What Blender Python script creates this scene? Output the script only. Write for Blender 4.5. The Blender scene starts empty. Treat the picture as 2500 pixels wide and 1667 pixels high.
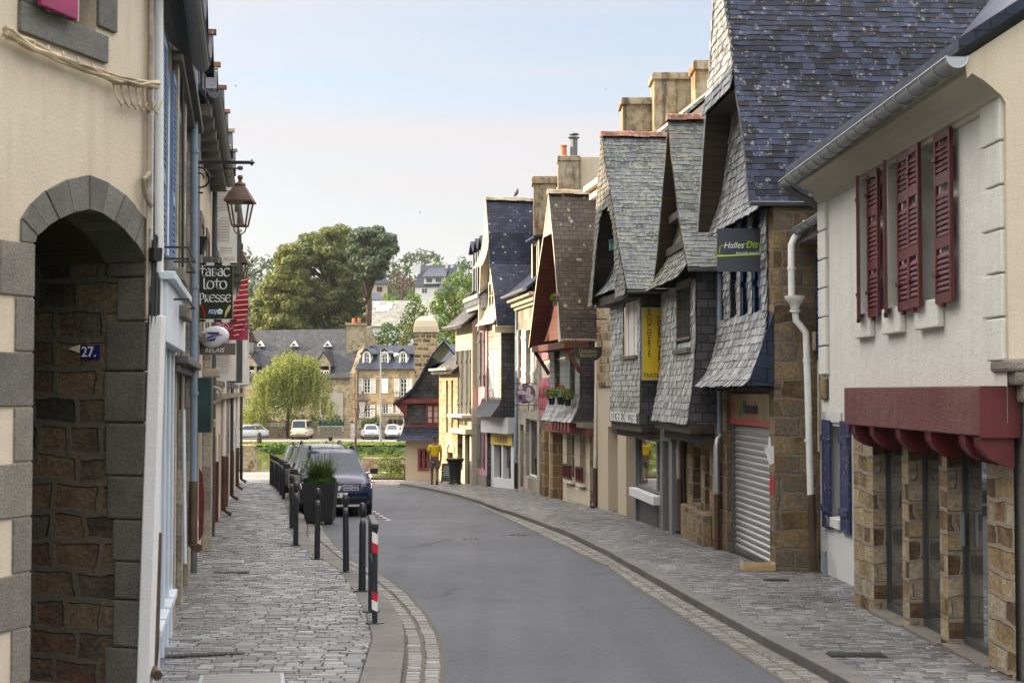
import bpy, bmesh, math, random
from mathutils import Vector, Matrix, noise as mnoise
R = math.radians
scene = bpy.context.scene
COL = scene.collection
# ---------------------------------------------------------------- camera
cd = bpy.data.cameras.new('camera'); cam = bpy.data.objects.new('camera', cd); COL.objects.link(cam)
PITCH = math.atan((957 - 833.5) / 3472.2)
CAMH = 2.15
cam.location = (0, 0, CAMH); cam.rotation_euler = (math.pi / 2 + PITCH, 0, 0)
cd.lens = 50; cd.sensor_width = 36; cd.clip_start = .1; cd.clip_end = 6000
cd.dof.use_dof = True; cd.dof.focus_distance = 36; cd.dof.aperture_fstop = 4.0
scene.camera = cam
# ---------------------------------------------------------------- light
SUN_EL, SUN_AZ = R(20.5), R(10)          # azimuth measured from -x towards +y
sun_dir = Vector((-math.cos(SUN_EL) * math.cos(SUN_AZ), math.cos(SUN_EL) * math.sin(SUN_AZ), math.sin(SUN_EL)))
ld = bpy.data.lights.new('sun', 'SUN'); sun = bpy.data.objects.new('sun', ld); COL.objects.link(sun)
ld.energy = 3.5; ld.angle = R(.5); ld.color = (1, .81, .56)
sun.rotation_euler = sun_dir.to_track_quat('Z', 'Y').to_euler(); sun.location = (-60, 20, 60)
scene.view_settings.view_transform = 'Standard'; scene.view_settings.look = 'None'
scene.view_settings.gamma = 1; scene.view_settings.exposure = 1.75
scene.cycles.use_denoising = True
try: scene.cycles.denoising_prefilter = 'NONE'
except Exception: pass
scene.cycles.max_bounces = 6; scene.cycles.diffuse_bounces = 4; scene.cycles.glossy_bounces = 3
scene.cycles.transmission_bounces = 4; scene.cycles.transparent_max_bounces = 8
scene.cycles.caustics_reflective = False; scene.cycles.caustics_refractive = False
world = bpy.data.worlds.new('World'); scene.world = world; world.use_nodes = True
wt = world.node_tree; wt.nodes.clear()
def wn(t, **k):
    n = wt.nodes.new(t)
    for a, b in k.items(): setattr(n, a, b)
    return n
wsky = wn('ShaderNodeTexSky', sky_type='NISHITA', sun_disc=False, sun_elevation=SUN_EL,
          sun_rotation=math.atan2(sun_dir.x, sun_dir.y), altitude=20, air_density=1.0, dust_density=1.6, ozone_density=1.2)
wtc = wn('ShaderNodeTexCoord')
wmap = wn('ShaderNodeMapping'); wmap.inputs['Scale'].default_value = (.7, 1.1, 7.5); wmap.inputs['Location'].default_value = (.35, .2, .62)
wno = wn('ShaderNodeTexNoise'); wno.inputs['Scale'].default_value = 1.35; wno.inputs['Detail'].default_value = 6; wno.inputs['Roughness'].default_value = .5
wramp = wn('ShaderNodeValToRGB'); wramp.color_ramp.elements[0].position = .42; wramp.color_ramp.elements[1].position = .62
wramp.color_ramp.elements[0].color = (.1, .1, .1, 1); wramp.color_ramp.elements[1].color = (.92, .92, .92, 1)
wmix = wn('ShaderNodeMix', data_type='RGBA'); wmix.inputs[7].default_value = (3.5, 3.2, 3.15, 1)
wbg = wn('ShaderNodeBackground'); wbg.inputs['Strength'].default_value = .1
wout = wn('ShaderNodeOutputWorld')
L = wt.links.new
L(wtc.outputs['Generated'], wmap.inputs[0]); L(wmap.outputs[0], wno.inputs['Vector']); L(wno.outputs['Fac'], wramp.inputs[0])
# added fill: sky brightened and warmed overhead, out of view, to lift street shade
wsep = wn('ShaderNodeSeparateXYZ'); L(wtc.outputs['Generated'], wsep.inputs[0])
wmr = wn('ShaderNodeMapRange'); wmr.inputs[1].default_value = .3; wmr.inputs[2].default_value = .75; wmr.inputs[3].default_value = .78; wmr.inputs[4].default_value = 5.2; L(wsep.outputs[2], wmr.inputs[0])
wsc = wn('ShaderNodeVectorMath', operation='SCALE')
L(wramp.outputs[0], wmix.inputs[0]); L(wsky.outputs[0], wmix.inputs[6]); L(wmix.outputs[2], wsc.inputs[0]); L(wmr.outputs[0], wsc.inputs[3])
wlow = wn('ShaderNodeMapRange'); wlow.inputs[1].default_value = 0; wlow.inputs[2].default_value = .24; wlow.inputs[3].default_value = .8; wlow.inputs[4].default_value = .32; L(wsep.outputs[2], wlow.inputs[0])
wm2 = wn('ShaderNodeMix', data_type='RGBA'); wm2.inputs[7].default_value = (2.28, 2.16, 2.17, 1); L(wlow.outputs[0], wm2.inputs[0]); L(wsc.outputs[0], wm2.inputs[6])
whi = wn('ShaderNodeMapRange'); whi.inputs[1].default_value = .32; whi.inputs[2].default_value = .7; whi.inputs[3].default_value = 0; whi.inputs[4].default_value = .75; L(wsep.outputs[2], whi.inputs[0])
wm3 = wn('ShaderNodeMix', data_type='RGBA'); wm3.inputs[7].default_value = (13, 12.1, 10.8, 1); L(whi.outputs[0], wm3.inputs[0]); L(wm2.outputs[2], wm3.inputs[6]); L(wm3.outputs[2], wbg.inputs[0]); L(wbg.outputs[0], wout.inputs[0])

# ---------------------------------------------------------------- measuring helpers
FPX = 3472.2; SLOPE = 87 / FPX
def GZ(y, up=0.): return -SLOPE * y + up           # the street falls gently towards the river
def at(u, v, Y):                                    # measured photo point -> real point at distance Y
    a = (u - 1250) / FPX; b = (833.5 - v) / FPX
    yy = math.cos(PITCH) - b * math.sin(PITCH); zz = math.sin(PITCH) + b * math.cos(PITCH)
    k = Y / yy
    return Vector((a * k, Y, CAMH + zz * k))
def onground(u, v, up=0.):
    a = (u - 1250) / FPX; b = (833.5 - v) / FPX
    yy = math.cos(PITCH) - b * math.sin(PITCH); zz = math.sin(PITCH) + b * math.cos(PITCH)
    k = (CAMH - up) / (-zz - SLOPE * yy)
    return Vector((a * k, yy * k, GZ(yy * k, up)))
class Frame:
    """facade frame: a along the facade from A to B, b into the building, z up"""
    def __init__(s, A, B, side):
        s.A = Vector((A[0], A[1], 0)); d = Vector((B[0] - A[0], B[1] - A[1], 0)); s.w = d.length; s.t = d / s.w
        s.n = Vector((s.t.y, -s.t.x, 0)) if side == 'R' else Vector((-s.t.y, s.t.x, 0)); s.side = side
    def p(s, a, b, z): 
        q = s.A + s.t * a + s.n * b; return Vector((q.x, q.y, z))
    def uv(s, u, v, b=0.):                          # photo point -> (a, z) on the plane at depth b
        a_ = (u - 1250) / FPX; b_ = (833.5 - v) / FPX
        d = Vector((a_, math.cos(PITCH) - b_ * math.sin(PITCH), math.sin(PITCH) + b_ * math.cos(PITCH)))
        o = Vector((0, 0, CAMH)); k = ((s.A + s.n * b) - o).dot(s.n) / d.dot(s.n); q = o + d * k
        return ((q - s.A).dot(s.t), q.z)
    def a(s, u, b=0., v=900): return s.uv(u, v, b)[0]
    def z(s, u, v, b=0.): return s.uv(u, v, b)[1]
def sub(F, da, b, w): return Frame(F.p(da, b, 0), F.p(da + w, b, 0), F.side)

# ---------------------------------------------------------------- mesh builder
ORG = {}
class MB:
    def __init__(s): s.v = []; s.f = []; s.uv = []; s.m = []
    def face(s, pts, mi=0, uv=None):
        i = len(s.v); s.v.extend([tuple(p) for p in pts]); s.f.append(tuple(range(i, i + len(pts)))); s.m.append(mi); s.uv.append(uv)
    def hexa(s, p, mi=0, skip=()):                  # p: 4 bottom, 4 top (same winding)
        q = [(p[3], p[2], p[1], p[0]), (p[4], p[5], p[6], p[7]), (p[0], p[1], p[5], p[4]), (p[1], p[2], p[6], p[5]), (p[2], p[3], p[7], p[6]), (p[3], p[0], p[4], p[7])]
        for k, f in enumerate(q):
            if k not in skip: s.face(f, mi)
    def box(s, x0, x1, y0, y1, z0, z1, mi=0, M=None):
        p = [Vector(c) for c in ((x0, y0, z0), (x1, y0, z0), (x1, y1, z0), (x0, y1, z0), (x0, y0, z1), (x1, y0, z1), (x1, y1, z1), (x0, y1, z1))]
        if M: p = [M @ c for c in p]
        s.hexa(p, mi)
    def fb(s, F, a0, a1, b0, b1, z0, z1, mi=0):     # box in a facade frame
        p = [F.p(a, b, z0) for a, b in ((a0, b0), (a1, b0), (a1, b1), (a0, b1))]; q = [Vector((c.x, c.y, z1)) for c in p]
        if F.side == 'L': p = p[::-1]; q = q[::-1]
        else: p = p[::-1]; q = q[::-1]
        s.hexa(p + q, mi)
    def bar(s, p0, p1, w, h=None, mi=0, up=Vector((0, 0, 1))):
        p0 = Vector(p0); p1 = Vector(p1); d = (p1 - p0).normalized(); h = h or w
        x = d.cross(up)
        if x.length < 1e-3: x = d.cross(Vector((1, 0, 0)))
        x.normalize(); y = x.cross(d).normalized()
        c = [(-1, -1), (1, -1), (1, 1), (-1, 1)]
        s.hexa([p0 + x * (i * w / 2) + y * (j * h / 2) for i, j in c] + [p1 + x * (i * w / 2) + y * (j * h / 2) for i, j in c], mi)
    def tube(s, path, r, n=8, mi=0, cap=True):
        path = [Vector(p) for p in path]; rings = []; px = None
        for i, p in enumerate(path):
            d = (path[min(i + 1, len(path) - 1)] - path[max(i - 1, 0)]).normalized()
            if px is None:
                x = d.cross(Vector((0, 0, 1)))
                if x.length < 1e-2: x = d.cross(Vector((0, 1, 0)))
            else: x = px - d * px.dot(d)
            x.normalize(); px = x; y = d.cross(x); rr = r[i] if isinstance(r, (list, tuple)) else r
            rings.append([p + x * (rr * math.cos(2 * math.pi * k / n)) + y * (rr * math.sin(2 * math.pi * k / n)) for k in range(n)])
        for i in range(len(rings) - 1):
            for k in range(n): s.face((rings[i][k], rings[i][(k + 1) % n], rings[i + 1][(k + 1) % n], rings[i + 1][k]), mi)
        if cap: s.face(rings[0][::-1], mi); s.face(rings[-1], mi)
    def lathe(s, prof, n=16, c=(0, 0, 0), mi=0, M=None):   # prof: (r, z)
        c = Vector(c)
        def P(r, z, k):
            q = Vector((r * math.cos(2 * math.pi * k / n), r * math.sin(2 * math.pi * k / n), z))
            return (M @ q if M else q) + c
        for (r0, z0), (r1, z1) in zip(prof, prof[1:]):
            for k in range(n):
                if r0 < 1e-5: s.face((P(0, z0, 0), P(r1, z1, k + 1), P(r1, z1, k)), mi)
                elif r1 < 1e-5: s.face((P(r0, z0, k), P(r0, z0, k + 1), P(0, z1, 0)), mi)
                else: s.face((P(r0, z0, k), P(r0, z0, k + 1), P(r1, z1, k + 1), P(r1, z1, k)), mi)
    def strip(s, A, B, mi=0):
        for i in range(len(A) - 1): s.face((A[i], A[i + 1], B[i + 1], B[i]), mi)
    def build(s, name, mats, parent=None, smooth=False, bevel=0, loc=None):
        org = Vector((0, 0, 0))
        if parent is not None:
            org = ORG.get(parent.name, Vector((0, 0, 0)))
        elif loc is not None: org = Vector(loc)
        me = bpy.data.meshes.new(name)
        me.from_pydata([(v[0] - org.x, v[1] - org.y, v[2] - org.z) for v in s.v], [], s.f)
        mats = mats if isinstance(mats, (list, tuple)) else [mats]
        for m in mats: me.materials.append(m)
        ul = me.uv_layers.new(name='UVMap'); li = 0; ud = ul.data
        for fi, f in enumerate(s.f):
            u = s.uv[fi]
            if u is None:
                P = [Vector(s.v[i]) for i in f]; nn = Vector((0, 0, 0))
                for i in range(len(P)): nn += P[i].cross(P[(i + 1) % len(P)])
                if nn.length < 1e-12: nn = Vector((0, 0, 1))
                nn.normalize()
                if abs(nn.z) > .97: u = [(p.x, p.y) for p in P]
                else:
                    U = Vector((0, 0, 1)).cross(nn).normalized(); V = nn.cross(U)
                    u = [(p.dot(U), p.dot(V)) for p in P]
            for k in range(len(f)): ud[li].uv = u[k]; li += 1
        for i, p in enumerate(me.polygons): p.material_index = s.m[i]
        o = bpy.data.objects.new(name, me); COL.objects.link(o)
        if smooth:
            bm = bmesh.new(); bm.from_mesh(me); bmesh.ops.remove_doubles(bm, verts=bm.verts, dist=1e-4)
            bmesh.ops.recalc_face_normals(bm, faces=bm.faces); bm.to_mesh(me); bm.free()
            for p in me.polygons: p.use_smooth = True
            me.set_sharp_from_angle(angle=R(38 if smooth is True else smooth))
        if bevel:
            md = o.modifiers.new('bevel', 'BEVEL'); md.width = bevel; md.segments = 2; md.limit_method = 'ANGLE'
            bm = bmesh.new(); bm.from_mesh(me); bmesh.ops.remove_doubles(bm, verts=bm.verts, dist=1e-4); bm.to_mesh(me); bm.free()
        if parent is not None:
            o.parent = parent; ORG[o.name] = org
        else:
            o.location = org; ORG[o.name] = org
        return o
def _parts(s):
    par = list(range(len(s.f))); own = {}
    def fd(i):
        while par[i] != i: par[i] = par[par[i]]; i = par[i]
        return i
    for i, f in enumerate(s.f):
        for v in f:
            k = tuple(round(c, 4) for c in s.v[v])
            if k in own: par[fd(i)] = fd(own[k])
            else: own[k] = i
    out = {}
    for i, f in enumerate(s.f):
        m = out.setdefault(fd(i), MB()); m.face([s.v[v] for v in f], s.m[i], s.uv[i])
    return list(out.values())
def build_each(s, name, mats, parent, **k):          # every separate piece becomes a part of its own
    for m in _parts(s): o = m.build(name, mats, parent, **k)
    return o
def thing(name, label, cat, loc=(0, 0, 0), group=None):
    o = bpy.data.objects.new(name, None); COL.objects.link(o); o.location = loc; o.empty_display_size = .2
    o['label'] = label; o['category'] = cat
    if group: o['group'] = group
    ORG[o.name] = Vector(loc); return o
def tag(o, label, cat, group=None):
    o['label'] = label; o['category'] = cat
    if group: o['group'] = group
    return o
def kind(o, k): o['kind'] = k; return o
def copy_tree(o, parent=None):
    c = o.copy(); COL.objects.link(c)
    if parent is not None: c.parent = parent
    for ch in list(o.children): copy_tree(ch, c)
    return c
def text_mb(txt, size, M, depth=.004, shear=0., align='CENTER', sx=1.):
    """lettering turned into a mesh; M maps local xy(text plane) to the world"""
    cu = bpy.data.curves.new('t', 'FONT'); cu.body = txt; cu.size = size; cu.align_x = align; cu.align_y = 'CENTER'; cu.extrude = depth; cu.shear = shear; cu.resolution_u = 3
    o = bpy.data.objects.new('t', cu); COL.objects.link(o); bpy.context.view_layer.update()
    dg = bpy.context.evaluated_depsgraph_get(); me = bpy.data.meshes.new_from_object(o.evaluated_get(dg))
    mb = MB(); vs = [M @ Vector((v.co.x * sx, v.co.y, v.co.z)) for v in me.vertices]
    for p in me.polygons: mb.face([vs[i] for i in p.vertices])
    bpy.data.objects.remove(o); bpy.data.curves.remove(cu); bpy.data.meshes.remove(me)
    return mb
def planeM(o, x, y):
    x = Vector(x).normalized(); y = Vector(y).normalized(); z = x.cross(y)
    return Matrix(((x.x, y.x, z.x, o[0]), (x.y, y.y, z.y, o[1]), (x.z, y.z, z.z, o[2]), (0, 0, 0, 1)))
# ---------------------------------------------------------------- materials
def S(r, g, b):
    f = lambda c: (c / 255 / 12.92) if c / 255 <= .04045 else ((c / 255 + .055) / 1.055) ** 2.4
    return (f(r), f(g), f(b), 1)
class NT:
    def __init__(s, name):
        s.m = bpy.data.materials.new(name); s.m.use_nodes = True; s.t = s.m.node_tree; s.t.nodes.clear()
        s.out = s.t.nodes.new('ShaderNodeOutputMaterial'); s.bs = s.t.nodes.new('ShaderNodeBsdfPrincipled'); s.lk(s.bs.outputs[0], s.out.inputs[0])
        s.tc = s.t.nodes.new('ShaderNodeTexCoord')
    def lk(s, a, b): s.t.links.new(a, b)
    def n(s, t, props=None, **ins):
        q = s.t.nodes.new('ShaderNode' + t)
        for k, v in (props or {}).items(): setattr(q, k, v)
        for k, v in ins.items():
            k2 = int(k[1:]) if k[0] == '_' else k.replace('_', ' ')
            if isinstance(v, bpy.types.NodeSocket): s.lk(v, q.inputs[k2])
            else: q.inputs[k2].default_value = v
        return q
    def vec(s, uv=True, scale=(1, 1, 1), loc=(0, 0, 0)):
        return s.n('Mapping', _0=s.tc.outputs['UV' if uv else 'Object'], Scale=scale, Location=loc).outputs[0]
    def noise(s, vec, scale, detail=4, rough=.55, dist=0.):
        return s.n('TexNoise', Vector=vec, Scale=scale, Detail=detail, Roughness=rough, Distortion=dist).outputs['Fac']
    def ramp(s, fac, stops, interp='LINEAR'):
        q = s.n('ValToRGB', _0=fac); e = q.color_ramp.elements; q.color_ramp.interpolation = interp
        while len(e) < len(stops): e.new(.5)
        for k, (p, c) in enumerate(stops): e[k].position = p; e[k].color = c if len(c) == 4 else (*c, 1)
        return q.outputs[0]
    def mix(s, fac, a, b, mode='MIX'): 
        q = s.n('Mix', dict(data_type='RGBA', blend_type=mode)); 
        for i, v in ((0, fac), (6, a), (7, b)):
            if isinstance(v, bpy.types.NodeSocket): s.lk(v, q.inputs[i])
            else: q.inputs[i].default_value = v
        return q.outputs[2]
    def math(s, op, a, b=0.): return s.n('Math', dict(operation=op), _0=a, _1=b).outputs[0]
    def bump(s, h, st=.3, d=.02): s.lk(s.n('Bump', Strength=st, Distance=d, Height=h).outputs[0], s.bs.inputs['Normal'])
    def fin(s, col, rough=.6, spec=.5, metal=0., coat=0.):
        for k, v in (('Base Color', col), ('Roughness', rough), ('Specular IOR Level', spec), ('Metallic', metal), ('Coat Weight', coat)):
            if isinstance(v, bpy.types.NodeSocket): s.lk(v, s.bs.inputs[k])
            else: s.bs.inputs[k].default_value = v
        return s.m
W1 = (1, 1, 1, 1); K0 = (0, 0, 0, 1)
MC = {}
def cached(fn):
    def g(*a, **k):
        key = fn.__name__ + repr(a) + repr(sorted(k.items()))
        if key not in MC: MC[key] = fn(*a, **k)
        return MC[key]
    return g
@cached
def m_paint(name, col, rough=.5, var=.12, bump=.15, wear=0., spec=.4):
    t = NT(name); v = t.vec(False); a = t.noise(v, 3, 5); b = t.noise(v, 60, 3)
    d = tuple(c * (1 - var * 2) for c in col[:3]) + (1,); l = tuple(min(1, c * (1 + var)) for c in col[:3]) + (1,)
    c = t.ramp(a, [(.3, d), (.7, l)])
    if wear: c = t.mix(t.ramp(t.noise(v, 14, 6, .7), [(.62 - wear * .2, K0), (.68 - wear * .2, W1)]), c, (.3, .29, .27, 1))
    t.bump(b, bump, .004)
    return t.fin(c, t.n('MapRange', _0=a, _1=0, _2=1, _3=rough - .12, _4=min(1, rough + .12)).outputs[0], spec)
@cached
def m_metal(name, col, rough=.35, metal=.9):
    t = NT(name); a = t.noise(t.vec(False), 8, 6, .6)
    c = t.mix(a, tuple(x * .75 for x in col[:3]) + (1,), col)
    return t.fin(c, t.n('MapRange', _0=a, _1=0, _2=1, _3=rough - .1, _4=rough + .15).outputs[0], .5, metal)
@cached
def m_stucco(name, col, dirt=(.2, .17, .13, 1), amt=.5, streak=.5, bump=.35):
    t = NT(name); uv = t.vec(); big = t.noise(uv, .7, 5, .6); st = t.noise(t.vec(True, (5, .35, 1)), 1.2, 5, .6); fine = t.noise(uv, 45, 4, .6)
    c = t.mix(t.ramp(big, [(.35, K0), (.75, (amt,) * 3 + (1,))]), col, tuple(a * .6 + b * .4 for a, b in zip(col, dirt)))
    c = t.mix(t.ramp(st, [(.5, K0), (.8, (streak,) * 3 + (1,))]), c, tuple(a * .45 + b * .55 for a, b in zip(col, dirt)))
    c = t.mix(t.ramp(fine, [(.3, (.88, .88, .88, 1)), (.7, W1)]), K0, c, 'MULTIPLY') if False else t.mix(.25, c, t.mix(fine, K0, c))
    t.bump(t.math('ADD', fine, t.math('MULTIPLY', t.noise(uv, 6, 4), 1.5)), bump, .012)
    return t.fin(c, .85, .25)
@cached
def m_rubble(name, cols, size=(.42, .24), mortar=(.3, .26, .2, 1), mw=.05, seed=0, bump=.7):
    """irregular coursed stone from warped cells"""
    t = NT(name); uv = t.vec(True, (1, 1, 1), (seed * 3.7, seed * 1.9, 0))
    w = t.n('TexNoise', Vector=uv, Scale=2.6, Detail=2.5).outputs['Color']
    wv = t.n('VectorMath', dict(operation='MULTIPLY_ADD'), _0=w, _1=(.2, .12, 0), _2=uv).outputs[0]
    br = t.n('TexBrick', dict(offset=.5, offset_frequency=2, squash=.72, squash_frequency=3), Vector=wv, Scale=1., Mortar_Size=mw * .35, Mortar_Smooth=.35, Brick_Width=size[0], Row_Height=size[1], Color1=K0, Color2=W1, Mortar=(.5, .5, .5, 1), Bias=0.)
    fac = br.outputs['Fac']; rnd = t.n('SeparateColor', _0=br.outputs['Color']).outputs[0]
    n1 = t.noise(uv, 3.5, 5, .65); n2 = t.noise(uv, 22, 5, .65)
    k = len(cols); c = t.ramp(t.math('ADD', t.math('MULTIPLY', rnd, .72), t.math('MULTIPLY', t.math('SUBTRACT', n1, .5), .9)), [(i / max(1, k - 1) * .8 + .02, cc) for i, cc in enumerate(cols)])
    c = t.mix(t.ramp(n2, [(.3, (.55, .55, .55, 1)), (.62, W1)]), K0, c, 'MIX') if False else t.mix(1., c, t.ramp(n2, [(.28, (.5, .5, .5, 1)), (.6, (1.12, 1.12, 1.12, 1))]), 'MULTIPLY')
    c = t.mix(fac, c, t.mix(n2, tuple(x * .7 for x in mortar[:3]) + (1,), mortar))
    h = t.math('ADD', t.math('MULTIPLY', t.math('SUBTRACT', 1., fac), 1.), t.math('MULTIPLY', n2, .8))
    t.bump(h, bump, .03)
    return t.fin(c, .88, .2)
@cached
def m_slate_tex(name, c1, c2, lich=.3, lcol=(.42, .42, .32, 1), size=(.24, .13), rough=.42, mort=.03):
    """distant slate, one face per slope"""
    t = NT(name); uv = t.vec(); v3 = t.vec(False)
    br = t.n('TexBrick', dict(offset=.5), Vector=uv, Scale=1., Mortar_Size=mort * .3, Mortar_Smooth=.1, Brick_Width=size[0], Row_Height=size[1], Color1=c1, Color2=c2, Mortar=tuple(x * .35 for x in c1[:3]) + (1,), Bias=-.1)
    n = t.noise(v3, 1.3, 6, .65); n2 = t.noise(v3, 9, 5, .7)
    c = t.mix(t.ramp(n, [(.35, (.6, .6, .6, 1)), (.65, (1.2, 1.2, 1.2, 1))]), K0, br.outputs['Color'], 'MIX') if False else t.mix(1., br.outputs['Color'], t.ramp(n, [(.3, (.6, .6, .62, 1)), (.68, (1.25, 1.25, 1.25, 1))]), 'MULTIPLY')
    vo = t.n('TexVoronoi', dict(feature='F1'), Vector=v3, Scale=4.2, Randomness=1.); sp = t.math('ADD', vo.outputs['Distance'], t.math('MULTIPLY', n2, .5))
    k = t.math('MULTIPLY', t.ramp(sp, [(.28 + .2 * lich, W1), (.36 + .2 * lich, K0)]), t.ramp(n, [(.62 - lich * .35, K0), (.72 - lich * .3, W1)]))
    k = t.math('MAXIMUM', k, t.ramp(n2, [(.74 - lich * .16, K0), (.8 - lich * .14, (.75, .75, .75, 1))]))
    c = t.mix(k, c, lcol)
    t.bump(t.math('ADD', t.math('SUBTRACT', 1., br.outputs['Fac']), t.math('MULTIPLY', n2, .4)), .5, .015)
    return t.fin(c, t.math('ADD', t.math('MULTIPLY', k, .4), rough), .25)
@cached
def m_slate(name, cols, lich=.3, lcol=(.42, .42, .32, 1), lsc=4.2, rough=.4, fine=.5, moss=0., spec=.28):
    """single slates: colour per piece, lichen over them"""
    t = NT(name); v3 = t.vec(False); rnd = t.n('NewGeometry').outputs['Random Per Island']
    k = len(cols); n = t.noise(v3, 1.1, 6, .65); n2 = t.noise(v3, 11, 6, .7); n3 = t.noise(v3, 40, 3, .6)
    c = t.ramp(t.math('ADD', t.math('MULTIPLY', rnd, .8), t.math('MULTIPLY', t.math('SUBTRACT', n, .5), .8)), [(i / (k - 1), cc) for i, cc in enumerate(cols)])
    c = t.mix(1., c, t.ramp(n3, [(.3, (.72, .72, .72, 1)), (.7, (1.2, 1.2, 1.2, 1))]), 'MULTIPLY')
    vo = t.n('TexVoronoi', dict(feature='F1'), Vector=v3, Scale=lsc, Randomness=1.); sp = t.math('ADD', vo.outputs['Distance'], t.math('MULTIPLY', n2, .55))
    m = t.math('MULTIPLY', t.ramp(sp, [(.4 + .2 * lich, W1), (.47 + .2 * lich, K0)]), t.ramp(t.noise(v3, .9, 3), [(.62 - lich * .35, K0), (.7 - lich * .3, W1)]))
    m = t.math('MAXIMUM', m, t.ramp(n2, [(.66 - fine * .16, K0), (.7 - fine * .13, (.85, .85, .85, 1))]))
    c = t.mix(t.math('MULTIPLY', m, min(1., lich * 3)), c, t.mix(n3, tuple(x * .7 for x in lcol[:3]) + (1,), lcol))
    if moss: c = t.mix(t.ramp(t.noise(v3, 2.1, 5, .7), [(.7 - moss * .3, K0), (.8 - moss * .25, (.8, .8, .8, 1))]), c, (.16, .115, .03, 1))
    t.bump(t.math('ADD', n2, n3), .35, .006)
    return t.fin(c, t.math('ADD', t.math('MULTIPLY', m, .35), rough), spec)
@cached
def m_sett(name, cols, rough=.5):
    t = NT(name); v3 = t.vec(False); rnd = t.n('NewGeometry').outputs['Random Per Island']; n = t.noise(v3, .55, 4); n2 = t.noise(v3, 30, 5, .65)
    k = len(cols); c = t.ramp(t.math('ADD', t.math('MULTIPLY', rnd, .8), t.math('MULTIPLY', t.math('SUBTRACT', n, .42), .7)), [(i / (k - 1), cc) for i, cc in enumerate(cols)])
    c = t.mix(1., c, t.ramp(n2, [(.3, (.6, .6, .6, 1)), (.68, (1.15, 1.15, 1.15, 1))]), 'MULTIPLY'); t.bump(n2, .6, .01)
    return t.fin(c, t.n('MapRange', _0=n2, _1=.2, _2=.8, _3=rough - .12, _4=rough + .25).outputs[0], .5)
@cached
def m_granite(name, col, col2, joint=0., jw=.9, jh=.45, bump=.5, rough=.8):
    t = NT(name); uv = t.vec(); v3 = t.vec(False); n = t.noise(v3, 2.5, 6, .65); n2 = t.noise(v3, 70, 3, .7); rnd = t.n('NewGeometry').outputs['Random Per Island']
    c = t.mix(t.ramp(t.math('ADD', t.math('MULTIPLY', n, .8), t.math('MULTIPLY', rnd, .3)), [(.3, K0), (.8, W1)]), col, col2)
    c = t.mix(1., c, t.ramp(n2, [(.32, (.55, .55, .55, 1)), (.62, (1.15, 1.15, 1.15, 1))]), 'MULTIPLY')
    if joint:
        br = t.n('TexBrick', dict(offset=.5), Vector=uv, Scale=1., Mortar_Size=.008, Brick_Width=jw, Row_Height=jh, Color1=(.8, .8, .8, 1), Color2=W1, Mortar=(.4, .38, .34, 1))
        c = t.mix(joint, c, br.outputs['Color'], 'MULTIPLY')
    t.bump(t.math('ADD', n, n2), bump, .01)
    return t.fin(c, rough, .3)
@cached
def m_wood(name, c1, c2, plank=.12, rough=.65, horiz=True):
    t = NT(name); sc = (1.2, 14, 1) if horiz else (14, 1.2, 1)
    g = t.noise(t.vec(True, sc), 2, 6, .6, .4); br = t.n('TexBrick', dict(offset=.37), Vector=t.vec() if horiz else t.n('Mapping', _0=t.tc.outputs['UV'], Rotation=(0, 0, R(90))).outputs[0], Scale=1., Mortar_Size=.005, Brick_Width=3.1, Row_Height=plank, Color1=(.8, .8, .8, 1), Color2=W1, Mortar=(.12, .12, .12, 1))
    c = t.mix(g, c1, c2); c = t.mix(1., c, br.outputs['Color'], 'MULTIPLY'); t.bump(t.math('SUBTRACT', g, br.outputs['Fac']), .4, .006)
    return t.fin(c, rough, .3)
@cached
def m_glass(name, col=(.016, .02, .024, 1), rough=.04, spec=.5):
    t = NT(name); n = t.noise(t.vec(False), 1.7, 2); t.bump(n, .01, .03)
    return t.fin(t.mix(n, tuple(x * .6 for x in col[:3]) + (1,), col), rough, spec, 0., 1. if spec >= 1 else 0.)
@cached
def m_leaf(name, cols, trans=.35, rough=.55):
    t = NT(name); rnd = t.n('NewGeometry').outputs['Random Per Island']; n = t.noise(t.vec(False), .45, 3)
    k = len(cols); c = t.ramp(t.math('ADD', t.math('MULTIPLY', rnd, .75), t.math('MULTIPLY', t.math('SUBTRACT', n, .4), .8)), [(i / (k - 1), cc) for i, cc in enumerate(cols)])
    t.fin(c, rough, .3); tr = t.n('BsdfTranslucent', Color=t.mix(1., c, (1.25, 1.3, .6, 1), 'MULTIPLY')); mx = t.n('MixShader', _0=trans, _1=t.bs.outputs[0], _2=tr.outputs[0]); t.lk(mx.outputs[0], t.out.inputs[0])
    return t.m
def m_stained():
    t = NT('stained_render'); v = t.vec(False); a = t.noise(v, 1.1, 6, .65); b = t.noise(v, 3.2, 6, .7); s_ = t.noise(t.vec(False, (4, 4, .5)), 1.2, 5, .6); f = t.noise(v, 14, 5, .7)
    c = t.ramp(b, [(.32, (.1, .085, .06, 1)), (.46, (.27, .225, .15, 1)), (.6, (.38, .33, .24, 1)), (.72, (.3, .29, .24, 1))])
    c = t.mix(t.ramp(a, [(.5, K0), (.62, (.8, .8, .8, 1))]), c, (.26, .12, .03, 1)); c = t.mix(t.ramp(s_, [(.5, K0), (.66, (.85, .85, .85, 1))]), c, (.055, .05, .042, 1))
    c = t.mix(t.ramp(f, [(.62, K0), (.68, (.7, .7, .7, 1))]), c, (.36, .34, .27, 1)); t.bump(f, .5, .02); return t.fin(c, .9, .15)
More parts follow.
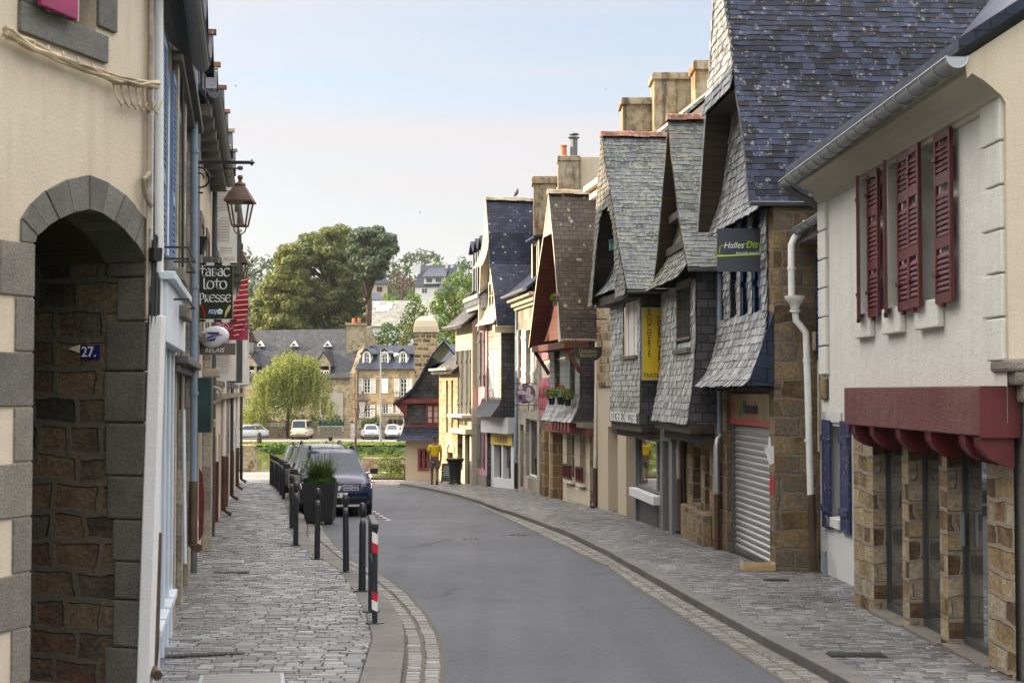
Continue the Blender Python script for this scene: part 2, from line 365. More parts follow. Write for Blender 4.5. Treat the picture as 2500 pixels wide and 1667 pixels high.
def m_asphalt():
    t = NT('asphalt'); v = t.vec(False); a = t.noise(v, .35, 5, .6); b = t.noise(v, 130, 3, .7); st = t.noise(t.vec(False, (2.2, .12, 1)), 1., 4, .5)
    c = t.ramp(t.math('ADD', t.math('MULTIPLY', a, .5), t.math('MULTIPLY', st, .5)), [(.32, (.042, .046, .056, 1)), (.68, (.08, .085, .1, 1))])
    c = t.mix(1., c, t.ramp(b, [(.3, (.55, .55, .55, 1)), (.55, W1), (.72, (1.5, 1.5, 1.5, 1))]), 'MULTIPLY')
    c = t.mix(1., c, t.ramp(t.noise(v, 22, 4, .75), [(.34, (.8, .8, .8, 1)), (.66, (1.22, 1.22, 1.22, 1))]), 'MULTIPLY')
    vo = t.n('TexVoronoi', dict(feature='DISTANCE_TO_EDGE'), Vector=t.n('VectorMath', dict(operation='MULTIPLY_ADD'), _0=t.n('TexNoise', Vector=v, Scale=1.6, Detail=4.).outputs['Color'], _1=(.9, .9, 0), _2=v).outputs[0], Scale=.16)
    crack = t.math('MULTIPLY', t.ramp(vo.outputs['Distance'], [(.006, W1), (.014, K0)]), t.ramp(t.noise(v, .5, 2), [(.5, K0), (.6, (.7, .7, .7, 1))]))
    c = t.mix(crack, c, (.02, .02, .022, 1))
    t.bump(b, .7, .008); return t.fin(c, t.n('MapRange', _0=a, _1=.3, _2=.7, _3=.55, _4=.8).outputs[0], .4)
# palette
M = dict(
 asphalt=m_asphalt(),
 sett=m_sett('setts', [(.062, .061, .063, 1), (.13, .129, .132, 1), (.205, .205, .21, 1), (.32, .324, .335, 1)], .3),
 gutsett=m_sett('pale_setts', [(.085, .08, .072, 1), (.15, .143, .13, 1), (.27, .262, .245, 1)], .45),
 joint=m_stucco('sett_joint', (.028, .025, .02, 1), amt=.3, streak=0),
 kerb=m_granite('kerb_granite', (.105, .1, .096, 1), (.175, .168, .16, 1)),
 granite=m_granite('grey_granite', (.12, .11, .1, 1), (.25, .225, .195, 1), bump=.9),
 granite_d=m_granite('dark_granite', (.1, .095, .09, 1), (.19, .18, .165, 1)),
 cream=m_stucco('cream_render', (.66, .565, .45, 1), (.28, .2, .12, 1), .6, .75),
 white=m_stucco('white_render', (.74, .73, .68, 1), (.3, .28, .23, 1), .4, .5, .7),
 white2=m_stucco('cool_white_render', (.7, .7, .7, 1), (.35, .33, .3, 1), .3, .2),
 beige=m_stucco('beige_render', (.6, .52, .39, 1), (.28, .22, .14, 1), .5, .5),
 yellowish=m_stucco('warm_render', (.53, .46, .35, 1), (.3, .24, .14, 1), .4, .3),
 pink=m_stucco('pink_render', (.52, .27, .3, 1), (.28, .15, .15, 1), .4, .3),
 mossy=m_stained(),
 rubble=m_rubble('ochre_rubble', ((.1, .065, .035, 1), (.24, .165, .085, 1), (.34, .255, .145, 1), (.42, .36, .25, 1), (.2, .165, .12, 1)), (.4, .2), (.33, .28, .21, 1), .07, 1, 1.),
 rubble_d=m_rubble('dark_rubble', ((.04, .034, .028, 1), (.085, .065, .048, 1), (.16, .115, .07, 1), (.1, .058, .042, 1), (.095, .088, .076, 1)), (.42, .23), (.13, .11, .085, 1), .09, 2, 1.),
 rubble_w=m_rubble('warm_ashlar', ((.085, .062, .035, 1), (.19, .135, .07, 1), (.29, .21, .115, 1), (.15, .135, .11, 1), (.22, .14, .065, 1)), (.5, .27), (.25, .21, .15, 1), .06, 4, 1.),
 greystone=m_rubble('grey_ashlar', ((.2, .18, .15, 1), (.32, .29, .23, 1), (.42, .37, .29, 1)), (.7, .36), (.34, .3, .24, 1), .03, 5, .35),
 farstone=m_rubble('far_stone', ((.24, .16, .08, 1), (.4, .28, .15, 1), (.5, .38, .22, 1)), (.6, .3), (.5, .42, .3, 1), .05, 6),
 farstone2=m_rubble('far_grey_stone', ((.2, .16, .1, 1), (.33, .27, .18, 1), (.42, .35, .25, 1)), (.5, .26), (.4, .35, .26, 1), .06, 7),
 slate_b=m_slate('blue_slate', [(.009, .01, .015, 1), (.014, .017, .03, 1), (.034, .043, .08, 1), (.015, .017, .026, 1)], .3, (.28, .28, .25, 1), 8., .5, .45, 0., .12),
 slate_l=m_slate('lichen_slate', [(.04, .044, .05, 1), (.075, .085, .1, 1), (.13, .145, .16, 1), (.1, .105, .1, 1)], .6, (.24, .25, .17, 1), 11., .45, .9, .35),
 slate_o=m_slate('old_slate', [(.03, .032, .04, 1), (.065, .072, .09, 1), (.1, .11, .13, 1), (.09, .085, .075, 1)], .55, (.25, .27, .2, 1), 13., .45, .9, .15),
 shingle=m_slate('pale_shingle', [(.11, .115, .12, 1), (.23, .235, .235, 1), (.35, .355, .345, 1), (.45, .455, .44, 1)], .28, (.34, .33, .24, 1), 6., .34, .3),
 shingle_m=m_slate('mossy_shingle', [(.09, .09, .085, 1), (.17, .165, .15, 1), (.26, .25, .22, 1)], .5, (.26, .23, .12, 1), 6., .5, .6, .45),
 slate_wall=m_slate_tex('dark_slate_wall', (.045, .045, .05, 1), (.095, .09, .095, 1), .1, (.2, .13, .08, 1), (.24, .15)),
 slate_far=m_slate_tex('far_blue_slate', (.016, .022, .045, 1), (.032, .042, .075, 1), .05, (.3, .3, .26, 1)),
 slate_spot=m_slate_tex('spotted_slate', (.02, .026, .052, 1), (.042, .052, .09, 1), .45, (.4, .41, .33, 1)),
 slate_brown=m_slate_tex('brown_slate', (.045, .035, .03, 1), (.085, .07, .06, 1), .55, (.33, .33, .2, 1)),
 slate_grey=m_slate_tex('grey_slate', (.022, .025, .034, 1), (.05, .054, .066, 1), .4, (.34, .33, .25, 1)),
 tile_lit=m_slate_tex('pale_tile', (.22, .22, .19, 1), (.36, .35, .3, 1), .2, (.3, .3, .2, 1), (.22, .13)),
 gutjoint=m_stucco('gutter_joint', (.1, .092, .08, 1), amt=.3, streak=0),
 ridge=m_paint('ridge_tile', (.27, .12, .075, 1), .85, .45, .4, .35),
 ridge_l=m_paint('pale_ridge_tile', (.4, .33, .24, 1), .85, .3, .3),
 terracotta=m_paint('terracotta', (.5, .16, .07, 1), .8, .2),
 wood_d=m_wood('dark_boards', (.035, .026, .018, 1), (.085, .062, .04, 1), .14),
 wood_r=m_wood('red_boards', (.085, .03, .02, 1), (.15, .055, .034, 1), .13),
 wood_g=m_wood('grey_boards', (.1, .085, .065, 1), (.2, .175, .14, 1), .16),
 granite_p=m_granite('darker_granite', (.075, .068, .06, 1), (.15, .135, .115, 1), bump=.9),  # darker mottled granite for the archway jamb stones
 timber=m_paint('dark_timber', (.05, .036, .026, 1), .75, .3, .3),
 redpaint=m_paint('oxblood_paint', (.1, .014, .018, 1), .45, .16, .2),
 beamface=m_stucco('oxblood_render', (.14, .052, .05, 1), (.3, .19, .17, 1), .6, .4, 1.),
 redtimber=m_paint('red_timber', (.2, .042, .04, 1), .55, .2),
 pinktimber=m_paint('rose_timber', (.42, .12, .15, 1), .6, .2),
 bluepaint=m_paint('navy_paint', (.028, .035, .11, 1), .5, .2, .2, .25),
 brightblue=m_paint('blue_paint', (.012, .06, .2, 1), .4, .15),
 whitepaint=m_paint('white_paint', (.76, .75, .72, 1), .4, .06),
 creampaint=m_paint('cream_paint', (.62, .56, .43, 1), .5, .1),
 bluewhite=m_paint('pale_blue_paint', (.56, .61, .69, 1), .4, .08),
 greypaint=m_paint('grey_paint', (.16, .165, .165, 1), .5, .12),
 dgreypaint=m_paint('dark_grey_paint', (.06, .06, .062, 1), .5, .12),
 greenpaint=m_paint('bottle_green_paint', (.012, .04, .04, 1), .5, .2),
 shutter_g=m_paint('grey_green_paint', (.1, .11, .1, 1), .5, .15),
 brownpaint=m_paint('brown_paint', (.075, .045, .028, 1), .5, .2),
 zinc=m_metal('zinc', (.42, .44, .47, 1), .42, .7),
 zinc_d=m_metal('dull_zinc', (.16, .17, .18, 1), .5, .6),
 bluepipe=m_paint('blue_grey_paint', (.2, .245, .31, 1), .4, .08),
 iron=m_paint('black_iron', (.02, .02, .022, 1), .45, .2),
 bollard=m_paint('bollard_paint', (.018, .022, .03, 1), .32, .15, .1, 0, .5),
 hatch=m_metal('hatch_steel', (.24, .23, .22, 1), .45, .5),
 rust=m_paint('brown_iron', (.1, .05, .035, 1), .55, .25),
 steel=m_metal('ribbed_steel', (.5, .5, .5, 1), .38, .85),
 glass=m_glass('window_glass'),
 darkglass=m_glass('dark_glass', (.012, .012, .013, 1), .06),
 void=m_paint('dark_interior', (.012, .011, .01, 1), .9, .2),
 curtain=m_paint('curtain', (.5, .48, .44, 1), .9, .15),
 plank=m_wood('crate_wood', (.42, .3, .16, 1), (.6, .46, .27, 1), .5),
 bark=m_paint('bark', (.06, .045, .033, 1), .9, .35, .8),
 bark_r=m_paint('pine_bark', (.11, .07, .045, 1), .9, .35, .8),
)
# ---------------------------------------------------------------- ground, street, river, hill
rng = random.Random(7)
def lerp_line(P):
    def f(y):
        if y <= P[0][1]: return P[0][0]
        for (x0, y0), (x1, y1) in zip(P, P[1:]):
            if y <= y1: return x0 + (x1 - x0) * (y - y0) / (y1 - y0)
        return P[-1][0] + (P[-1][0] - P[-2][0]) / (P[-1][1] - P[-2][1]) * (y - P[-1][1])
    return f
LPAV = lerp_line([(-1.05, 8), (-1.24, 11.5), (-1.37, 14), (-1.64, 16), (-2.04, 18.3), (-2.53, 20.8), (-3.05, 22.6), (-3.9, 25.5), (-4.45, 28.65), (-4.95, 31.7), (-5.68, 36), (-6.76, 41.9), (-8.4, 51), (-9.3, 56)])
LKERB = lerp_line([(-.72, 8), (-.92, 11.9), (-.99, 13.2), (-1.1, 14.6), (-1.23, 15.7), (-1.46, 17.1), (-1.85, 18.9), (-2.55, 21.8), (-3.35, 24.95), (-3.9, 27.1), (-4.25, 29.6), (-4.75, 32.8), (-5.35, 36), (-6.42, 41.9), (-8.05, 51), (-8.95, 56)])
LGUT = lerp_line([(-.45, 8), (-.6, 12.1), (-.64, 13.2), (-.75, 14.6), (-.97, 16.3), (-1.35, 18.5), (-1.95, 21.1), (-2.6, 23.1), (-3.2, 26), (-3.8, 29.1), (-4.4, 32.8), (-5.0, 36), (-6.1, 41.9), (-7.7, 51), (-8.6, 56)])
RASP = lerp_line([(2.6, 8), (2.3, 12.4), (1.66, 19.5), (1.48, 22.3), (1.14, 24.6), (0, 33.2), (-.47, 36.5), (-1.32, 42.2), (-2.36, 47.8), (-3.56, 52.5), (-4.9, 55.2)])
RKERB = lerp_line([(3.0, 8), (2.68, 12.3), (2.5, 14), (2.02, 19.2), (1.6, 24), (1.09, 28.4), (0, 35.1), (-.24, 36), (-.89, 40.2), (-1.82, 44.9), (-2.87, 49), (-4.0, 52.9), (-5.2, 55.2)])
RPAV = lerp_line([(3.3, 8), (2.95, 12), (2.72, 14.5), (2.25, 19.4), (1.87, 23.4), (1.7, 25.1), (1.33, 28.3), (.66, 32.4), (.24, 34.8), (-.62, 40.2), (-1.55, 44.9), (-2.6, 49), (-3.75, 52.9), (-4.9, 55.2)])
LWALL = lerp_line([(-3.6, 8), (-2.86, 11.15), (-3.37, 13.7), (-5.0, 22.3), (-6.1, 29), (-10.2, 53.2), (-10.7, 56)])
RWALL = lerp_line([(4.15, 8), (4.12, 12), (4.06, 16.7), (4.5, 16.8), (4.45, 20.3), (3.85, 20.5), (3.6, 23.6), (3.45, 24.4), (3.5, 27.6), (3.2, 27.7), (2.8, 31.9), (2.85, 33), (2.2, 36.5), (2.15, 36.9), (1.0, 43.4), (.3, 47.1), (.15, 48), (-.65, 49.7), (-1.35, 52.6), (-2.05, 52.7), (-2.6, 55.2)])
PAV = .1
def band(name, fl, fr, y0, y1, up, mat, st=.5):
    mb = MB(); n = int((y1 - y0) / st)
    for i in range(n):
        ya, yb = y0 + (y1 - y0) * i / n, y0 + (y1 - y0) * (i + 1) / n
        mb.face([(fl(ya), ya, GZ(ya, up)), (fr(ya), ya, GZ(ya, up)), (fr(yb), yb, GZ(yb, up)), (fl(yb), yb, GZ(yb, up))])
    return kind(mb.build(name, mat), 'structure')
band('road', lambda y: LKERB(y) - .2, lambda y: RKERB(y) + .2, 6, 56.5, 0, M['asphalt'])
band('pavement', lambda y: LWALL(y) - 1.5, lambda y: LPAV(y) + .05, 6, 56.5, PAV - .015, M['joint'])
band('pavement', lambda y: RPAV(y) - .05, lambda y: RWALL(y) + 1.5, 6, 55.4, PAV - .015, M['joint'])
def setts(name, fl, fr, y0, y1, up, mat, row=.12, l0=.13, l1=.24, wob=.004):
    mb = MB(); y = y0; g = .004; gy = .015
    while y < y1:
        rw = row * (1 if y < 34 else 1.25) * rng.uniform(.8, 1.1); xa, xb = fl(y), fr(y); x = xa - rng.uniform(0, .15); sk = wob * math.sin(y * .8)
        while x < xb:
            w = rng.uniform(l0, l1) * (1 if y < 34 else 1.3); x2 = min(x + w, xb + .01)
            if x2 - x > .04:
                z = GZ(y, up) + rng.uniform(-.004, .004); tx, ty = rng.uniform(-.002, .002), rng.uniform(-.003, .003); h = .012
                o = [(x + g, y + gy), (x2 - g, y + gy), (x2 - g, y + rw), (x + g, y + rw)]
                o = [(px + rng.uniform(-.003, .003), py + rng.uniform(-.003, .003) + sk * (px - xa)) for px, py in o]
                cx_, cy_ = (x + x2) / 2, y + rw / 2; i_ = .008
                tp = [Vector((px + (i_ if px < cx_ else -i_), py + (i_ if k < 2 else -i_), z + (tx if px > cx_ else -tx) + (ty if k > 1 else -ty) - SLOPE * (py - y))) for k, (px, py) in enumerate(o)]
                bt = [Vector((px, py, z - h - SLOPE * (py - y))) for px, py in o]
                mb.face(tp)
                for k in range(4): mb.face((bt[k], bt[(k + 1) % 4], tp[(k + 1) % 4], tp[k]))
            x = x2
        y += rw
    return kind(mb.build(name, mat), 'structure')
setts('pavement_setts', lambda y: LWALL(y) - .05, lambda y: LPAV(y) - .01, 9.5, 56, PAV, M['sett'])
setts('pavement_setts', lambda y: RPAV(y) + .01, lambda y: RWALL(y), 9.5, 55.2, PAV, M['sett'])
def kerb(fa, fb, y0, y1, name='kerb'):
    mb = MB(); y = y0
    while y < y1:
        L_ = rng.uniform(.8, 1.15); y2 = y + L_ - .008; n = 3; up = PAV + rng.uniform(-.004, .004)
        ys = [y + (y2 - y) * i / n for i in range(n + 1)]
        for ya, yb in zip(ys, ys[1:]):
            mb.hexa([Vector((fa(ya), ya, GZ(ya, -.05))), Vector((fb(ya), ya, GZ(ya, -.05))), Vector((fb(yb), yb, GZ(yb, -.05))), Vector((fa(yb), yb, GZ(yb, -.05))),
                     Vector((fa(ya), ya, GZ(ya, up))), Vector((fb(ya), ya, GZ(ya, up))), Vector((fb(yb), yb, GZ(yb, up))), Vector((fa(yb), yb, GZ(yb, up)))], 0, (0,) + ((2,) if ya > y else ()) + ((4,) if yb < y2 else ()))
        y += L_
    return kind(mb.build(name, M['kerb'], bevel=.012), 'structure')
kerb(lambda y: LPAV(y) + .005, LKERB, 8, 56)
kerb(RKERB, lambda y: RPAV(y) - .005, 8, 55)
def gutter(fa, fb, y0, y1, lanes):
    mb = MB(); y = y0; k0 = 0
    while y < y1:
        st = .115 * (1 if y < 30 else 1.4)
        for k in range(lanes):
            yy = y + (k * .05); a, b = fa(yy), fb(yy); x0 = a + (b - a) * k / lanes + .008; x1 = a + (b - a) * (k + 1) / lanes - .008
            s2 = st * rng.uniform(.85, 1.0); z = GZ(yy, .014 + rng.uniform(-.006, .006)); i_ = .018
            sl = (fa(yy + .1) - fa(yy)) / .1
            o = [(x0 + rng.uniform(-.01, .01), yy), (x1 + rng.uniform(-.01, .01), yy), (x1 + sl * s2, yy + s2 - .01), (x0 + sl * s2, yy + s2 - .01)]
            tp = [Vector((px + (i_ if q in (0, 3) else -i_), py + (i_ if q < 2 else -i_), z)) for q, (px, py) in enumerate(o)]; bt = [Vector((px, py, z - .022)) for px, py in o]
            mb.face(tp)
            for q in range(4): mb.face((bt[q], bt[(q + 1) % 4], tp[(q + 1) % 4], tp[q]))
        y += st
    return kind(mb.build('gutter_setts', M['gutsett']), 'structure')
gutter(lambda y: LKERB(y) + .01, LGUT, 8, 36, 2)
gutter(RASP, lambda y: RKERB(y) - .01, 8, 54, 2)
band('gutter', lambda y: LKERB(y) - .01, lambda y: LGUT(y) + .03, 8, 36, .004, M['gutjoint'])
band('gutter', lambda y: RASP(y) - .03, lambda y: RKERB(y) + .01, 8, 55, .004, M['gutjoint'])
# parking bay dashes beside the cars
mb = MB()
for k in range(7):
    p = onground(896 + k * 8.6, 1238 + k * 5.1, .004)
    d = Vector((-.172, .985, 0)); n = Vector((.985, .172, 0))
    c = [p - d * .14 - n * .05, p - d * .14 + n * .05, p + d * .14 + n * .05, p + d * .14 - n * .05]
    mb.face([(q.x, q.y, GZ(q.y, .005)) for q in c])
kind(mb.build('road_marking', m_paint('road_paint', (.7, .69, .66, 1), .7, .2)), 'structure')
# quay: sunlit paved road across the end of the street
QY = 70.5
t = NT('quay_paving'); br = t.n('TexBrick', dict(offset=.5), Vector=t.vec(), Scale=1., Mortar_Size=.012, Brick_Width=.2, Row_Height=.13, Color1=(.2, .19, .18, 1), Color2=(.34, .32, .3, 1), Mortar=(.1, .09, .08, 1))
t.bump(t.math('SUBTRACT', 1., br.outputs['Fac']), .6, .02); quay_m = t.fin(t.mix(1., br.outputs['Color'], t.ramp(t.noise(t.vec(), .5, 4), [(.3, (.75, .75, .75, 1)), (.7, (1.15, 1.15, 1.15, 1))]), 'MULTIPLY'), .7, .3)
mb = MB(); mb.face([(-60, 56.4, GZ(56.4, .02)), (60, 56.4, GZ(56.4, .02)), (60, QY, GZ(QY, .02)), (-60, QY, GZ(QY, .02))]); kind(mb.build('quay', quay_m), 'structure')
mb = MB(); mb.face([(-4.6, 55, GZ(55, .012)), (14, 55, GZ(55, .012)), (14, 57, GZ(57, .03)), (-4.6, 57, GZ(57, .03))]); kind(mb.build('quay', quay_m), 'structure')
mb = MB(); mb.box(-60, 60, QY - .4, QY, -6, GZ(QY, .06)); kind(mb.build('quay_wall', M['rubble']), 'structure')
# terrain: one sheet to the horizon
BANK = -2.72; RIVER = -3.45
def hz(x, y):
    if y < QY - .2: return min(GZ(max(y, -10)) - .12, .3)
    if y < QY + .6: return -5.
    if y < 126: return -5.
    if y < 131: return -5. + (BANK + 5.) * (y - 126) / 5
    if y < 172: return BANK
    h = BANK
    d = y - 172
    h += 30 * (1 - math.exp(-d / 140)) + 22 * (1 - math.exp(-max(0, d - 160) / 300)) * (1 + .25 * math.sin(x * .006 + 1))
    h += (1 - math.exp(-d / 60)) * 1.6 * mnoise.noise(Vector((x * .02, y * .02, 0)))
    return h
mb = MB(); ys = [-60, -20, 8, 30, 55, QY - .3, QY + .2, QY + .7, 100, 125, 126, 127, 128, 129, 130, 131, 135, 150, 165, 172] + [172 + 9 * i for i in range(1, 60)] + [720, 800, 950, 1200]
xs = [-700, -450, -300] + [-200 + 10 * i for i in range(41)] + [300, 450, 700]
for ya, yb in zip(ys, ys[1:]):
    for xa, xb in zip(xs, xs[1:]): mb.face([(xa, ya, hz(xa, ya)), (xb, ya, hz(xb, ya)), (xb, yb, hz(xb, yb)), (xa, yb, hz(xa, yb))])
t = NT('terrain_grass'); v = t.vec(False); n = t.noise(v, .08, 6, .65); n2 = t.noise(v, 1.5, 4)
tg = t.fin(t.mix(n2, t.ramp(n, [(.3, (.035, .06, .015, 1)), (.5, (.06, .1, .02, 1)), (.7, (.12, .13, .035, 1))]), (.03, .05, .012, 1)), .9, .1)
kind(mb.build('terrain', tg, smooth=60), 'structure')
# river
t = NT('river_water'); v = t.vec(False, (1, .35, 1)); n = t.noise(v, .9, 4, .5); t.bump(n, .06, .03)
rw = t.fin((.15, .155, .035, 1), .08, .22)
mb = MB(); mb.face([(-300, QY, RIVER), (300, QY, RIVER), (300, 131, RIVER), (-300, 131, RIVER)]); kind(mb.build('river', rw), 'structure')
# far bank road with parking bays
mb = MB(); mb.face([(-200, 138.5, BANK + .03), (200, 138.5, BANK + .03), (200, 154, BANK + .03), (-200, 154, BANK + .03)])
kind(mb.build('riverside_road', m_stucco('pale_asphalt', (.26, .24, .22, 1), (.15, .14, .13, 1), .3, 0)), 'structure')
mb = MB()
for x in range(-60, 40, 3): mb.face([(x, 139.5, BANK + .036), (x + .14, 139.5, BANK + .036), (x + 1.6, 144.5, BANK + .036), (x + 1.46, 144.5, BANK + .036)])
kind(mb.build('bay_marking', M['whitepaint']), 'structure')
# ---------------------------------------------------------------- building kit
def vbox(mb, o, x, y, z, mi=0):
    o = Vector(o); mb.hexa([o, o + x, o + x + y, o + y, o + z, o + x + z, o + x + y + z, o + y + z], mi)
def wall(mb, F, a0, a1, z0, z1, b=0., ops=(), rev=.18, mi=0, rmi=None):
    rmi = mi if rmi is None else rmi
    As = sorted({a0, a1, *[x for o in ops for x in o[:2] if a0 < x < a1]}); Zs = sorted({z0, z1, *[x for o in ops for x in o[2:4] if z0 < x < z1]})
    for p, q in zip(As, As[1:]):
        for r, s_ in zip(Zs, Zs[1:]):
            ca, cz = (p + q) / 2, (r + s_) / 2
            if any(o[0] < ca < o[1] and o[2] < cz < o[3] for o in ops): continue
            mb.face((F.p(p, b, r), F.p(q, b, r), F.p(q, b, s_), F.p(p, b, s_)), mi)
    for o in ops:
        p, q, r, s_ = o[:4]; c = b + rev
        mb.face((F.p(p, b, r), F.p(p, c, r), F.p(p, c, s_), F.p(p, b, s_)), rmi); mb.face((F.p(q, b, r), F.p(q, c, r), F.p(q, c, s_), F.p(q, b, s_)), rmi)
        mb.face((F.p(p, b, r), F.p(q, b, r), F.p(q, c, r), F.p(p, c, r)), rmi); mb.face((F.p(p, b, s_), F.p(q, b, s_), F.p(q, c, s_), F.p(p, c, s_)), rmi)
def window(par, F, a0, a1, z0, z1, b, nx=2, nz=3, fm=None, fw=.05, glass=None, curtain=False, name='window', bw=.025):
    fm = fm or M['whitepaint']; mb = MB(); t = .05
    mb.fb(F, a0, a0 + fw, b, b + t, z0, z1); mb.fb(F, a1 - fw, a1, b, b + t, z0, z1)
    mb.fb(F, a0 + fw, a1 - fw, b, b + t, z0, z0 + fw); mb.fb(F, a0 + fw, a1 - fw, b, b + t, z1 - fw, z1)
    for i in range(1, nx):
        c = a0 + (a1 - a0) * i / nx; w_ = (fw if (nx % 2 == 0 and i == nx // 2) else bw) / 2; mb.fb(F, c - w_, c + w_, b + .004, b + t - .004, z0 + fw, z1 - fw)
    for i in range(1, nz):
        c = z0 + (z1 - z0) * i / nz; mb.fb(F, a0 + fw, a1 - fw, b + .008, b + t - .008, c - bw / 2, c + bw / 2)
    o = mb.build(name, fm, par); g = MB(); g.face((F.p(a0 + .01, b + .03, z0 + .01), F.p(a1 - .01, b + .03, z0 + .01), F.p(a1 - .01, b + .03, z1 - .01), F.p(a0 + .01, b + .03, z1 - .01)))
    g.build('pane', glass or M['glass'], o)
    if curtain:
        c = MB(); n = 10; q = [F.p(a0 + (a1 - a0) * i / n, b + .09 + .02 * (i % 2), z0) for i in range(n + 1)]
        c.strip(q, [Vector((p.x, p.y, z1)) for p in q]); c.build('curtain', M['curtain'], o)
    return o
def louvre(mb, o, x, n, w, h, th=.035, rails=(), pitch=.055, st=.05, mi=0):
    """louvred shutter leaf: o bottom corner, x unit width dir, n unit thickness dir"""
    Z = Vector((0, 0, 1)); o = Vector(o)
    vbox(mb, o, x * st, n * th, Z * h, mi); vbox(mb, o + x * (w - st), x * st, n * th, Z * h, mi)
    rl = [(0, .09), (h - .07, h)] + [(r, r + .1) for r in rails]
    for r0, r1 in rl: vbox(mb, o + x * st + Z * r0 + n * .002, x * (w - 2 * st), n * (th - .004), Z * (r1 - r0), mi)
    z = .1
    while z < h - .1:
        if not any(r0 - .03 < z < r1 for r0, r1 in rl):
            vbox(mb, o + x * st + Z * z + n * (th * .15), x * (w - 2 * st), n * (th * .7) - Z * .042, Z * .016, mi)
        z += pitch
def board_shutter(mb, o, x, n, w, h, th=.03, mi=0, bars=(.15, .8)):
    Z = Vector((0, 0, 1)); o = Vector(o); k = max(2, round(w / .13))
    for i in range(k): vbox(mb, o + x * (w * i / k + .003), x * (w / k - .006), n * th, Z * h, mi)
    for b in bars: vbox(mb, o + Z * (h * b) + n * th, x * w, n * .025, Z * .09, mi)
def shingle_rows(mb, back, F, prof, iv, w=.15, h=.11, lift=.02, jit=.02, bmi=0, bb=.012, wj=.3):
    """slates hung on the swept surface prof [(b,z)] from top to bottom; iv(z) -> [(a0,a1)] covered"""
    seg = []; s_ = 0
    for (b0, z0), (b1, z1) in zip(prof, prof[1:]): l = math.hypot(b1 - b0, z1 - z0); seg.append((s_, s_ + l, b0, z0, b1, z1)); s_ += l
    def P(s):
        for q in seg:
            if s <= q[1] + 1e-9: break
        k = (s - q[0]) / (q[1] - q[0]); return q[2] + (q[4] - q[2]) * k, q[3] + (q[5] - q[3]) * k, (-(q[3] - q[5]), q[2] - q[4])
    n = max(1, round(s_ / h)); hh = s_ / n
    for j in range(n):
        sb = s_ - j * hh; st = max(0, sb - hh * 1.5); bb_, zb, nr = P(min(sb, s_)); bt, zt, nr2 = P(st); l = math.hypot(*nr) or 1; nx, nz = nr[0] / l, -nr[1] / l
        # outward = street side
        for a0, a1 in iv((zb + P(max(0, sb - hh))[1]) / 2):
            if a1 - a0 < .03: continue
            bt1, zt1, _ = P(max(0, sb - hh))
            back.face((F.p(a0, bb_ + bb, zb), F.p(a1, bb_ + bb, zb), F.p(a1, bt1 + bb, zt1), F.p(a0, bt1 + bb, zt1)), bmi)
            a = a0 - (w * .5 if j % 2 else 0) - rng.uniform(0, .03)
            while a < a1:
                ww = w * rng.uniform(1 - wj, 1 + wj); p, q = max(a, a0) + .002, min(a + ww, a1) - .002; a += ww
                if q - p < .025: continue
                dz = rng.uniform(-jit, jit) * .5; lf = lift * rng.uniform(.7, 1.5); d1 = rng.uniform(-jit, jit) * .35; d2 = rng.uniform(-jit, jit) * .35
                b_l, b_r = (bb_ - lf, zb + dz + d1), (bb_ - lf, zb + dz + d2)
                A = F.p(p, *b_l); B = F.p(q, *b_r); C_ = F.p(q, bt, zt); D_ = F.p(p, bt, zt); th = .007
                mb.face((A, B, C_, D_)); mb.face((A, B, F.p(q, b_r[0] + th, b_r[1]), F.p(p, b_l[0] + th, b_l[1])))
                mb.face((A, D_, F.p(p, bt + th, zt), F.p(p, b_l[0] + th, b_l[1])))
def roof_slates(mb, P, smax, tmax, w=.24, h=.13, lift=.012, jit=.012, clip=None):
    """P(s,t)->point ; t from the eave upwards"""
    n = int(tmax / h); 
    for j in range(n + 1):
        t0 = j * h; t1 = min(t0 + h * 1.5, tmax)
        if t1 - t0 < .03: continue
        s = -(w * .5 if j % 2 else 0) - rng.uniform(0, .02)
        nn = (P(1, t0) - P(0, t0)).cross(P(0, min(t0 + .05, tmax)) - P(0, t0 if t0 + .05 <= tmax else t0 - .05)).normalized()
        if nn.z < 0: nn = -nn
        while s < smax:
            ww = w * rng.uniform(.88, 1.12); p, q = max(s, 0) + .002, min(s + ww, smax) - .002; s += ww
            if q - p < .03 or (clip and not clip((p + q) / 2, t0)): continue
            dz = rng.uniform(-jit, jit); lf = lift * rng.uniform(.8, 1.4); tb = max(0, t0 + dz); d = rng.uniform(-jit, jit) * .5
            A = P(p, tb) + nn * lf; B = P(q, max(0, tb + d)) + nn * lf; C_ = P(q, t1) + nn * .002; D_ = P(p, t1) + nn * .002
            mb.face((A, B, C_, D_)); mb.face((A, B, P(q, max(0, tb + d)) + nn * (lf - .007), P(p, tb) + nn * (lf - .007)))
            mb.face((B, C_, P(q, t1) - nn * .004, P(q, tb) - nn * .002))
def poly_len(pr):
    s = [0]
    for (a, z), (c, d) in zip(pr, pr[1:]): s.append(s[-1] + math.hypot(c - a, d - z))
    return s
def on_poly(pr, L_, t):
    for i in range(len(pr) - 1):
        if t <= L_[i + 1] + 1e-9 or i == len(pr) - 2:
            k = (t - L_[i]) / (L_[i + 1] - L_[i]); return pr[i][0] + (pr[i + 1][0] - pr[i][0]) * k, pr[i][1] + (pr[i + 1][1] - pr[i][1]) * k
def prof_a(pr, z):                                  # a on a verge profile at height z
    if z <= pr[0][1]: return pr[0][0]
    for (a, y), (c, d) in zip(pr, pr[1:]):
        if y <= z <= d: return a + (c - a) * (z - y) / max(1e-6, d - y)
    return pr[-1][0]
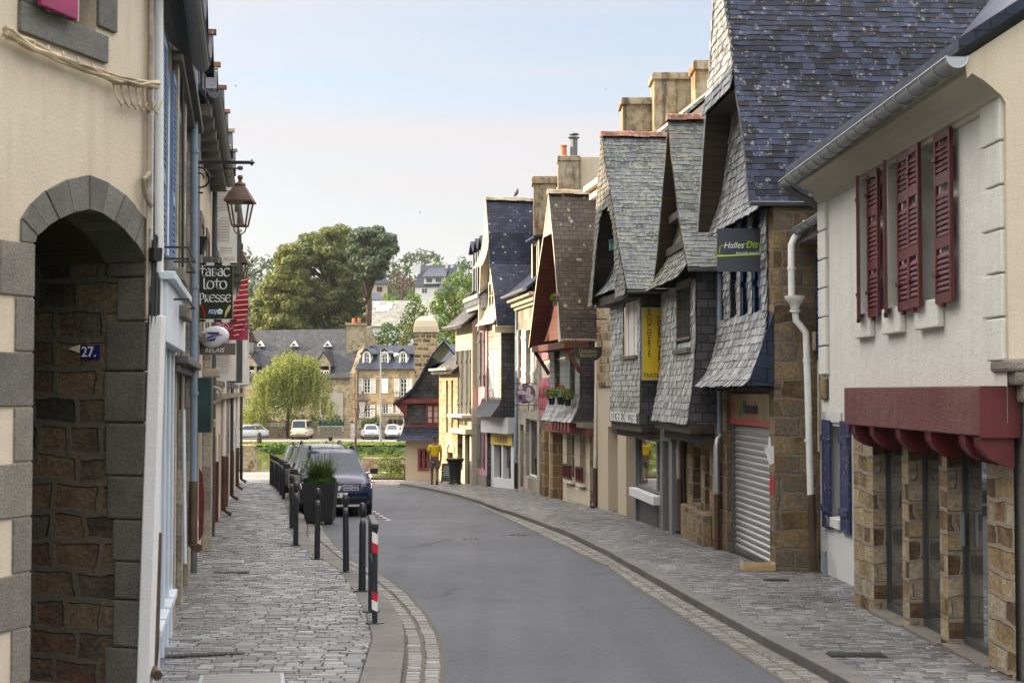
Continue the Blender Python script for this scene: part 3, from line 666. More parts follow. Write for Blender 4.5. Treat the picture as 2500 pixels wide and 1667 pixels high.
def gable_roof(par, F, near, far, bv, D, slate, under, vis=None, backm=None, w=.24, h=.13, jit=.012, th=.07, real=True, ridge=None, edge=None, name='roof', bfar=None):
    """roof with its ridge square to the street; near/far verge profiles eave->ridge"""
    backm = backm or M['slate_wall']; mb = MB(); ar = near[-1][0]
    for pr, sg in ((near, 1), (far, -1)):
        inn = [(a + sg * th * .9, z - th * .5) for a, z in pr[:-1]] + [(pr[-1][0], pr[-1][1] - th * 1.6)]
        for i in range(len(pr) - 1):
            (a, z), (c, d) = pr[i], pr[i + 1]; (ai, zi), (ci, di) = inn[i], inn[i + 1]
            mb.face((F.p(a, bv, z), F.p(a, D, z), F.p(c, D, d), F.p(c, bv, d)), 0)
            mb.face((F.p(ai, bv, zi), F.p(ai, D, zi), F.p(ci, D, di), F.p(ci, bv, di)), 1)
            mb.face((F.p(a, bv, z), F.p(c, bv, d), F.p(ci, bv, di), F.p(ai, bv, zi)), 2); 
        mb.face((F.p(pr[0][0], bv, pr[0][1]), F.p(pr[0][0], D, pr[0][1]), F.p(inn[0][0], D, inn[0][1]), F.p(inn[0][0], bv, inn[0][1])), 2)
    o = mb.build(name, [backm, under, edge or M['timber']], par)
    if real:
        sl = MB(); L_ = poly_len(near); vis = vis or D
        def P(s, t): a, z = on_poly(near, L_, t); return F.p(a, bv + s, z)
        roof_slates(sl, P, vis - bv, L_[-1], w, h, jit=jit); sl.build('slates', slate, o)
    if ridge:
        r = MB(); b = bv - .03; z = near[-1][1]; k = 0
        while b < D:
            b2 = min(b + .36, D); q = [(-.13, -.07), (-.075, .035), (0, .06), (.075, .035), (.13, -.07)]; e = .012 * (k % 2)
            A = [F.p(ar + x, b, z + y + .03 + e) for x, y in q]; B = [F.p(ar + x, b2, z + y + .03 + e) for x, y in q]; r.strip(A, B); r.face(A[::-1]); r.face(B)
            b = b2; k += 1
        r.build('ridge_tiles', ridge, o)
    return o
def gutter_mb(mb, p0, p1, r=.06, n=6, out=Vector((-1, 0, 0))):
    p0, p1 = Vector(p0), Vector(p1); q = [(math.cos(math.pi * (1 + i / n)), math.sin(math.pi * (1 + i / n))) for i in range(n + 1)]
    d = (p1 - p0).normalized(); o = Vector((d.y, -d.x, 0)).normalized()
    A = [p0 + o * (x * r) + Vector((0, 0, z * r)) for x, z in q]; B = [p1 + o * (x * r) + Vector((0, 0, z * r)) for x, z in q]
    mb.strip(A, B); A2 = [p0 + o * (x * (r - .006)) + Vector((0, 0, z * (r - .006))) for x, z in q]; B2 = [p1 + o * (x * (r - .006)) + Vector((0, 0, z * (r - .006))) for x, z in q]
    mb.strip(B2, A2); mb.face(A + [p0]); mb.face(B + [p1])
    mb.tube([A[0], B[0]], .011, 6); mb.tube([A[-1], B[-1]], .011, 6)
def gutter_brackets(mb, p0, p1, step=.45, r=.066):
    p0, p1 = Vector(p0), Vector(p1); L_ = (p1 - p0).length; d = (p1 - p0) / L_; o = Vector((d.y, -d.x, 0)).normalized(); n = max(1, int(L_ / step))
    for i in range(n + 1):
        c = p0 + d * (L_ * i / n); pts = [c + o * (r * math.cos(math.pi * (1 + k / 8))) + Vector((0, 0, r * math.sin(math.pi * (1 + k / 8)))) for k in range(9)]
        mb.tube(pts, .008, 5)
def eave_house(par, F, z0, ze, D, zr, wallm, roofm, over=.35, br=None, ops=(), wall_name='wall', roof=True, far_side=True, near_side=True, rev=.18, sidem=None, rake=.12):
    mb = MB(); wall(mb, F, 0, F.w, z0, ze, 0, ops, rev); br = D / 2 if br is None else br
    for a, on in ((0, near_side), (F.w, far_side)):
        if on: mb.face((F.p(a, 0, z0), F.p(a, D, z0), F.p(a, D, ze), F.p(a, br, zr), F.p(a, 0, ze)), 1)
    mb.face((F.p(0, D, z0), F.p(F.w, D, z0), F.p(F.w, D, ze), F.p(0, D, ze)), 1)
    o = mb.build(wall_name, [wallm, sidem or wallm], par)
    if roof:
        r = MB(); k = (zr - ze) / br; zo = ze - k * over * .6; t = .09; a0, a1 = -rake, F.w + rake
        for (ba, za, bb, zb) in ((-over, zo, br, zr), (2 * br + over, zo, br, zr)):
            p = [F.p(a0, ba, za), F.p(a1, ba, za), F.p(a1, bb, zb), F.p(a0, bb, zb)]
            r.hexa([q + Vector((0, 0, .02)) for q in p] + [q + Vector((0, 0, .02 + t)) for q in p])
        r.build('roof', roofm, par)
    return o
def pipe(par, pts, r, mat, name='drainpipe', rings=(), n=10):
    mb = MB(); mb.tube(pts, r, n)
    for q in rings: q = Vector(q); mb.tube([q - Vector((0, 0, .02)), q + Vector((0, 0, .02))], r * 1.25, n)
    return mb.build(name, mat, par, smooth=True)
# ================================================================ right side, from the camera towards the river
# ---- white house with oxblood shutters
G0 = GZ(12, PAV)
F1 = Frame((4.1, 11.55), (3.98, 17.9), 'R')
h = thing('shutter_house', 'white rendered house with oxblood louvred shutters over a glazed stone shopfront', 'house', (4.1, 13, GZ(13)))
# ground floor: stone piers between glass doors
ops = []
zt = 1.82
for u0, u1 in ((2129, 2199), (2215, 2290), (2309, 2406)):
    ops.append((F1.a(u1), F1.a(u0), -.9, zt - .001))
FG = F1
mb = MB(); aL = F1.a(2081)
zb = GZ(16.6) - .3
wall(mb, F1, .1, aL, zb, zt, 0, [(o[0], o[1], zb + .001, zt - .001) for o in ops], .24)
mb.face((F1.p(aL, 0, zb), F1.p(aL, .5, zb), F1.p(aL, .5, zt), F1.p(aL, 0, zt)))
mb.build('stone_pier', M['rubble'], h)
for k, o in enumerate(ops):
    yb = F1.p(o[0], 0, 0).y; zz = GZ(F1.p((o[0] + o[1]) / 2, 0, 0).y, PAV)
    m = MB(); m.fb(F1, o[0] - .03, o[1] + .03, -.06, .22, zz - .25, zz + .035); m.build('door_sill', M['granite'], h, bevel=.01)
    d = MB(); w = o[1] - o[0]
    for a in (o[0] + .002, o[1] - .047): d.fb(F1, a, a + .045, .14, .19, zz + .036, zt)
    d.fb(F1, o[0] + .047, o[1] - .047, .14, .19, zt - .08, zt); d.fb(F1, o[0] + .047, o[1] - .047, .14, .19, zz + .036, zz + .11)
    dd = d.build('glass_door', M['dgreypaint'], h)
    g = MB(); g.face((F1.p(o[0] + .04, .165, zz + .1), F1.p(o[1] - .04, .165, zz + .1), F1.p(o[1] - .04, .165, zt - .07), F1.p(o[0] + .04, .165, zt - .07))); g.build('pane', m_glass('shop_glass', (.06, .065, .07, 1), .02, 1.), dd)
    if k == 2:
        hd = MB(); hd.bar(F1.p(o[1] - .12, .1, zz + .95), F1.p(o[1] - .12, .1, zz + 1.25), .03); hd.build('handle', M['zinc'], dd)
# upper storey
zA, zE = 1.9, 4.6
wins = []
for u0, u1 in ((2103, 2134), (2173, 2210), (2255, 2303)):
    wins.append((F1.a(u1, -.08), F1.a(u0, -.08), F1.z(2190, 762, -.08) , 3.98))
zs = 3.02
wins = [(a, b, zs, 4.5) for a, b, _, _ in wins]
mb = MB(); wall(mb, F1, 0, F1.w, zA, zE + .1, -.08, wins, .28); up = mb.build('wall', M['white'], h)
mb = MB(); mb.face((F1.p(F1.w, -.08, zA), F1.p(F1.w, 5, zA), F1.p(F1.w, 5, zE), F1.p(F1.w, -.08, zE)));
mb.face((F1.p(0, -.08, zA), F1.p(F1.w, -.08, zA), F1.p(F1.w, 1, zA), F1.p(0, 1, zA))); mb.build('soffit', M['white'], h)
for k, (a, b, z0, z1) in enumerate(wins):
    m = MB(); m.fb(F1, a - .06, b + .06, -.15, -.081, z0 - .27, z0 - .002); m.build('window_sill', M['white'], h, bevel=.015)
    m = MB(); m.fb(F1, a - .13, a - .002, -.105, -.081, z0, z1 + .12); m.fb(F1, b + .002, b + .13, -.105, -.081, z0, z1 + .12); m.fb(F1, a - .002, b + .002, -.104, -.081, z1 + .002, z1 + .12); m.build('window_surround', M['white'], h, bevel=.008)
    window(h, F1, a + .01, b - .01, z0 + .01, z1 - .01, .12, 2, 3, M['whitepaint'])
tS, nS = F1.t, F1.n; Z = Vector((0, 0, 1))
def leaf(a, w, ang, z0=zs - .06, hh=1.56, b=-.13):
    x = (-tS * math.cos(ang) - nS * math.sin(ang)); n = (-nS * math.cos(ang) + tS * math.sin(ang))
    m = MB(); louvre(m, F1.p(a, b, z0), x, n, w, hh, .035, (.5, 1.08), .05, .045)
    for zz in (.25, hh - .25): vbox(m, F1.p(a, b, z0 + zz) - x * .03, x * .12, n * .05, Z * .035)
    vbox(m, F1.p(a, b, z0 - .045) + x * (w * .4), x * .03, n * .04, Z * .05)
    return m.build('shutter', M['redpaint'], h)
def flat_leaf(u0, u1, ang=R(1), b=-.13, w=None):
    a0, a1 = F1.a(u1, b, 560), F1.a(u0, b, 560); leaf(a1, w or (a1 - a0), ang, b=b)
flat_leaf(2099, 2120, R(15.5), w=.36); flat_leaf(2124, 2151); flat_leaf(2166, 2190, R(16.5), w=.3)
flat_leaf(2198, 2227); flat_leaf(2224, 2253, R(1.5), -.17); flat_leaf(2290, 2331)
# quoins
for (a0, a1) in ((0.0, .55), (F1.w - .38, F1.w)):
    m = MB(); z = 2.36 if a0 > 1 else 2.4; k = 0
    while z < zE - .05:
        hh = min(.36, zE - z); e = (.1 if k % 2 else 0) if a0 < 1 else 0; m.fb(F1, a0 - .01, a1 - (.2 - e if a0 < 1 else 0), -.125, -.079, z + .008, z + hh - .008); z += hh; k += 1
    m.build('quoin', M['white'], h, bevel=.012)
m = MB(); m.fb(F1, F1.w - .36, F1.w - .05, -.12, .2, 2.05, 2.34); m.fb(F1, F1.w - .3, F1.w - .1, -.06, .2, 1.95, 2.05); m.build('corbel', M['rubble_w'], h, bevel=.03)
# coved cornice
pr = [(-.08, 4.5), (-.11, 4.51), (-.11, 4.55), (-.14, 4.56), (-.15, 4.6), (-.2, 4.67), (-.29, 4.73), (-.38, 4.76), (-.38, 4.8), (-.42, 4.81), (-.42, 4.86)]
m = MB(); m.strip([F1.p(0, b, z) for b, z in pr], [F1.p(F1.w + .05, b, z) for b, z in pr]); m.face([F1.p(0, b, z) for b, z in pr] + [F1.p(0, 0, 4.86)]); m.build('cornice', m_stucco('cornice_render', (.6, .56, .48, 1), (.3, .25, .2, 1), .4, .3), h)
m = MB(); ga, gb = F1.p(-.12, -.5, 4.86), F1.p(F1.w + .1, -.5, 4.82); gutter_mb(m, ga, gb, .085, 8); gutter_brackets(m, ga, gb, .36, .092); m.build('gutter', M['zinc'], h, smooth=True)
m = MB(); m.tube([F1.p(F1.w + .02, -.5, 4.76), F1.p(F1.w + .04, -.42, 4.68), F1.p(F1.w + .08, -.2, 4.58), F1.p(F1.w + .1, -.1, 4.5)], .05, 8); m.build('gutter_outlet', M['zinc_d'], h, smooth=True)
# roof slope and cream gable wall facing the viewer
m = MB(); k = math.tan(R(33)); p = [F1.p(-.16, -.5, 4.9), F1.p(F1.w + .1, -.5, 4.9), F1.p(F1.w + .1, 4, 4.9 + 4.5 * k), F1.p(-.16, 4, 4.9 + 4.5 * k)]; m.hexa(p + [q + Vector((0, 0, .1)) for q in p])
m.build('roof', M['slate_far'], h)
m = MB(); m.face((F1.p(-.01, -.06, 2.35), F1.p(-.01, 4, 2.35), F1.p(-.01, 4, 4.86 + 4.4 * k), F1.p(-.01, -.42, 4.86))); 
pts = [(-.42, 4.86), (-.40, 4.7), (-.36, 4.74), (-.26, 4.68), (-.12, 4.56), (-.086, 4.5), (-.086, 2.4), (4, 2.3), (4, 4.86 + 4.42 * k)]
m = MB(); m.face([F1.p(-.06, b, z) for b, z in pts]); m.strip([F1.p(-.06, b, z) for b, z in pts], [F1.p(.02, b, z) for b, z in pts]); m.build('gable_wall', M['cream'], h)
m = MB(); m.fb(F1, -.11, .3, .05, 4, -.7, 2.22); m.build('corner_pillar', M['granite_d'], h)
m = MB()
for i, (b0, z0, z1) in enumerate(((.0, 2.06, 2.22), (-.07, 2.2, 2.32), (-.12, 2.31, 2.42))): m.fb(F1, -.12 - .01 * i, .3, b0, .8, z0 + .002, z1)
m.build('corbel', M['granite'], h, bevel=.03)
# red beam with quarter-round brackets
a0, a1 = .02, F1.a(2060, -.3)
m = MB(); m.fb(F1, a0, a1, -.3, -.085, 1.79, 2.2); m.build('shop_beam', [M['beamface']], h, bevel=.012)
m = MB(); m.fb(F1, a0 - .012, a0 - .001, -.298, .03, 1.78, 2.2); m.build('beam_end', M['redpaint'], h)
for a in (a0 + .03, a0 + .4, 1.35, 2.3, 3.25, a1 - .4):
    m = MB(); q = [(-.28, 1.788), (-.27, 1.70), (-.22, 1.63), (-.14, 1.58), (-.02, 1.55), (-.02, 1.788)]
    A = [F1.p(a, b, z) for b, z in q]; B = [F1.p(a + .17, b, z) for b, z in q]; m.face(A); m.face(B[::-1]); m.strip(A + A[:1], B + B[:1]); m.build('beam_bracket', M['redpaint'], h, bevel=.01)

# ---- white house with navy shutters, set back
F2 = Frame((4.47, 16.7), (4.42, 20.45), 'R')
h = thing('shutter_house', 'low white house with navy shutters set back between its stone and red-shuttered neighbours', 'house', (4.5, 18.5, GZ(18.5)))
zb = GZ(20) - .4
def onF(F, u0, v0, u1, v1, b=0.):
    a0 = F.a(u1, b, (v0 + v1) / 2); a1 = F.a(u0, b, (v0 + v1) / 2); return a0, a1, F.z((u0 + u1) / 2, v1, b), F.z((u0 + u1) / 2, v0, b)
oU = onF(F2, 2020, 585, 2036, 895); oL = onF(F2, 2026, 1040, 2052, 1262); oL = (oL[0], oL[1], oL[2], oL[3])
eave_house(h, F2, zb, 4.5, 6, 8.3, M['white2'], M['slate_far'], .3, ops=[oU, oL], near_side=False, rake=.02)
for o in (oU, oL): window(h, F2, o[0] + .01, o[1] - .01, o[2] + .01, o[3] - .01, .12, 2, 4)
def flat_shutter(F, o, par, mat, louv, b=-.02):
    m = MB(); x = F.t; n = -F.n
    if louv: louvre(m, F.p(o[0], b, o[2]), x, n, o[1] - o[0], o[3] - o[2], .035, ((o[3] - o[2]) * .48,), .06, .05)
    else: board_shutter(m, F.p(o[0], b, o[2]), x, n, o[1] - o[0], o[3] - o[2])
    return m.build('shutter', mat, par)
flat_shutter(F2, onF(F2, 2000, 613, 2020, 877), h, M['bluepaint'], True)
flat_shutter(F2, onF(F2, 2006, 1025, 2025, 1288, -.05), h, M['bluepaint'], False); flat_shutter(F2, onF(F2, 2050, 1028, 2071, 1301, -.05), h, M['bluepaint'], False)
m = MB(); m.fb(F2, oL[0] - .12, oL[1] + .12, -.03, -.001, oL[3] + .05, oL[3] + .2); m.fb(F2, oL[0] - .05, oL[1] + .05, -.05, -.001, oL[2] - .14, oL[2] - .005); build_each(m, 'window_surround', M['white2'], h, bevel=.008)
m = MB(); ga, gb = F2.p(.9, -.36, 4.5), F2.p(F2.w + .12, -.36, 4.46); gutter_mb(m, ga, gb, .075, 8); gutter_brackets(m, ga, gb, .4, .08); m.build('gutter', M['zinc'], h, smooth=True)
m = MB(); m.fb(F2, .9, F2.w, -.3, -.002, 4.28, 4.42); m.build('cornice', M['granite'], h)
m = MB(); m.fb(F2, F2.a(1990, -.06), F2.a(1984, -.06), -.08, -.001, F2.z(1987, 857), F2.z(1987, 812)); m.build('meter_box', M['creampaint'], h, bevel=.006)
pipe(h, [F2.p(F2.w - .05, -.03, 4.2), F2.p(F2.w - .05, -.03, 1.3)], .015, M['creampaint'], 'cable_duct')
pp = [at(1968, 540, 20.2), at(1962, 562, 20.2), at(1940, 580, 20.2), at(1932, 598, 20.2), at(1932, 660, 20.2), at(1933, 724, 20.2)]
dp = pipe(h, pp, .05, M['whitepaint'], 'drainpipe', [at(1932, 655, 20.2)], 12)
m = MB(); c = at(1941, 755, 20.2); m.lathe([(.0, 0), (.06, 0), (.075, .06), (.1, .09), (.145, .15), (.15, .19), (.1, .19)], 12, c); m.lathe([(.055, -.04), (.075, -.04), (.075, -.01), (.055, -.01)], 12, c); m.build('hopper', M['whitepaint'], dp, smooth=True)
pipe(dp, [at(1941, 757, 20.2), at(1943, 782, 20.2), at(1955, 796, 20.2), at(1967, 812, 20.2), at(1969, 850, 20.2), at(1979, 1208, 20.15)], .048, M['whitepaint'], 'lower_pipe', [at(1974, 1075, 20.18), at(1970, 880, 20.2)], 12)
pipe(dp, [at(1981, 1206, 20.15), at(1986, 1392, 20.12)], .056, M['brownpaint'], 'cast_iron_foot')
pipe(h, [at(2012, 1345, 19.7), at(2014, 1402, 19.7)], .035, M['bluepipe'], 'duct')

# ---- tall stone house with slate gable, shop shutter down
F3 = Frame((3.78, 20.5), (3.56, 24.2), 'R')
h = thing('gabled_house', 'tall house with a huge blue slate roof, pale shingled gable and closed steel shop shutter', 'house', (3.8, 22.3, GZ(22.3)))
zb = GZ(24) - .3; zE = 4.85; bv = -.38
near = [F3.uv(u, v, bv) for u, v in ((1829.6, 494), (1820, 383), (1806.6, 283), (1795, 214), (1783.7, 107), (1768, 0))] + [(1.95, 9.25)]
far = [F3.uv(u, v, bv) for u, v in ((1704, 562), (1714, 402), (1723, 275), (1732, 172), (1741, 0))] + [(1.95, 9.25)]
m = MB(); m.fb(F3, 0, .32, .0, 3, zb, zE - .02); m.fb(F3, F3.w - .35, F3.w - .02, .01, 3, zb, 2.9)
m.face((F3.p(0.001, 3, zb), F3.p(0.001, 12, zb), F3.p(0.001, 12, zE), F3.p(0.001, 3, zE))); m.build('stone_wall', M['rubble_w'], h)
gable_roof(h, F3, near, far, bv, 11, M['slate_b'], M['wood_d'], 5.6, w=.2, h=.105, edge=M['slate_wall'])
za = F3.uv(1795, 214, bv)[1]
sh = MB(); bk = MB()
iv = lambda z: [(prof_a(near, z) + .02, prof_a(far, z) - .03)] if z < 9.1 else []
shingle_rows(sh, bk, F3, [(bv + .02, 9.2), (bv + .01, za + .5), (bv - .06, za)], iv, .13, .13)
bk.face((F3.p(prof_a(near, za) + .05, bv, za), F3.p(prof_a(far, za) - .05, bv, za), F3.p(prof_a(far, za) - .05, .2, za), F3.p(prof_a(near, za) + .05, .2, za)))
g = bk.build('gable', M['wood_d'], h); sh.build('shingles', M['shingle'], g)
sh = MB(); bk = MB()
iv = lambda z: [(prof_a(near, z) + .06, prof_a(far, z) - .06)]
shingle_rows(sh, bk, F3, [(.05, za + .2), (.03, za - .6), (-.02, za - 1.2), (-.1, 5.15), (-.24, 4.78)], iv, .13, .125)
g = bk.build('gable_apron', M['wood_d'], h); sh.build('shingles', M['shingle'], g)
# verge slates on the far rim
m = MB(); L_ = poly_len(far); n = int(L_[-1] / .16)
for i in range(n):
    (a, z), (c, d) = on_poly(far, L_, i * .16), on_poly(far, L_, (i + 1) * .16)
    m.face((F3.p(a, bv - .012, z), F3.p(c, bv - .012 - .012 * (i % 2), d), F3.p(c - .09, bv - .012 - .01, d - .02), F3.p(a - .09, bv - .012, z - .02)))
m.build('verge_slates', M['shingle'], h)
m = MB(); gutter_mb(m, F3.p(-.38, bv - .05, 4.84), F3.p(-.38, 6, 4.84), .05); m.build('gutter', M['zinc_d'], h)
# upper front: shingles between blue shutters, flared skirt
pan = [onF(F3, 1786, 500, 1803, 768), onF(F3, 1812, 500, 1831, 763), onF(F3, 1840, 500, 1862, 758)]
def ivw(z):
    if z < min(p[2] for p in pan): return [(.3, F3.w - .36)]
    r = []; a = .3
    for p in sorted(pan, key=lambda p: p[0]): r.append((a, p[0])); a = p[1]
    return r + [(a, F3.w - .36)]
sh = MB(); bk = MB()
shingle_rows(sh, bk, F3, [(-.02, 4.85), (-.02, 3.35)], ivw, .12, .13)
shingle_rows(sh, bk, F3, [(-.02, 3.36), (-.05, 3.1), (-.13, 2.75), (-.25, 2.45), (-.44, 2.24)], lambda z: [(.3 - .32 * max(0, min(1, (3.2 - z))), F3.w + .05)], .13, .12)
g = bk.build('slate_skirt', M['slate_wall'], h); sh.build('shingles', M['shingle'], g)
m = MB(); pr = [(-.02, 3.34), (-.05, 3.1), (-.13, 2.75), (-.25, 2.45), (-.42, 2.24)]
m.face([F3.p(.3 - .32 * max(0, min(1, 3.2 - z)), b + .02, z) for b, z in pr] + [F3.p(-.01, -.0, 2.24), F3.p(-.01, .0, 3.3)]); m.build('skirt_cheek', m_slate_tex('blue_cheek', (.02, .028, .05, 1), (.03, .04, .07, 1), .0, size=(.3, .2)), h)
m = MB(); m.face((F3.p(-.02, -.42, 2.22), F3.p(F3.w, -.42, 2.22), F3.p(F3.w, .1, 2.22), F3.p(-.02, .1, 2.22)));
for i in range(7): m.fb(F3, .1 + i * .52, .2 + i * .52, -.38, .05, 2.17, 2.215)
m.build('skirt_soffit', M['timber'], h)
for p in pan:
    m = MB(); board_shutter(m, F3.p(p[0] + .005, .1, p[2] - .02), F3.t, -F3.n, p[1] - p[0] - .01, p[3] - p[2], .03, bars=(.25, .78)); 
    m.bar(F3.p((p[0] + p[1]) / 2 + .05, .03, p[2] + .2), F3.p((p[0] + p[1]) / 2 + .05, .03, p[2] + .55), .02, mi=1); m.bar(F3.p((p[0] + p[1]) / 2 + .07, .03, p[2] + .3), F3.p((p[0] + p[1]) / 2 - .1, .03, p[2] + .3), .015, mi=1); m.build('shutter', [M['brightblue'], M['zinc']], h)
    m = MB(); m.face((F3.p(p[0], -.03, p[2] - .1), F3.p(p[1], -.03, p[2] - .1), F3.p(p[1], .1, p[2] + .05), F3.p(p[0], .1, p[2] + .05))); m.build('sill', M['shingle'], h)
# shop front: side boards, sign board, roller shutter
o = onF(F3, 1769, 1035, 1882, 1360); zs0 = GZ(22, PAV)
m = MB(); m.fb(F3, .33, F3.w - .36, .12, .3, 1.6, 2.3); m.build('lintel', M['timber'], h)
m = MB(); z = zs0 - .1; k = 0
while z < 1.62:
    m.strip([F3.p(.34, .16, z), F3.p(.34, .135, z + .035), F3.p(.34, .135, z + .075), F3.p(.34, .16, z + .1)], [F3.p(F3.w - .37, .16, z), F3.p(F3.w - .37, .135, z + .035), F3.p(F3.w - .37, .135, z + .075), F3.p(F3.w - .37, .16, z + .1)]); z += .1
rs = m.build('roller_shutter', M['steel'], h)
m = MB()
for a in (.345, F3.w - .41): m.fb(F3, a, a + .06, .1, .18, zs0 - .1, 1.6)
m.fb(F3, .41, F3.w - .41, .115, .17, zs0 - .02, zs0 + .06); m.build('guide_rail', M['zinc_d'], rs)
m = MB(); m.fb(F3, .345, F3.w - .345, .08, .118, 1.62, 2.12)
t = NT('shop_sign_print'); nn = t.noise(t.vec(False, (1.2, 1.2, .6)), 2.6, 3); sgm = t.fin(t.ramp(nn, [(.3, (.03, .05, .02, 1)), (.42, (.25, .3, .08, 1)), (.5, (.35, .2, .12, 1)), (.62, (.3, .08, .06, 1)), (.75, (.5, .4, .3, 1))]), .35, .5)
sb = m.build('shop_sign', sgm, h)
tm = text_mb('Harmonie', .3, planeM(F3.p(F3.w / 2, .07, 1.9), -F3.t, Z), .004, 0, 'CENTER', .8); tm.build('lettering', M['dgreypaint'], sb)
m = MB(); m.fb(F3, .36, F3.w - .36, .07, .079, 1.63, 1.72); m.build('red_band', m_paint('sign_red', (.45, .06, .05, 1), .4), sb)

# ---- thing: grey hanging sign
q0, q1 = at(1751, 663, 21.3), at(1859, 558, 21.3)
h2 = thing('hanging_sign', 'dark grey square shop sign with lime green band reading Halles Dis, above the steel shutter', 'sign', at(1805, 610, 21.3))
m = MB(); m.box(q0.x, q1.x, 21.3, 21.34, q0.z, q1.z); pl = m.build('panel', m_paint('sign_grey', (.055, .062, .08, 1), .45, .05), h2, bevel=.004)
W = q1.x - q0.x; cx_ = (q0.x + q1.x) / 2; zm = at(1800, 607, 21.3).z
XX = Vector((1, 0, 0))
lime = m_paint('lime', (.45, .65, .02, 1), .5, .03); whp = m_paint('letter_white', (.8, .8, .8, 1), .5, .02)
m = MB(); y = 21.294
def strip_px(m, P, w, Y, mi=0):
    for (x0, z0), (x1, z1) in zip(P, P[1:]):
        d = Vector((x1 - x0, 0, z1 - z0)); n = Vector((-d.z, 0, d.x)).normalized() * w / 2; a, b = Vector((x0, Y, z0)), Vector((x1, Y, z1)); m.face((a - n, b - n, b + n, a + n), mi)
def sg(U, V): return (q0.x + U * W, q1.z - V * W)
m.face([Vector((x, y, z)) for x, z in (sg(0, .59), sg(.2, .6), sg(.97, .55), sg(.97, .6), sg(.5, .615), sg(0, .64))]); strip_px(m, [sg(*c) for c in ((.06, .56), (.05, .5), (.07, .4), (.12, .38), (.9, .33), (.95, .36), (.94, .53))], .008, y); m.build('lime_band', lime, pl)
text_mb('Halles', .13, planeM((q0.x + W * .37, y - .003, zm + .045), XX, Z), .002, .25, 'CENTER', .95).build('lettering', whp, pl)
text_mb('Dis', .145, planeM((q0.x + W * .775, y - .003, zm + .055), XX, Z), .004, .2, 'CENTER', .9).build('lettering', lime, pl)
text_mb('tout prêt, tout frais', .06, planeM((q0.x + W * .7, y - .003, zm - .065), XX, Z), .002, .25, 'CENTER', .8).build('lettering', whp, pl)
m = MB(); 
for zz in (q1.z - .04, q0.z + .04): m.bar((q1.x, 21.32, zz), (q1.x + .2, 21.32, zz), .025)
build_each(m, 'bracket', M['zinc_d'], h2)
# papers on the pier
p = at(1880, 1090, 20.42); m = MB(); 
c = [at(1866, 1092, 20.4), at(1889, 1088, 20.4), at(1890, 1130, 20.44), at(1878, 1135, 20.4)]; m.face(c); m.face([at(1877, 1065, 20.42), at(1881, 1066, 20.43), at(1883, 1092, 20.43), at(1874, 1092, 20.42)])
tag(m.build('paper_notice', whp, loc=p), 'loose white paper sheet pinned to the stone corner beside the steel shutter', 'notice')
p = at(1886, 1185, 20.46); q = onF(F3, 1879, 1163, 1891, 1206, -.006)
m = MB(); m.face((F3.p(.02, -.006, p.z - .14), F3.p(.3, -.006, p.z - .14), F3.p(.3, -.006, p.z + .12), F3.p(.02, -.006, p.z + .12))); o = m.build('poster', m_paint('poster_red', (.35, .02, .03, 1), .5), loc=p); tag(o, 'small red poster on the stone pier by the steel shutter', 'poster')
# wooden crate on the pavement
p = onground(1850, 1392, PAV); h2 = thing('wooden_crate', 'shallow pale wooden crate on the setts by the steel shutter', 'crate', p)
m = MB(); w, d, hh = .44, .3, .1; m.box(-w / 2, w / 2, -d / 2, -d / 2 + .012, 0.01, hh, M=Matrix.Translation(p)); m.box(-w / 2, w / 2, d / 2 - .012, d / 2, 0.01, hh, M=Matrix.Translation(p)); build_each(m, 'side_board', M['plank'], h2)
m = MB(); m.box(-w / 2 - .012, -w / 2 - .001, -d / 2, d / 2, 0.01, hh + .02, M=Matrix.Translation(p)); m.box(w / 2 + .001, w / 2 + .012, -d / 2, d / 2, 0.01, hh + .02, M=Matrix.Translation(p)); build_each(m, 'end_board', M['plank'], h2)
m = MB(); m.box(-w / 2, w / 2, -d / 2 + .013, d / 2 - .013, 0.005, .02, M=Matrix.Translation(p)); m.build('bottom_board', M['plank'], h2)
# ---- narrow gabled house with a barred window
F4 = Frame((3.18, 24.4), (2.98, 28.1), 'R'); bv = -.2
h = thing('gabled_house', 'lichened slate gabled house with black barred window and flared shingle skirt, beside the yellow sign', 'house', (3.3, 26, GZ(26)))
zb = GZ(28) - .35
near = [F4.uv(u, v, bv) for u, v in ((1679, 653), (1675, 633), (1664, 572), (1656, 524), (1651, 474), (1638.5, 375))]; apx = F4.uv(1631, 290, bv); near.append(apx)
far = [F4.uv(u, v, bv) for u, v in ((1593, 700), (1602.6, 629), (1613, 512), (1622, 405))] + [apx]
def vcheck(pr, sg):
    o = [pr[0]]
    for p in pr[1:]:
        a = max(p[0], o[-1][0] + .02) if sg > 0 else min(p[0], o[-1][0] - .02); o.append((a, max(p[1], o[-1][1] + .05)))
    return o
near[-1] = (apx[0], apx[1]); near = vcheck(near, 1); far = [(max(a, near[-1][0] + .05), z) for a, z in far[:-1]] + [near[-1]]; far = vcheck(far, -1); far[-1] = near[-1]
gable_roof(h, F4, near, far, bv, 8, M['slate_l'], M['wood_d'], 2.6, w=.2, h=.1, jit=.02, ridge=M['ridge'])
zE = near[0][1]
iv = lambda z: [(prof_a(near, z) + .03, prof_a(far, z) - .03)]
sh = MB(); bk = MB()
shingle_rows(sh, bk, F4, [(.28, 7.0), (.22, 5.8), (.12, 5.1), (0, 4.7), (-.22, 4.3), (-.36, 4.12)], iv, .12, .11, jit=.03)
g = bk.build('gable_apron', M['wood_d'], h); sh.build('shingles', M['shingle_m'], g)
m = MB()
for z in (6.2, 5.35, 4.75): m.fb(F4, prof_a(near, z + .14) + .1, prof_a(far, z + .14) - .1, -.05, .2, z, z + .14)
m.build('collar_beam', M['timber'], h)
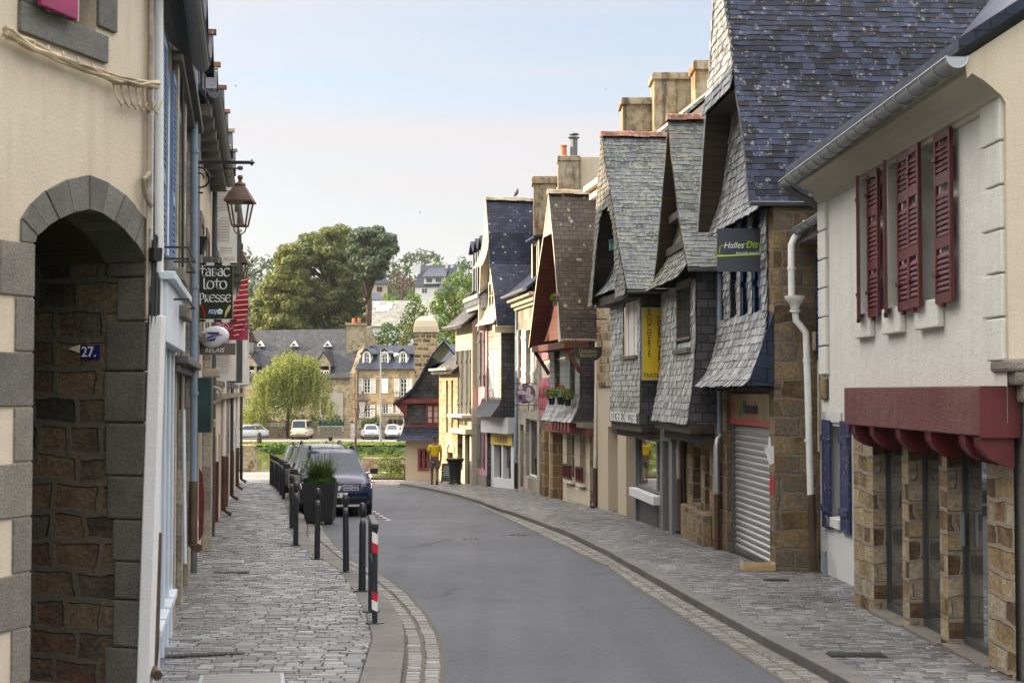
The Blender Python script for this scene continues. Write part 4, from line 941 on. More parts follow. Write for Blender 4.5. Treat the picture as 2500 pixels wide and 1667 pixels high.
m = MB(); gutter_mb(m, F4.p(near[0][0] - .05, bv, zE - .03), F4.p(near[0][0] - .05, 3, zE - .03), .045); m.build('gutter', M['zinc_d'], h)
zk = 1.6
ow = onF(F4, 1640, 672, 1680, 846)
ow = (.42, 1.85, ow[2], 4.02)
def iv4(z): return [(0, ow[0]), (ow[1], F4.w)] if z > ow[2] else [(-.12 * max(0, min(1, (2.6 - z))), F4.w + .15 * max(0, min(1, 2.6 - z)))]
sh = MB(); bk = MB(); shingle_rows(sh, bk, F4, [(-.02, 4.1), (-.02, 3.0), (-.05, 2.6), (-.11, 2.1), (-.2, zk)], iv4, .13, .125, jit=.03)
g = bk.build('slate_front', M['slate_wall'], h); sh.build('shingles', M['shingle'], g)
m = MB(); pr = [(-.0, 4.3), (-.0, 3.0), (-.03, 2.6), (-.09, 2.1), (-.18, zk)]
m.face([F4.p(-.1 * max(0, min(1, (2.6 - z) * 1.0)), b, z) for b, z in pr] + [F4.p(-.1, 4, zk), F4.p(0, 4, 2.6), F4.p(0, 4, 4.3)]); m.build('side_wall', M['slate_wall'], h)
m = MB(); m.fb(F4, ow[0] - .06, ow[0], -.04, .14, ow[2] - .05, 4.1); m.fb(F4, ow[1], ow[1] + .06, -.04, .14, ow[2] - .05, 4.1); m.fb(F4, ow[0] - .06, ow[1] + .06, -.12, .14, ow[2] - .14, ow[2] - .051); m.fb(F4, ow[0] + .001, ow[1] - .001, -.05, .14, 4.03, 4.15); fr = m.build('window', M['wood_g'], h)
m = MB(); m.face((F4.p(ow[0], .13, ow[2]), F4.p(ow[1], .13, ow[2]), F4.p(ow[1], .13, 4.1), F4.p(ow[0], .13, 4.1))); m.build('pane', M['darkglass'], fr)
m = MB()
for i in range(1, 6): a = ow[0] + (ow[1] - ow[0]) * i / 6; m.bar(F4.p(a, .03, ow[2]), F4.p(a, .03, 4.08), .022)
m.build('window_bars', M['zinc_d'], fr)
m = MB(); m.fb(F4, ow[0] - .02, ow[1] + .02, -.07, -.02, ow[2] + .1, ow[2] + .14); m.build('guard_rail', M['wood_g'], fr)
m = MB(); m.fb(F4, -.1, F4.w + .1, -.15, .6, zk - .16, zk - .01); m.fb(F4, -.05, F4.w, 0.02, .5, zk - .34, zk - .161); m.build('jetty', M['timber'], h)
# ground floor
FG4 = Frame((3.46, 24.35), (3.36, 28.2), 'R')
o1 = onF(FG4, 1691, 1092, 1711, 1230); o2 = (.55, 1.05, o1[2] - .05, o1[3])
m = MB(); wall(m, FG4, -.05, FG4.w, zb, 1.6, 0, [o1, o2], .3); m.face((FG4.p(-.05, 0, zb), FG4.p(-.05, 2, zb), FG4.p(-.05, 2, 1.6), FG4.p(-.05, 0, 1.6))); m.build('stone_wall', M['rubble_w'], h)
m = MB(); m.fb(FG4, .3, o1[1] + .5, -.16, -.002, zb, o1[2] - .06); m.build('plinth', M['rubble_w'], h, bevel=.02)
for o in (o1, o2): window(h, FG4, o[0] + .01, o[1] - .01, o[2] + .01, o[3] - .01, .16, 2, 3)
pp = [at(1759, 700, 24.2), at(1757, 1040, 24.2), at(1752, 1065, 24.15), at(1748, 1085, 24.1), at(1748, 1200, 24.1)]
dp = pipe(h, [at(1757, 668, 24.3), at(1757, 1062, 24.3)], .045, M['bluepipe'], 'drainpipe')
pipe(dp, [at(1760, 1064, 24.2), at(1752, 1074, 24.15), at(1749, 1090, 24.1), at(1750, 1205, 24.1)], .05, M['zinc'], 'steel_elbow', [at(1750, 1198, 24.1)])
pipe(dp, [at(1750, 1206, 24.1), at(1751, 1340, 24.1), at(1744, 1347, 24.05)], .055, M['brownpaint'], 'cast_iron_foot', [at(1751, 1318, 24.1)])

# ---- butcher's gabled house with arch-shaped gable
F5 = Frame((2.62, 28.7), (2.24, 31.9), 'R'); bv = -.42
h = thing('gabled_house', 'slate gabled house with dark arch-shaped gable, white boarded window and grey shopfront below', 'house', (2.8, 30.3, GZ(30)))
apx = F5.uv(1469, 330, bv)
near = [F5.uv(u, v, bv) for u, v in ((1531, 706), (1518, 643), (1505, 566), (1497, 507), (1487, 449), (1479, 405), (1473, 352))] + [apx]; near = vcheck(near, 1); apx = near[-1]
far = [F5.uv(u, v, bv) for u, v in ((1440, 740), (1449.5, 652), (1454, 556), (1459, 480))] + [apx]; far = [(max(a, apx[0] + .08), z) for a, z in far[:-1]] + [apx]; far = vcheck(far, -1); far[-1] = apx
gable_roof(h, F5, near, far, bv, 6, M['slate_o'], M['wood_d'], 3.4, w=.2, h=.11, jit=.016, ridge=M['ridge'])
arch = [F5.uv(u, v, bv - .02) for u, v in ((1503, 690), (1502, 640), (1499.5, 578), (1495, 543), (1488, 514), (1478, 504))]; archf = [F5.uv(u, v, bv - .02) for u, v in ((1447, 740), (1453, 652), (1459, 587), (1465, 533), (1472, 508), (1478, 504))]
arch = vcheck(arch, 1); archf = [(max(a, arch[-1][0]), z) for a, z in archf[:-1]] + [arch[-1]]; archf = vcheck(archf, -1); archf[-1] = arch[-1]
def iv(z):
    a0, a1 = prof_a(near, z) + .0, prof_a(far, z) - .0
    if z > arch[-1][1]: return [(a0, a1)]
    return [(a0, prof_a(arch, z)), (prof_a(archf, z), a1)]
sh = MB(); bk = MB(); shingle_rows(sh, bk, F5, [(bv - .01, apx[1]), (bv - .01, 6.3), (bv - .02, 5.2), (bv - .03, near[0][1] - .1)], iv, .12, .11, jit=.03)
g = bk.build('gable', M['timber'], h); sh.build('shingles', M['shingle_m'], g)
zE = near[0][1]
sh = MB(); bk = MB(); shingle_rows(sh, bk, F5, [(.15, 6.1), (.1, 5.4), (.02, 4.95), (-.12, 4.6), (-.36, 4.3)], lambda z: [(prof_a(near, z) + .05, prof_a(far, z) - .1)], .12, .11, jit=.025)
g = bk.build('gable_apron', M['wood_d'], h); sh.build('shingles', M['shingle'], g)
m = MB(); m.fb(F5, -.2, F5.w + .3, -.3, .3, 4.05, 4.24); m.build('wall_plate', M['timber'], h)
p0, p1 = at(1488, 608, 29.9), at(1503, 590, 29.9); m = MB(); m.box(p0.x, p1.x, p0.y - .12, p0.y + .05, p0.z - .03, p1.z); m.box(p0.x - .02, p1.x + .02, p0.y - .16, p0.y + .06, p1.z + .001, p1.z + .03)
tag(m.build('nest_box', m_paint('teal_paint', (.05, .16, .13, 1), .6), bevel=.004, loc=p0), 'small green nest box hanging in the dark arched gable', 'nest box')
m = MB(); gutter_mb(m, F5.p(near[0][0] - .05, bv, zE - .04), F5.p(near[0][0] - .05, 1.2, zE - .04), .045); m.build('gutter', M['zinc_d'], h)
ow = (.3, 1.75, F5.z(1528, 872), 4.04); zk = 1.72
sh = MB(); bk = MB(); shingle_rows(sh, bk, F5, [(-.02, 4.1), (-.02, 2.6), (-.04, zk)], lambda z: [(0, ow[0]), (ow[1], F5.w)] if z > ow[2] else [(0, F5.w)], .12, .115, jit=.028)
g = bk.build('slate_front', M['slate_wall'], h); sh.build('shingles', M['shingle'], g)
m = MB(); m.face((F5.p(0, 0, zk - .3), F5.p(0, 2, zk - .3), F5.p(0, 2, 4.2), F5.p(0, 0, 4.2))); m.build('side_wall', M['slate_wall'], h)
m = MB(); n = 5
for i in range(n): a0 = ow[0] + (ow[1] - ow[0]) * i / n; m.fb(F5, a0 + .008, a0 + (ow[1] - ow[0]) / n - .008, .02 + .012 * (i % 2), .06, ow[2] + .02, 4.05)
m.build('boarded_window', m_paint('blind_white', (.62, .6, .57, 1), .6, .08), h)
m = MB(); m.fb(F5, ow[0] - .05, ow[1] + .05, -.1, .05, ow[2] - .05, ow[2] + .01); m.build('window_sill', M['wood_g'], h)
m = MB(); m.fb(F5, -.03, F5.w + .02, -.06, .1, 1.5, zk - .005); fs = m.build('fascia_board', M['dgreypaint'], h)
text_mb('BOUCHERIE', .3, planeM(F5.p(F5.w * .76, -.066, 1.61), -F5.t, Z), .003, 0, 'CENTER', .85).build('lettering', whp, fs)
text_mb('CHARCUTERIE', .3, planeM(F5.p(F5.w * .3, -.066, 1.61), -F5.t, Z), .003, 0, 'CENTER', .75).build('lettering', whp, fs)
m = MB(); m.fb(F5, -.02, F5.w, -.02, .55, 1.34, 1.49); m.fb(F5, .0, F5.w, .1, .55, 1.2, 1.339); m.build('jetty', M['timber'], h)
FG5 = Frame((3.1, 27.65), (2.72, 32.0), 'R'); zb = GZ(31) - .3; zt = 1.3
a1_, a2_ = FG5.a(1612), FG5.a(1541)
m = MB(); pst = [(0, .32), (.95, 1.25), (FG5.w - .3, FG5.w)]
for a, b in pst: m.fb(FG5, a, b, 0, .25, zb, zt)
m.fb(FG5, 0, FG5.w, -.02, .2, zt - .12, zt + .1); m.build('shopfront', M['greypaint'], h, bevel=.01)
yw = GZ(30.3, PAV)
m = MB(); m.fb(FG5, .34, .93, .14, .18, yw - .1, zt - .13); d = m.build('door', M['dgreypaint'], h); m = MB(); m.fb(FG5, .42, .85, .13, .139, yw + .35, zt - .3); m.build('pane', M['glass'], d)
m = MB(); m.fb(FG5, .38, .43, .08, .139, yw + .9, yw + 1.15); m.build('letter_plate', M['redtimber'], d)
for a0, a1 in ((1.27, 1.75), (1.8, FG5.w - .32)): window(h, FG5, a0, a1, yw + .72, zt - .13, .05, 1, 1, M['greypaint'], .05, m_glass('mirror_glass', (.05, .055, .06, 1), .02, 1.))
m = MB(); m.fb(FG5, 1.24, FG5.w - .25, -.14, .04, yw + .52, yw + .7); m.build('shop_sill', M['white2'], h, bevel=.01)
m = MB()
for a0, a1 in ((1.27, 1.75), (1.8, FG5.w - .32)): m.fb(FG5, a0, a1, .06, .1, yw - .2, yw + .5)
m.build('stall_riser', M['dgreypaint'], h)
dp = pipe(h, [at(1657, 1050, 27.6), at(1657, 1168, 27.6)], .045, m_paint('dull_pink', (.4, .33, .3, 1), .6), 'drainpipe', [at(1656, 1100, 27.6)])
pipe(dp, [at(1659, 1168, 27.6), at(1661, 1290, 27.55), at(1655, 1298, 27.5)], .052, M['brownpaint'], 'cast_iron_foot')
# yellow enamel sign
YS = 28.66; q0, q1 = at(1569, 926, YS), at(1622, 753, YS)
h2 = thing('wall_sign', 'tall yellow butcher sign with vertical black lettering between the two slate gables', 'sign', at(1595, 840, YS))
m = MB(); m.box(q0.x, q1.x, YS - .03, YS, q0.z, q1.z); pl = m.build('panel', m_paint('yellow_enamel', (.62, .42, .01, 1), .35, .06), h2)
m = MB(); m.box(q0.x - .025, q0.x - .001, YS - .035, YS, q0.z - .02, q1.z + .02); m.box(q1.x + .001, q1.x + .025, YS - .035, YS, q0.z - .02, q1.z + .02); m.box(q0.x, q1.x, YS - .034, YS, q1.z + .001, q1.z + .02); m.box(q0.x, q1.x, YS - .034, YS, q0.z - .02, q0.z - .001); m.build('frame', M['zinc'], h2)
mbl = MB(); W = q1.x - q0.x; H_ = q1.z - q0.z
def vtext(word, ux, v0, v1, size, mat):
    for k, c in enumerate(word):
        v = v0 + (v1 - v0) * k / (len(word) - 1)
        tm = text_mb(c, size, planeM((q0.x + W * ux, YS - .034, q1.z - H_ * v), XX, Z), .002, 0, 'CENTER', .8); o = len(mbl.v)
        for f, u, mi in zip(tm.f, tm.uv, tm.m): mbl.face([tm.v[i] for i in f])
vtext('BOUCHERIE', .3, .05, .65, .16, None); vtext('CHARCUTERIE', .76, .15, .86, .16, None); 
tm = text_mb('TRAITEUR', .12, planeM((q0.x + W * .53, YS - .034, q1.z - H_ * .945), XX, Z), .002, 0, 'CENTER', .82)
for f in tm.f: mbl.face([tm.v[i] for i in f])
mbl.build('lettering', M['iron'], pl)

# ---- tall cream house behind, with the big rendered chimneys
F6 = Frame((2.86, 32.1), (2.2, 36.6), 'R')
h = thing('tall_house', 'tall cream house with bare pillars at street level and stained chimneys above the slate gables', 'house', (3, 34.5, GZ(34)))
zb = GZ(37) - .3
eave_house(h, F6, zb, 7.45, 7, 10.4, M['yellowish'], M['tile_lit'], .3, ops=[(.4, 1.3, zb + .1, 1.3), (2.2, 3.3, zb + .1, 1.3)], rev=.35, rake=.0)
m = MB()
for a0, a1 in ((.4, 1.3), (2.2, 3.3)): m.face((F6.p(a0, .33, zb), F6.p(a1, .33, zb), F6.p(a1, .33, 1.3), F6.p(a0, .33, 1.3)))
m.build('door', M['creampaint'], h)
m = MB(); m.fb(F6, 1.9, F6.w - .2, -.06, -.002, 2.3, 5.5); m.build('stone_panel', M['rubble'], h)
m = MB(); m.fb(F6, .1, 1.2, -.1, -.002, 1.5, 2.25); m.build('shop_box', M['beige'], h)
m = MB(); m.fb(F6, 0, F6.w + .05, -.35, -.002, 7.3, 7.44); m.fb(F6, 0, F6.w + .05, -.2, -.002, 7.1, 7.299); m.build('cornice', M['creampaint'], h)
def chimney(par, u0, u1, v0, Y, dep, zbot, mat, cap=.07, caph=.14, pots=0, name='chimney'):
    p, q = at(u0, v0, Y), at(u1, v0, Y); m = MB(); m.box(p.x, q.x, Y, Y + dep, zbot, p.z - caph); o = m.build(name, mat, par)
    m = MB(); m.box(p.x - cap, q.x + cap, Y - cap, Y + dep + cap, p.z - caph + .001, p.z); m.box(p.x - cap * .5, q.x + cap * .5, Y - cap * .5, Y + dep + cap * .5, p.z + .001, p.z + .05); m.build('chimney_cap', mat, o, bevel=.015)
    for k in range(pots):
        x = p.x + (q.x - p.x) * (k + .6) / (pots + .2); m = MB(); m.lathe([(.0, 0), (.12, 0), (.13, .05), (.1, .08), (.09, .34), (.11, .36), (.11, .4), (.08, .4), (.0, .3)], 10, (x, Y + dep / 2, p.z + .05)); m.build('chimney_pot', M['terracotta'], o, smooth=True)
    return o
chimney(h, 1521, 1592, 243, 37.5, .9, 7, M['mossy']); chimney(h, 1597, 1690, 182, 36.8, .9, 7, M['mossy']); chimney(h, 1697, 1740, 152, 35.6, .8, 7, M['mossy'], .06, .2)

# ---- half-timbered house with geraniums
F7 = Frame((1.76, 37), (1.08, 40.75), 'R'); bv = -.5
h = thing('half_timbered_house', 'slate hung house with red boarded gable, rose half timbering and geraniums at its window', 'house', (1.8, 39.5, GZ(39)))
apx = F7.uv(1339, 470, bv)
near = [F7.uv(u, v, bv) for u, v in ((1369, 829), (1365, 771), (1357, 667), (1350, 583), (1346, 545))] + [apx]; near = vcheck(near, 1); apx = near[-1]
far = [F7.uv(u, v, bv) for u, v in ((1290, 847), (1309.6, 683), (1327, 568))] + [apx]; far = [(max(a, apx[0] + .08), z) for a, z in far[:-1]] + [apx]; far = vcheck(far, -1); far[-1] = apx
gable_roof(h, F7, near, far, bv, 6, M['slate_brown'], M['wood_r'], 4.5, real=False, backm=M['slate_brown'], ridge=M['ridge_l'], edge=M['creampaint'])
za = F7.z(1340, 573, bv)
m = MB(); m.face([F7.p(prof_a(near, za) + .03, bv + .01, za), F7.p(prof_a(far, za) - .03, bv + .01, za), F7.p(apx[0], bv + .01, apx[1])]); m.build('gable', M['shingle'], h)
zE = near[0][1]
m = MB(); zz = [za + .2, 5, 4.2, 3.6]; bb = [.05, .05, 0, -.1]
A = [F7.p(prof_a(near, z) + .05, b, z) for z, b in zip(zz, bb)]; B = [F7.p(prof_a(far, z) - .05, b, z) for z, b in zip(zz, bb)]; m.strip(A, B); m.build('gable_boards', M['wood_r'], h)
m = MB(); a_ = near[0][0]; m.strip([F7.p(a_ + .02, bv - .01, zE - .05), F7.p(prof_a(near, 4.6), bv - .005, 4.6)], [F7.p(a_ + .32, bv + .0, zE - .05), F7.p(prof_a(near, 4.6) + .06, bv + .0, 4.6)]); m.build('verge_board', M['creampaint'], h)
m = MB(); m.fb(F7, -.2, F7.w + .4, bv + .05, .2, zE - .22, zE - .05); m.bar(F7.p(-.1, bv + .1, zE - .2), F7.p(-.1, .0, zE - .85), .1); m.bar(F7.p(F7.w + .15, bv + .1, zE - .2), F7.p(F7.w + .1, 0, zE - .85), .1); m.build('eaves_bracket', M['wood_r'], h)
m = MB(); gutter_mb(m, F7.p(near[0][0] - .05, bv, zE), F7.p(near[0][0] - .05, 2.4, zE), .05); m.build('gutter', M['creampaint'], h)
zk = 1.36
wins = [onF(F7, 1353, 838, 1367, 952), onF(F7, 1391, 861, 1404, 966)]
wins = [(max(.15, w[0]), w[1], w[2], w[3]) for w in wins]
m = MB(); wall(m, F7, 0, F7.w, 1.95, 3.5, 0, wins, .15); fr = m.build('tiled_front', m_slate_tex('pale_hung_slate', (.2, .21, .22, 1), (.3, .31, .32, 1), .2, size=(.06, .16), rough=.4), h)
m = MB(); m.face((F7.p(0, 0, 1.5), F7.p(0, 3, 1.5), F7.p(0, 3, 3.5), F7.p(0, 0, 3.5))); m.build('side_wall', M['slate_wall'], h)
for w in wins: window(h, F7, w[0] + .01, w[1] - .01, w[2] + .01, w[3] - .01, .05, 2, 3, M['brownpaint'], .07, M['darkglass'])
sh = MB(); bk = MB(); shingle_rows(sh, bk, F7, [(-.01, 2.0), (-.04, 1.75), (-.16, 1.5), (-.25, zk)], lambda z: [(-.1 * max(0, 1.9 - z), F7.w + .1)], .16, .13)
g = bk.build('slate_skirt', M['slate_wall'], h); sh.build('shingles', M['shingle'], g)
m = MB(); m.face([F7.p(-.1 * max(0, 1.9 - z), b, z) for b, z in ((0, 2), (-.03, 1.75), (-.15, 1.5), (-.24, zk))] + [F7.p(-.05, 2, zk), F7.p(0, 2, 2)]); m.build('skirt_cheek', M['slate_wall'], h)
# rose timbering beyond the bay
Fp = Frame((1.12, 40.9), (.9, 43.3), 'R')
m = MB(); wall(m, Fp, 0, Fp.w, 1.35, 4.6, .0); m.build('timber_infill', M['creampaint'], h)
m = MB()
for z in (1.4, 2.35, 3.1, 4.4): m.fb(Fp, 0, Fp.w, -.05, -.002, z, z + .22)
for a in (0, .55, 1.1, 1.65, 2.2):
    m.fb(Fp, a, a + .14, -.04, -.003, 1.63, 2.349); m.fb(Fp, a, a + .14, -.04, -.003, 3.33, 4.39); m.bar(Fp.p(a + .1, -.03, 1.65), Fp.p(a + .5, -.03, 2.33), .09); m.bar(Fp.p(a + .5, -.036, 1.65), Fp.p(a + .1, -.036, 2.33), .09)
m.build('timber_frame', M['pinktimber'], h)
# ground floor
FG7 = Frame((2.1, 36.9), (.9, 43.4), 'R'); zb = GZ(43) - .3
oo = [onF(FG7, 1384, 1072, 1402, 1155), onF(FG7, 1416, 1075, 1430, 1163)]; oo = [(o[0], o[1], zb + 1.1, 1.0) for o in oo]
md = FG7.a(1374)
m = MB(); wall(m, FG7, 0, md, zb, 1.2, 0, oo, .2); m.face((FG7.p(0, 0, zb), FG7.p(0, 1, zb), FG7.p(0, 1, 1.2), FG7.p(0, 0, 1.2))); m.build('wall', m_granite('cream_block', (.58, .5, .36, 1), (.66, .58, .44, 1), .9, .45, .42), h)
m = MB(); m.fb(FG7, -.01, .32, -.012, .2, zb, 1.2); m.build('quoin', M['rubble_w'], h)
for o in oo: window(h, FG7, o[0] + .01, o[1] - .01, o[2] + .01, o[3] - .01, .12, 1, 2, M['creampaint'])
for o in oo:
    m = MB(); m.fb(FG7, o[0] - .06, o[1] + .06, -.1, -.002, o[2] - .08, o[2] + .02); m.build('window_sill', M['creampaint'], h)
    m = MB(); n = 7; z0 = o[2] + .06
    for zz in (z0, z0 + .36): m.bar(FG7.p(o[0] - .05, -.1, zz), FG7.p(o[1] + .05, -.1, zz), .045)
    for i in range(n): a = o[0] - .05 + (o[1] - o[0] + .1) * i / (n - 1); m.bar(FG7.p(a, -.1, z0), FG7.p(a, -.1, z0 + .36), .035)
    m.build('guard_rail', M['redpaint'], h)
m = MB(); wall(m, FG7, md, FG7.w, zb, 1.35, .12, [(md + .3, md + 1.5, zb + .1, 1.0)], .35); m.build('rear_wall', M['beige'], h)
m = MB(); m.face((FG7.p(md + .3, .42, zb), FG7.p(md + 1.5, .42, zb), FG7.p(md + 1.5, .42, 1), FG7.p(md + .3, .42, 1))); m.build('door', M['creampaint'], h)
for a in (FG7.a(1346), FG7.a(1326)): m = MB(); m.fb(FG7, a - .28, a + .12, -.02, .5, zb, 1.2); m.build('stone_pier', m_rubble('brown_pier', ((.15, .09, .05, 1), (.24, .15, .08, 1), (.3, .2, .11, 1)), (.9, .33), (.4, .33, .22, 1), .05, 9), h)
m = MB(); m.fb(FG7, -.02, FG7.w - 1.2, -.15, -.014, 1.0, 1.2); m.build('lintel_beam', M['redtimber'], h)
m = MB(); n = 6
for i in range(n): a = .3 + i * .42; m.fb(F7, a, a + .24, -.22, -.02, 1.1, 1.34)
m.build('joist_end', M['redtimber'], h)
dp = pipe(h, [at(1457, 835, 36.7), at(1455, 1010, 36.7), at(1453, 1142, 36.7)], .05, M['creampaint'], 'drainpipe', [at(1455, 1025, 36.7)])
pipe(dp, [at(1453, 1142, 36.7), at(1452, 1228, 36.7), at(1446, 1238, 36.6)], .06, M['brownpaint'], 'cast_iron_foot')

# ---- grey stone florist's
F8 = Frame((.83, 43.4), (.16, 47.4), 'R')
h = thing('stone_house', 'grey ashlar house with moulded cornice, slate dormer and white shutters above the round pansy sign', 'house', (.8, 45.3, GZ(45)))
zb = GZ(47.5) - .3
ops = [onF(F8, 1286, 805, 1299, 935), onF(F8, 1267, 805, 1276, 922), onF(F8, 1284, 1023, 1311, 1165), onF(F8, 1270, 1036, 1278, 1190)]
eave_house(h, F8, zb, 5.45, 8, 9.0, M['greystone'], M['slate_far'], .42, ops=ops, rake=.05)
for k, o in enumerate(ops[:3]): window(h, F8, o[0] + .01, o[1] - .01, o[2] + .01, o[3] - .01, .12, 2 if k < 2 else 1, 3 if k < 2 else 1)
o = ops[3]; m = MB(); m.fb(F8, o[0] + .002, o[1] - .002, .1, .15, o[2], o[3]); m.build('door', M['dgreypaint'], h)
for o in ops[:2]:
    for a in (o[0] - .42, o[1] + .02): m = MB(); board_shutter(m, F8.p(a, -.01, o[2]), F8.t, -F8.n, .4, o[3] - o[2]); m.build('shutter', M['whitepaint'], h)
m = MB()
for b0, z0, z1 in ((-.1, 4.85, 4.95), (-.2, 4.951, 5.1), (-.34, 5.101, 5.22)): m.fb(F8, -.02, F8.w + .02, b0, -.001, z0, z1)
m.build('cornice', M['yellowish'], h, bevel=.02)
m = MB(); gutter_mb(m, F8.p(-.1, -.47, 5.3), F8.p(F8.w + .1, -.47, 5.3), .07); m.build('gutter', M['zinc'], h)
def dormer(par, F, a0, a1, b0, b1, z0, z1, roofm, cheek, front, rise=.35, glass=None, shed=False):
    m = MB(); m.fb(F, a0, a0 + .14, b0, b1, z0, z1, 0); m.fb(F, a1 - .14, a1, b0, b1, z0, z1, 0); m.fb(F, a0 + .141, a1 - .141, b0 + .02, b1, z1 - .15, z1, 0); o = m.build('dormer', cheek, par)
    m = MB(); m.face((F.p(a0 + .13, b0 + .1, z0), F.p(a1 - .13, b0 + .1, z0), F.p(a1 - .13, b0 + .1, z1), F.p(a0 + .13, b0 + .1, z1))); m.build('pane', glass or M['glass'], o)
    m = MB(); m.fb(F, a0, a0 + .14, b0 - .02, b0 - .001, z0, z1); m.fb(F, a1 - .14, a1, b0 - .02, b0 - .001, z0, z1); c = (a0 + a1) / 2; m.fb(F, c - .04, c + .04, b0 + .03, b0 + .08, z0, z1); m.build('frame', front, o)
    m = MB(); e = .12
    if shed: m.hexa([F.p(a0 - e, b0 - .2, z1 + .01), F.p(a1 + e, b0 - .2, z1 + .01), F.p(a1 + e, b1 + .8, z1 + rise), F.p(a0 - e, b1 + .8, z1 + rise)] + [F.p(a0 - e, b0 - .2, z1 + .08), F.p(a1 + e, b0 - .2, z1 + .08), F.p(a1 + e, b1 + .8, z1 + rise + .07), F.p(a0 - e, b1 + .8, z1 + rise + .07)])
    else:
        for s_ in (a0 - e, a1 + e):
            p = [F.p(s_, b0 - .15, z1), F.p(c, b0 - .15, z1 + rise), F.p(c, b1 + .3, z1 + rise), F.p(s_, b1 + .3, z1)]; m.hexa([q for q in p] + [q + Vector((0, 0, .06)) for q in p])
        m.face((F.p(a0, b0 + .01, z1), F.p(a1, b0 + .01, z1), F.p(c, b0 + .01, z1 + rise)))
    m.build('dormer_roof', roofm, o); return o
dormer(h, F8, .5, 1.75, .1, 2.2, 5.3, 6.9, M['slate_far'], M['slate_wall'], M['creampaint'], .5, shed=True)
o = chimney(h, 1303, 1358, 434, 47.2, .8, 7, M['mossy'], .06, .2, 0); chimney(h, 1363, 1416, 384, 45.5, .8, 7, M['mossy'], .03, .12, 2)
p, q = at(1417, 384, 45.7), at(1466, 384, 45.7); m = MB(); m.box(p.x, q.x + .5, 45.7, 46.3, 7, p.z); m.build('chimney_wall', M['beige'], h)
p = at(1401, 345, 45.9); m = MB(); m.lathe([(.12, -.5), (.12, .05), (.2, .12), (.0, .14)], 10, p); m.lathe([(.16, .2), (.16, .24), (0, .24)], 10, p); m.build('chimney_cowl', M['zinc_d'], h)
pipe(h, [at(1262, 740, 47.2), at(1261, 1010, 47.2), at(1258, 1130, 47.2)], .06, M['bluepipe'], 'drainpipe'); pipe(h, [at(1259, 1130, 47.2), at(1259, 1192, 47.2)], .06, M['iron'], 'cast_iron_foot')

# ---- slate hung gabled house over the white shop
F9 = Frame((-.37, 48), (-1.05, 50.6), 'R'); bv = -.3
h = thing('gabled_house', 'sunlit slate house with hipped gable over a white shop with yellow valance', 'house', (0, 49.3, GZ(49)))
apx = F9.uv(1187, 486, bv)
near = [F9.uv(u, v, bv) for u, v in ((1213, 795), (1206, 721), (1195, 644), (1193, 568))] + [apx]; near = vcheck(near, 1); apx = near[-1]
far = [F9.uv(u, v, bv) for u, v in ((1166, 806), (1172, 654), (1181, 560))] + [apx]; far = [(max(a, apx[0] + .1), z) for a, z in far[:-1]] + [apx]; far = vcheck(far, -1); far[-1] = apx
gable_roof(h, F9, near, far, bv, 8, M['slate_far'], M['creampaint'], 4, real=False, backm=M['slate_spot'], ridge=M['ridge_l'], edge=M['creampaint'])
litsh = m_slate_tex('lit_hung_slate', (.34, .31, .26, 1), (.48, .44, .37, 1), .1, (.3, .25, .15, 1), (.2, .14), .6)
za = F9.z(1185, 652, bv); zE = near[0][1]
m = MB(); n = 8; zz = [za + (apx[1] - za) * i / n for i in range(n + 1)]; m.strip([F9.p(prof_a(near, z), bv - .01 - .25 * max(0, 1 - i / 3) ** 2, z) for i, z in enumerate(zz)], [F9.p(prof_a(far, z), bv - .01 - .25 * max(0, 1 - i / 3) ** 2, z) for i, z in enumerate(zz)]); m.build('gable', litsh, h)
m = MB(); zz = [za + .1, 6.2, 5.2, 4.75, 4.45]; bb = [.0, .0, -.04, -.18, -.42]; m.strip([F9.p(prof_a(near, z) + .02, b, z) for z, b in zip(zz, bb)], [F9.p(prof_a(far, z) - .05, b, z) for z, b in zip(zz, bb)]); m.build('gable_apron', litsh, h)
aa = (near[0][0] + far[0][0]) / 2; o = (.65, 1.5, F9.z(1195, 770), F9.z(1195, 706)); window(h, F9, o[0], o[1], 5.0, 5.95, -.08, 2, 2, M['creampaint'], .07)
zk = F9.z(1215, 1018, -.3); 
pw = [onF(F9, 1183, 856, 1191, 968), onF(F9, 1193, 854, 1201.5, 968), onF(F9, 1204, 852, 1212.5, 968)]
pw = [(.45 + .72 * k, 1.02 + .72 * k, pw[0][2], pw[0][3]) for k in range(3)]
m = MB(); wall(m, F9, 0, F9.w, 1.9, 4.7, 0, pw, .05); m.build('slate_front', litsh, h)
m = MB(); m.face((F9.p(0, 0, zk), F9.p(0, 3, zk), F9.p(0, 3, 4.5), F9.p(0, 0, 4.5))); m.build('side_wall', M['slate_wall'], h)
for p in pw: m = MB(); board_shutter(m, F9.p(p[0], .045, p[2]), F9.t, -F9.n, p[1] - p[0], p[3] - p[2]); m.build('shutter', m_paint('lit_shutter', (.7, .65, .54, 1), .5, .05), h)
m = MB(); zz = [1.92, 1.75, 1.55, zk]; bb = [-.01, -.06, -.2, -.38]; m.strip([F9.p(-.06, b, z) for z, b in zip(zz, bb)], [F9.p(F9.w + .06, b, z) for z, b in zip(zz, bb)]); m.build('slate_skirt', M['slate_grey'], h)
m = MB(); m.face([F9.p(-.05, b, z) for z, b in zip(zz, bb)] + [F9.p(-.05, 1.5, zk), F9.p(-.05, 1.5, 1.92)]); m.build('skirt_cheek', M['slate_wall'], h)
m = MB(); m.fb(F9, -.3, -.02, -.3, 3, 4.15, 4.4); m.build('eaves_board', M['creampaint'], h)
FG9 = Frame((.1, 47.95), (-.72, 49.8), 'R'); zb = GZ(50) - .3; zt = zk - .02
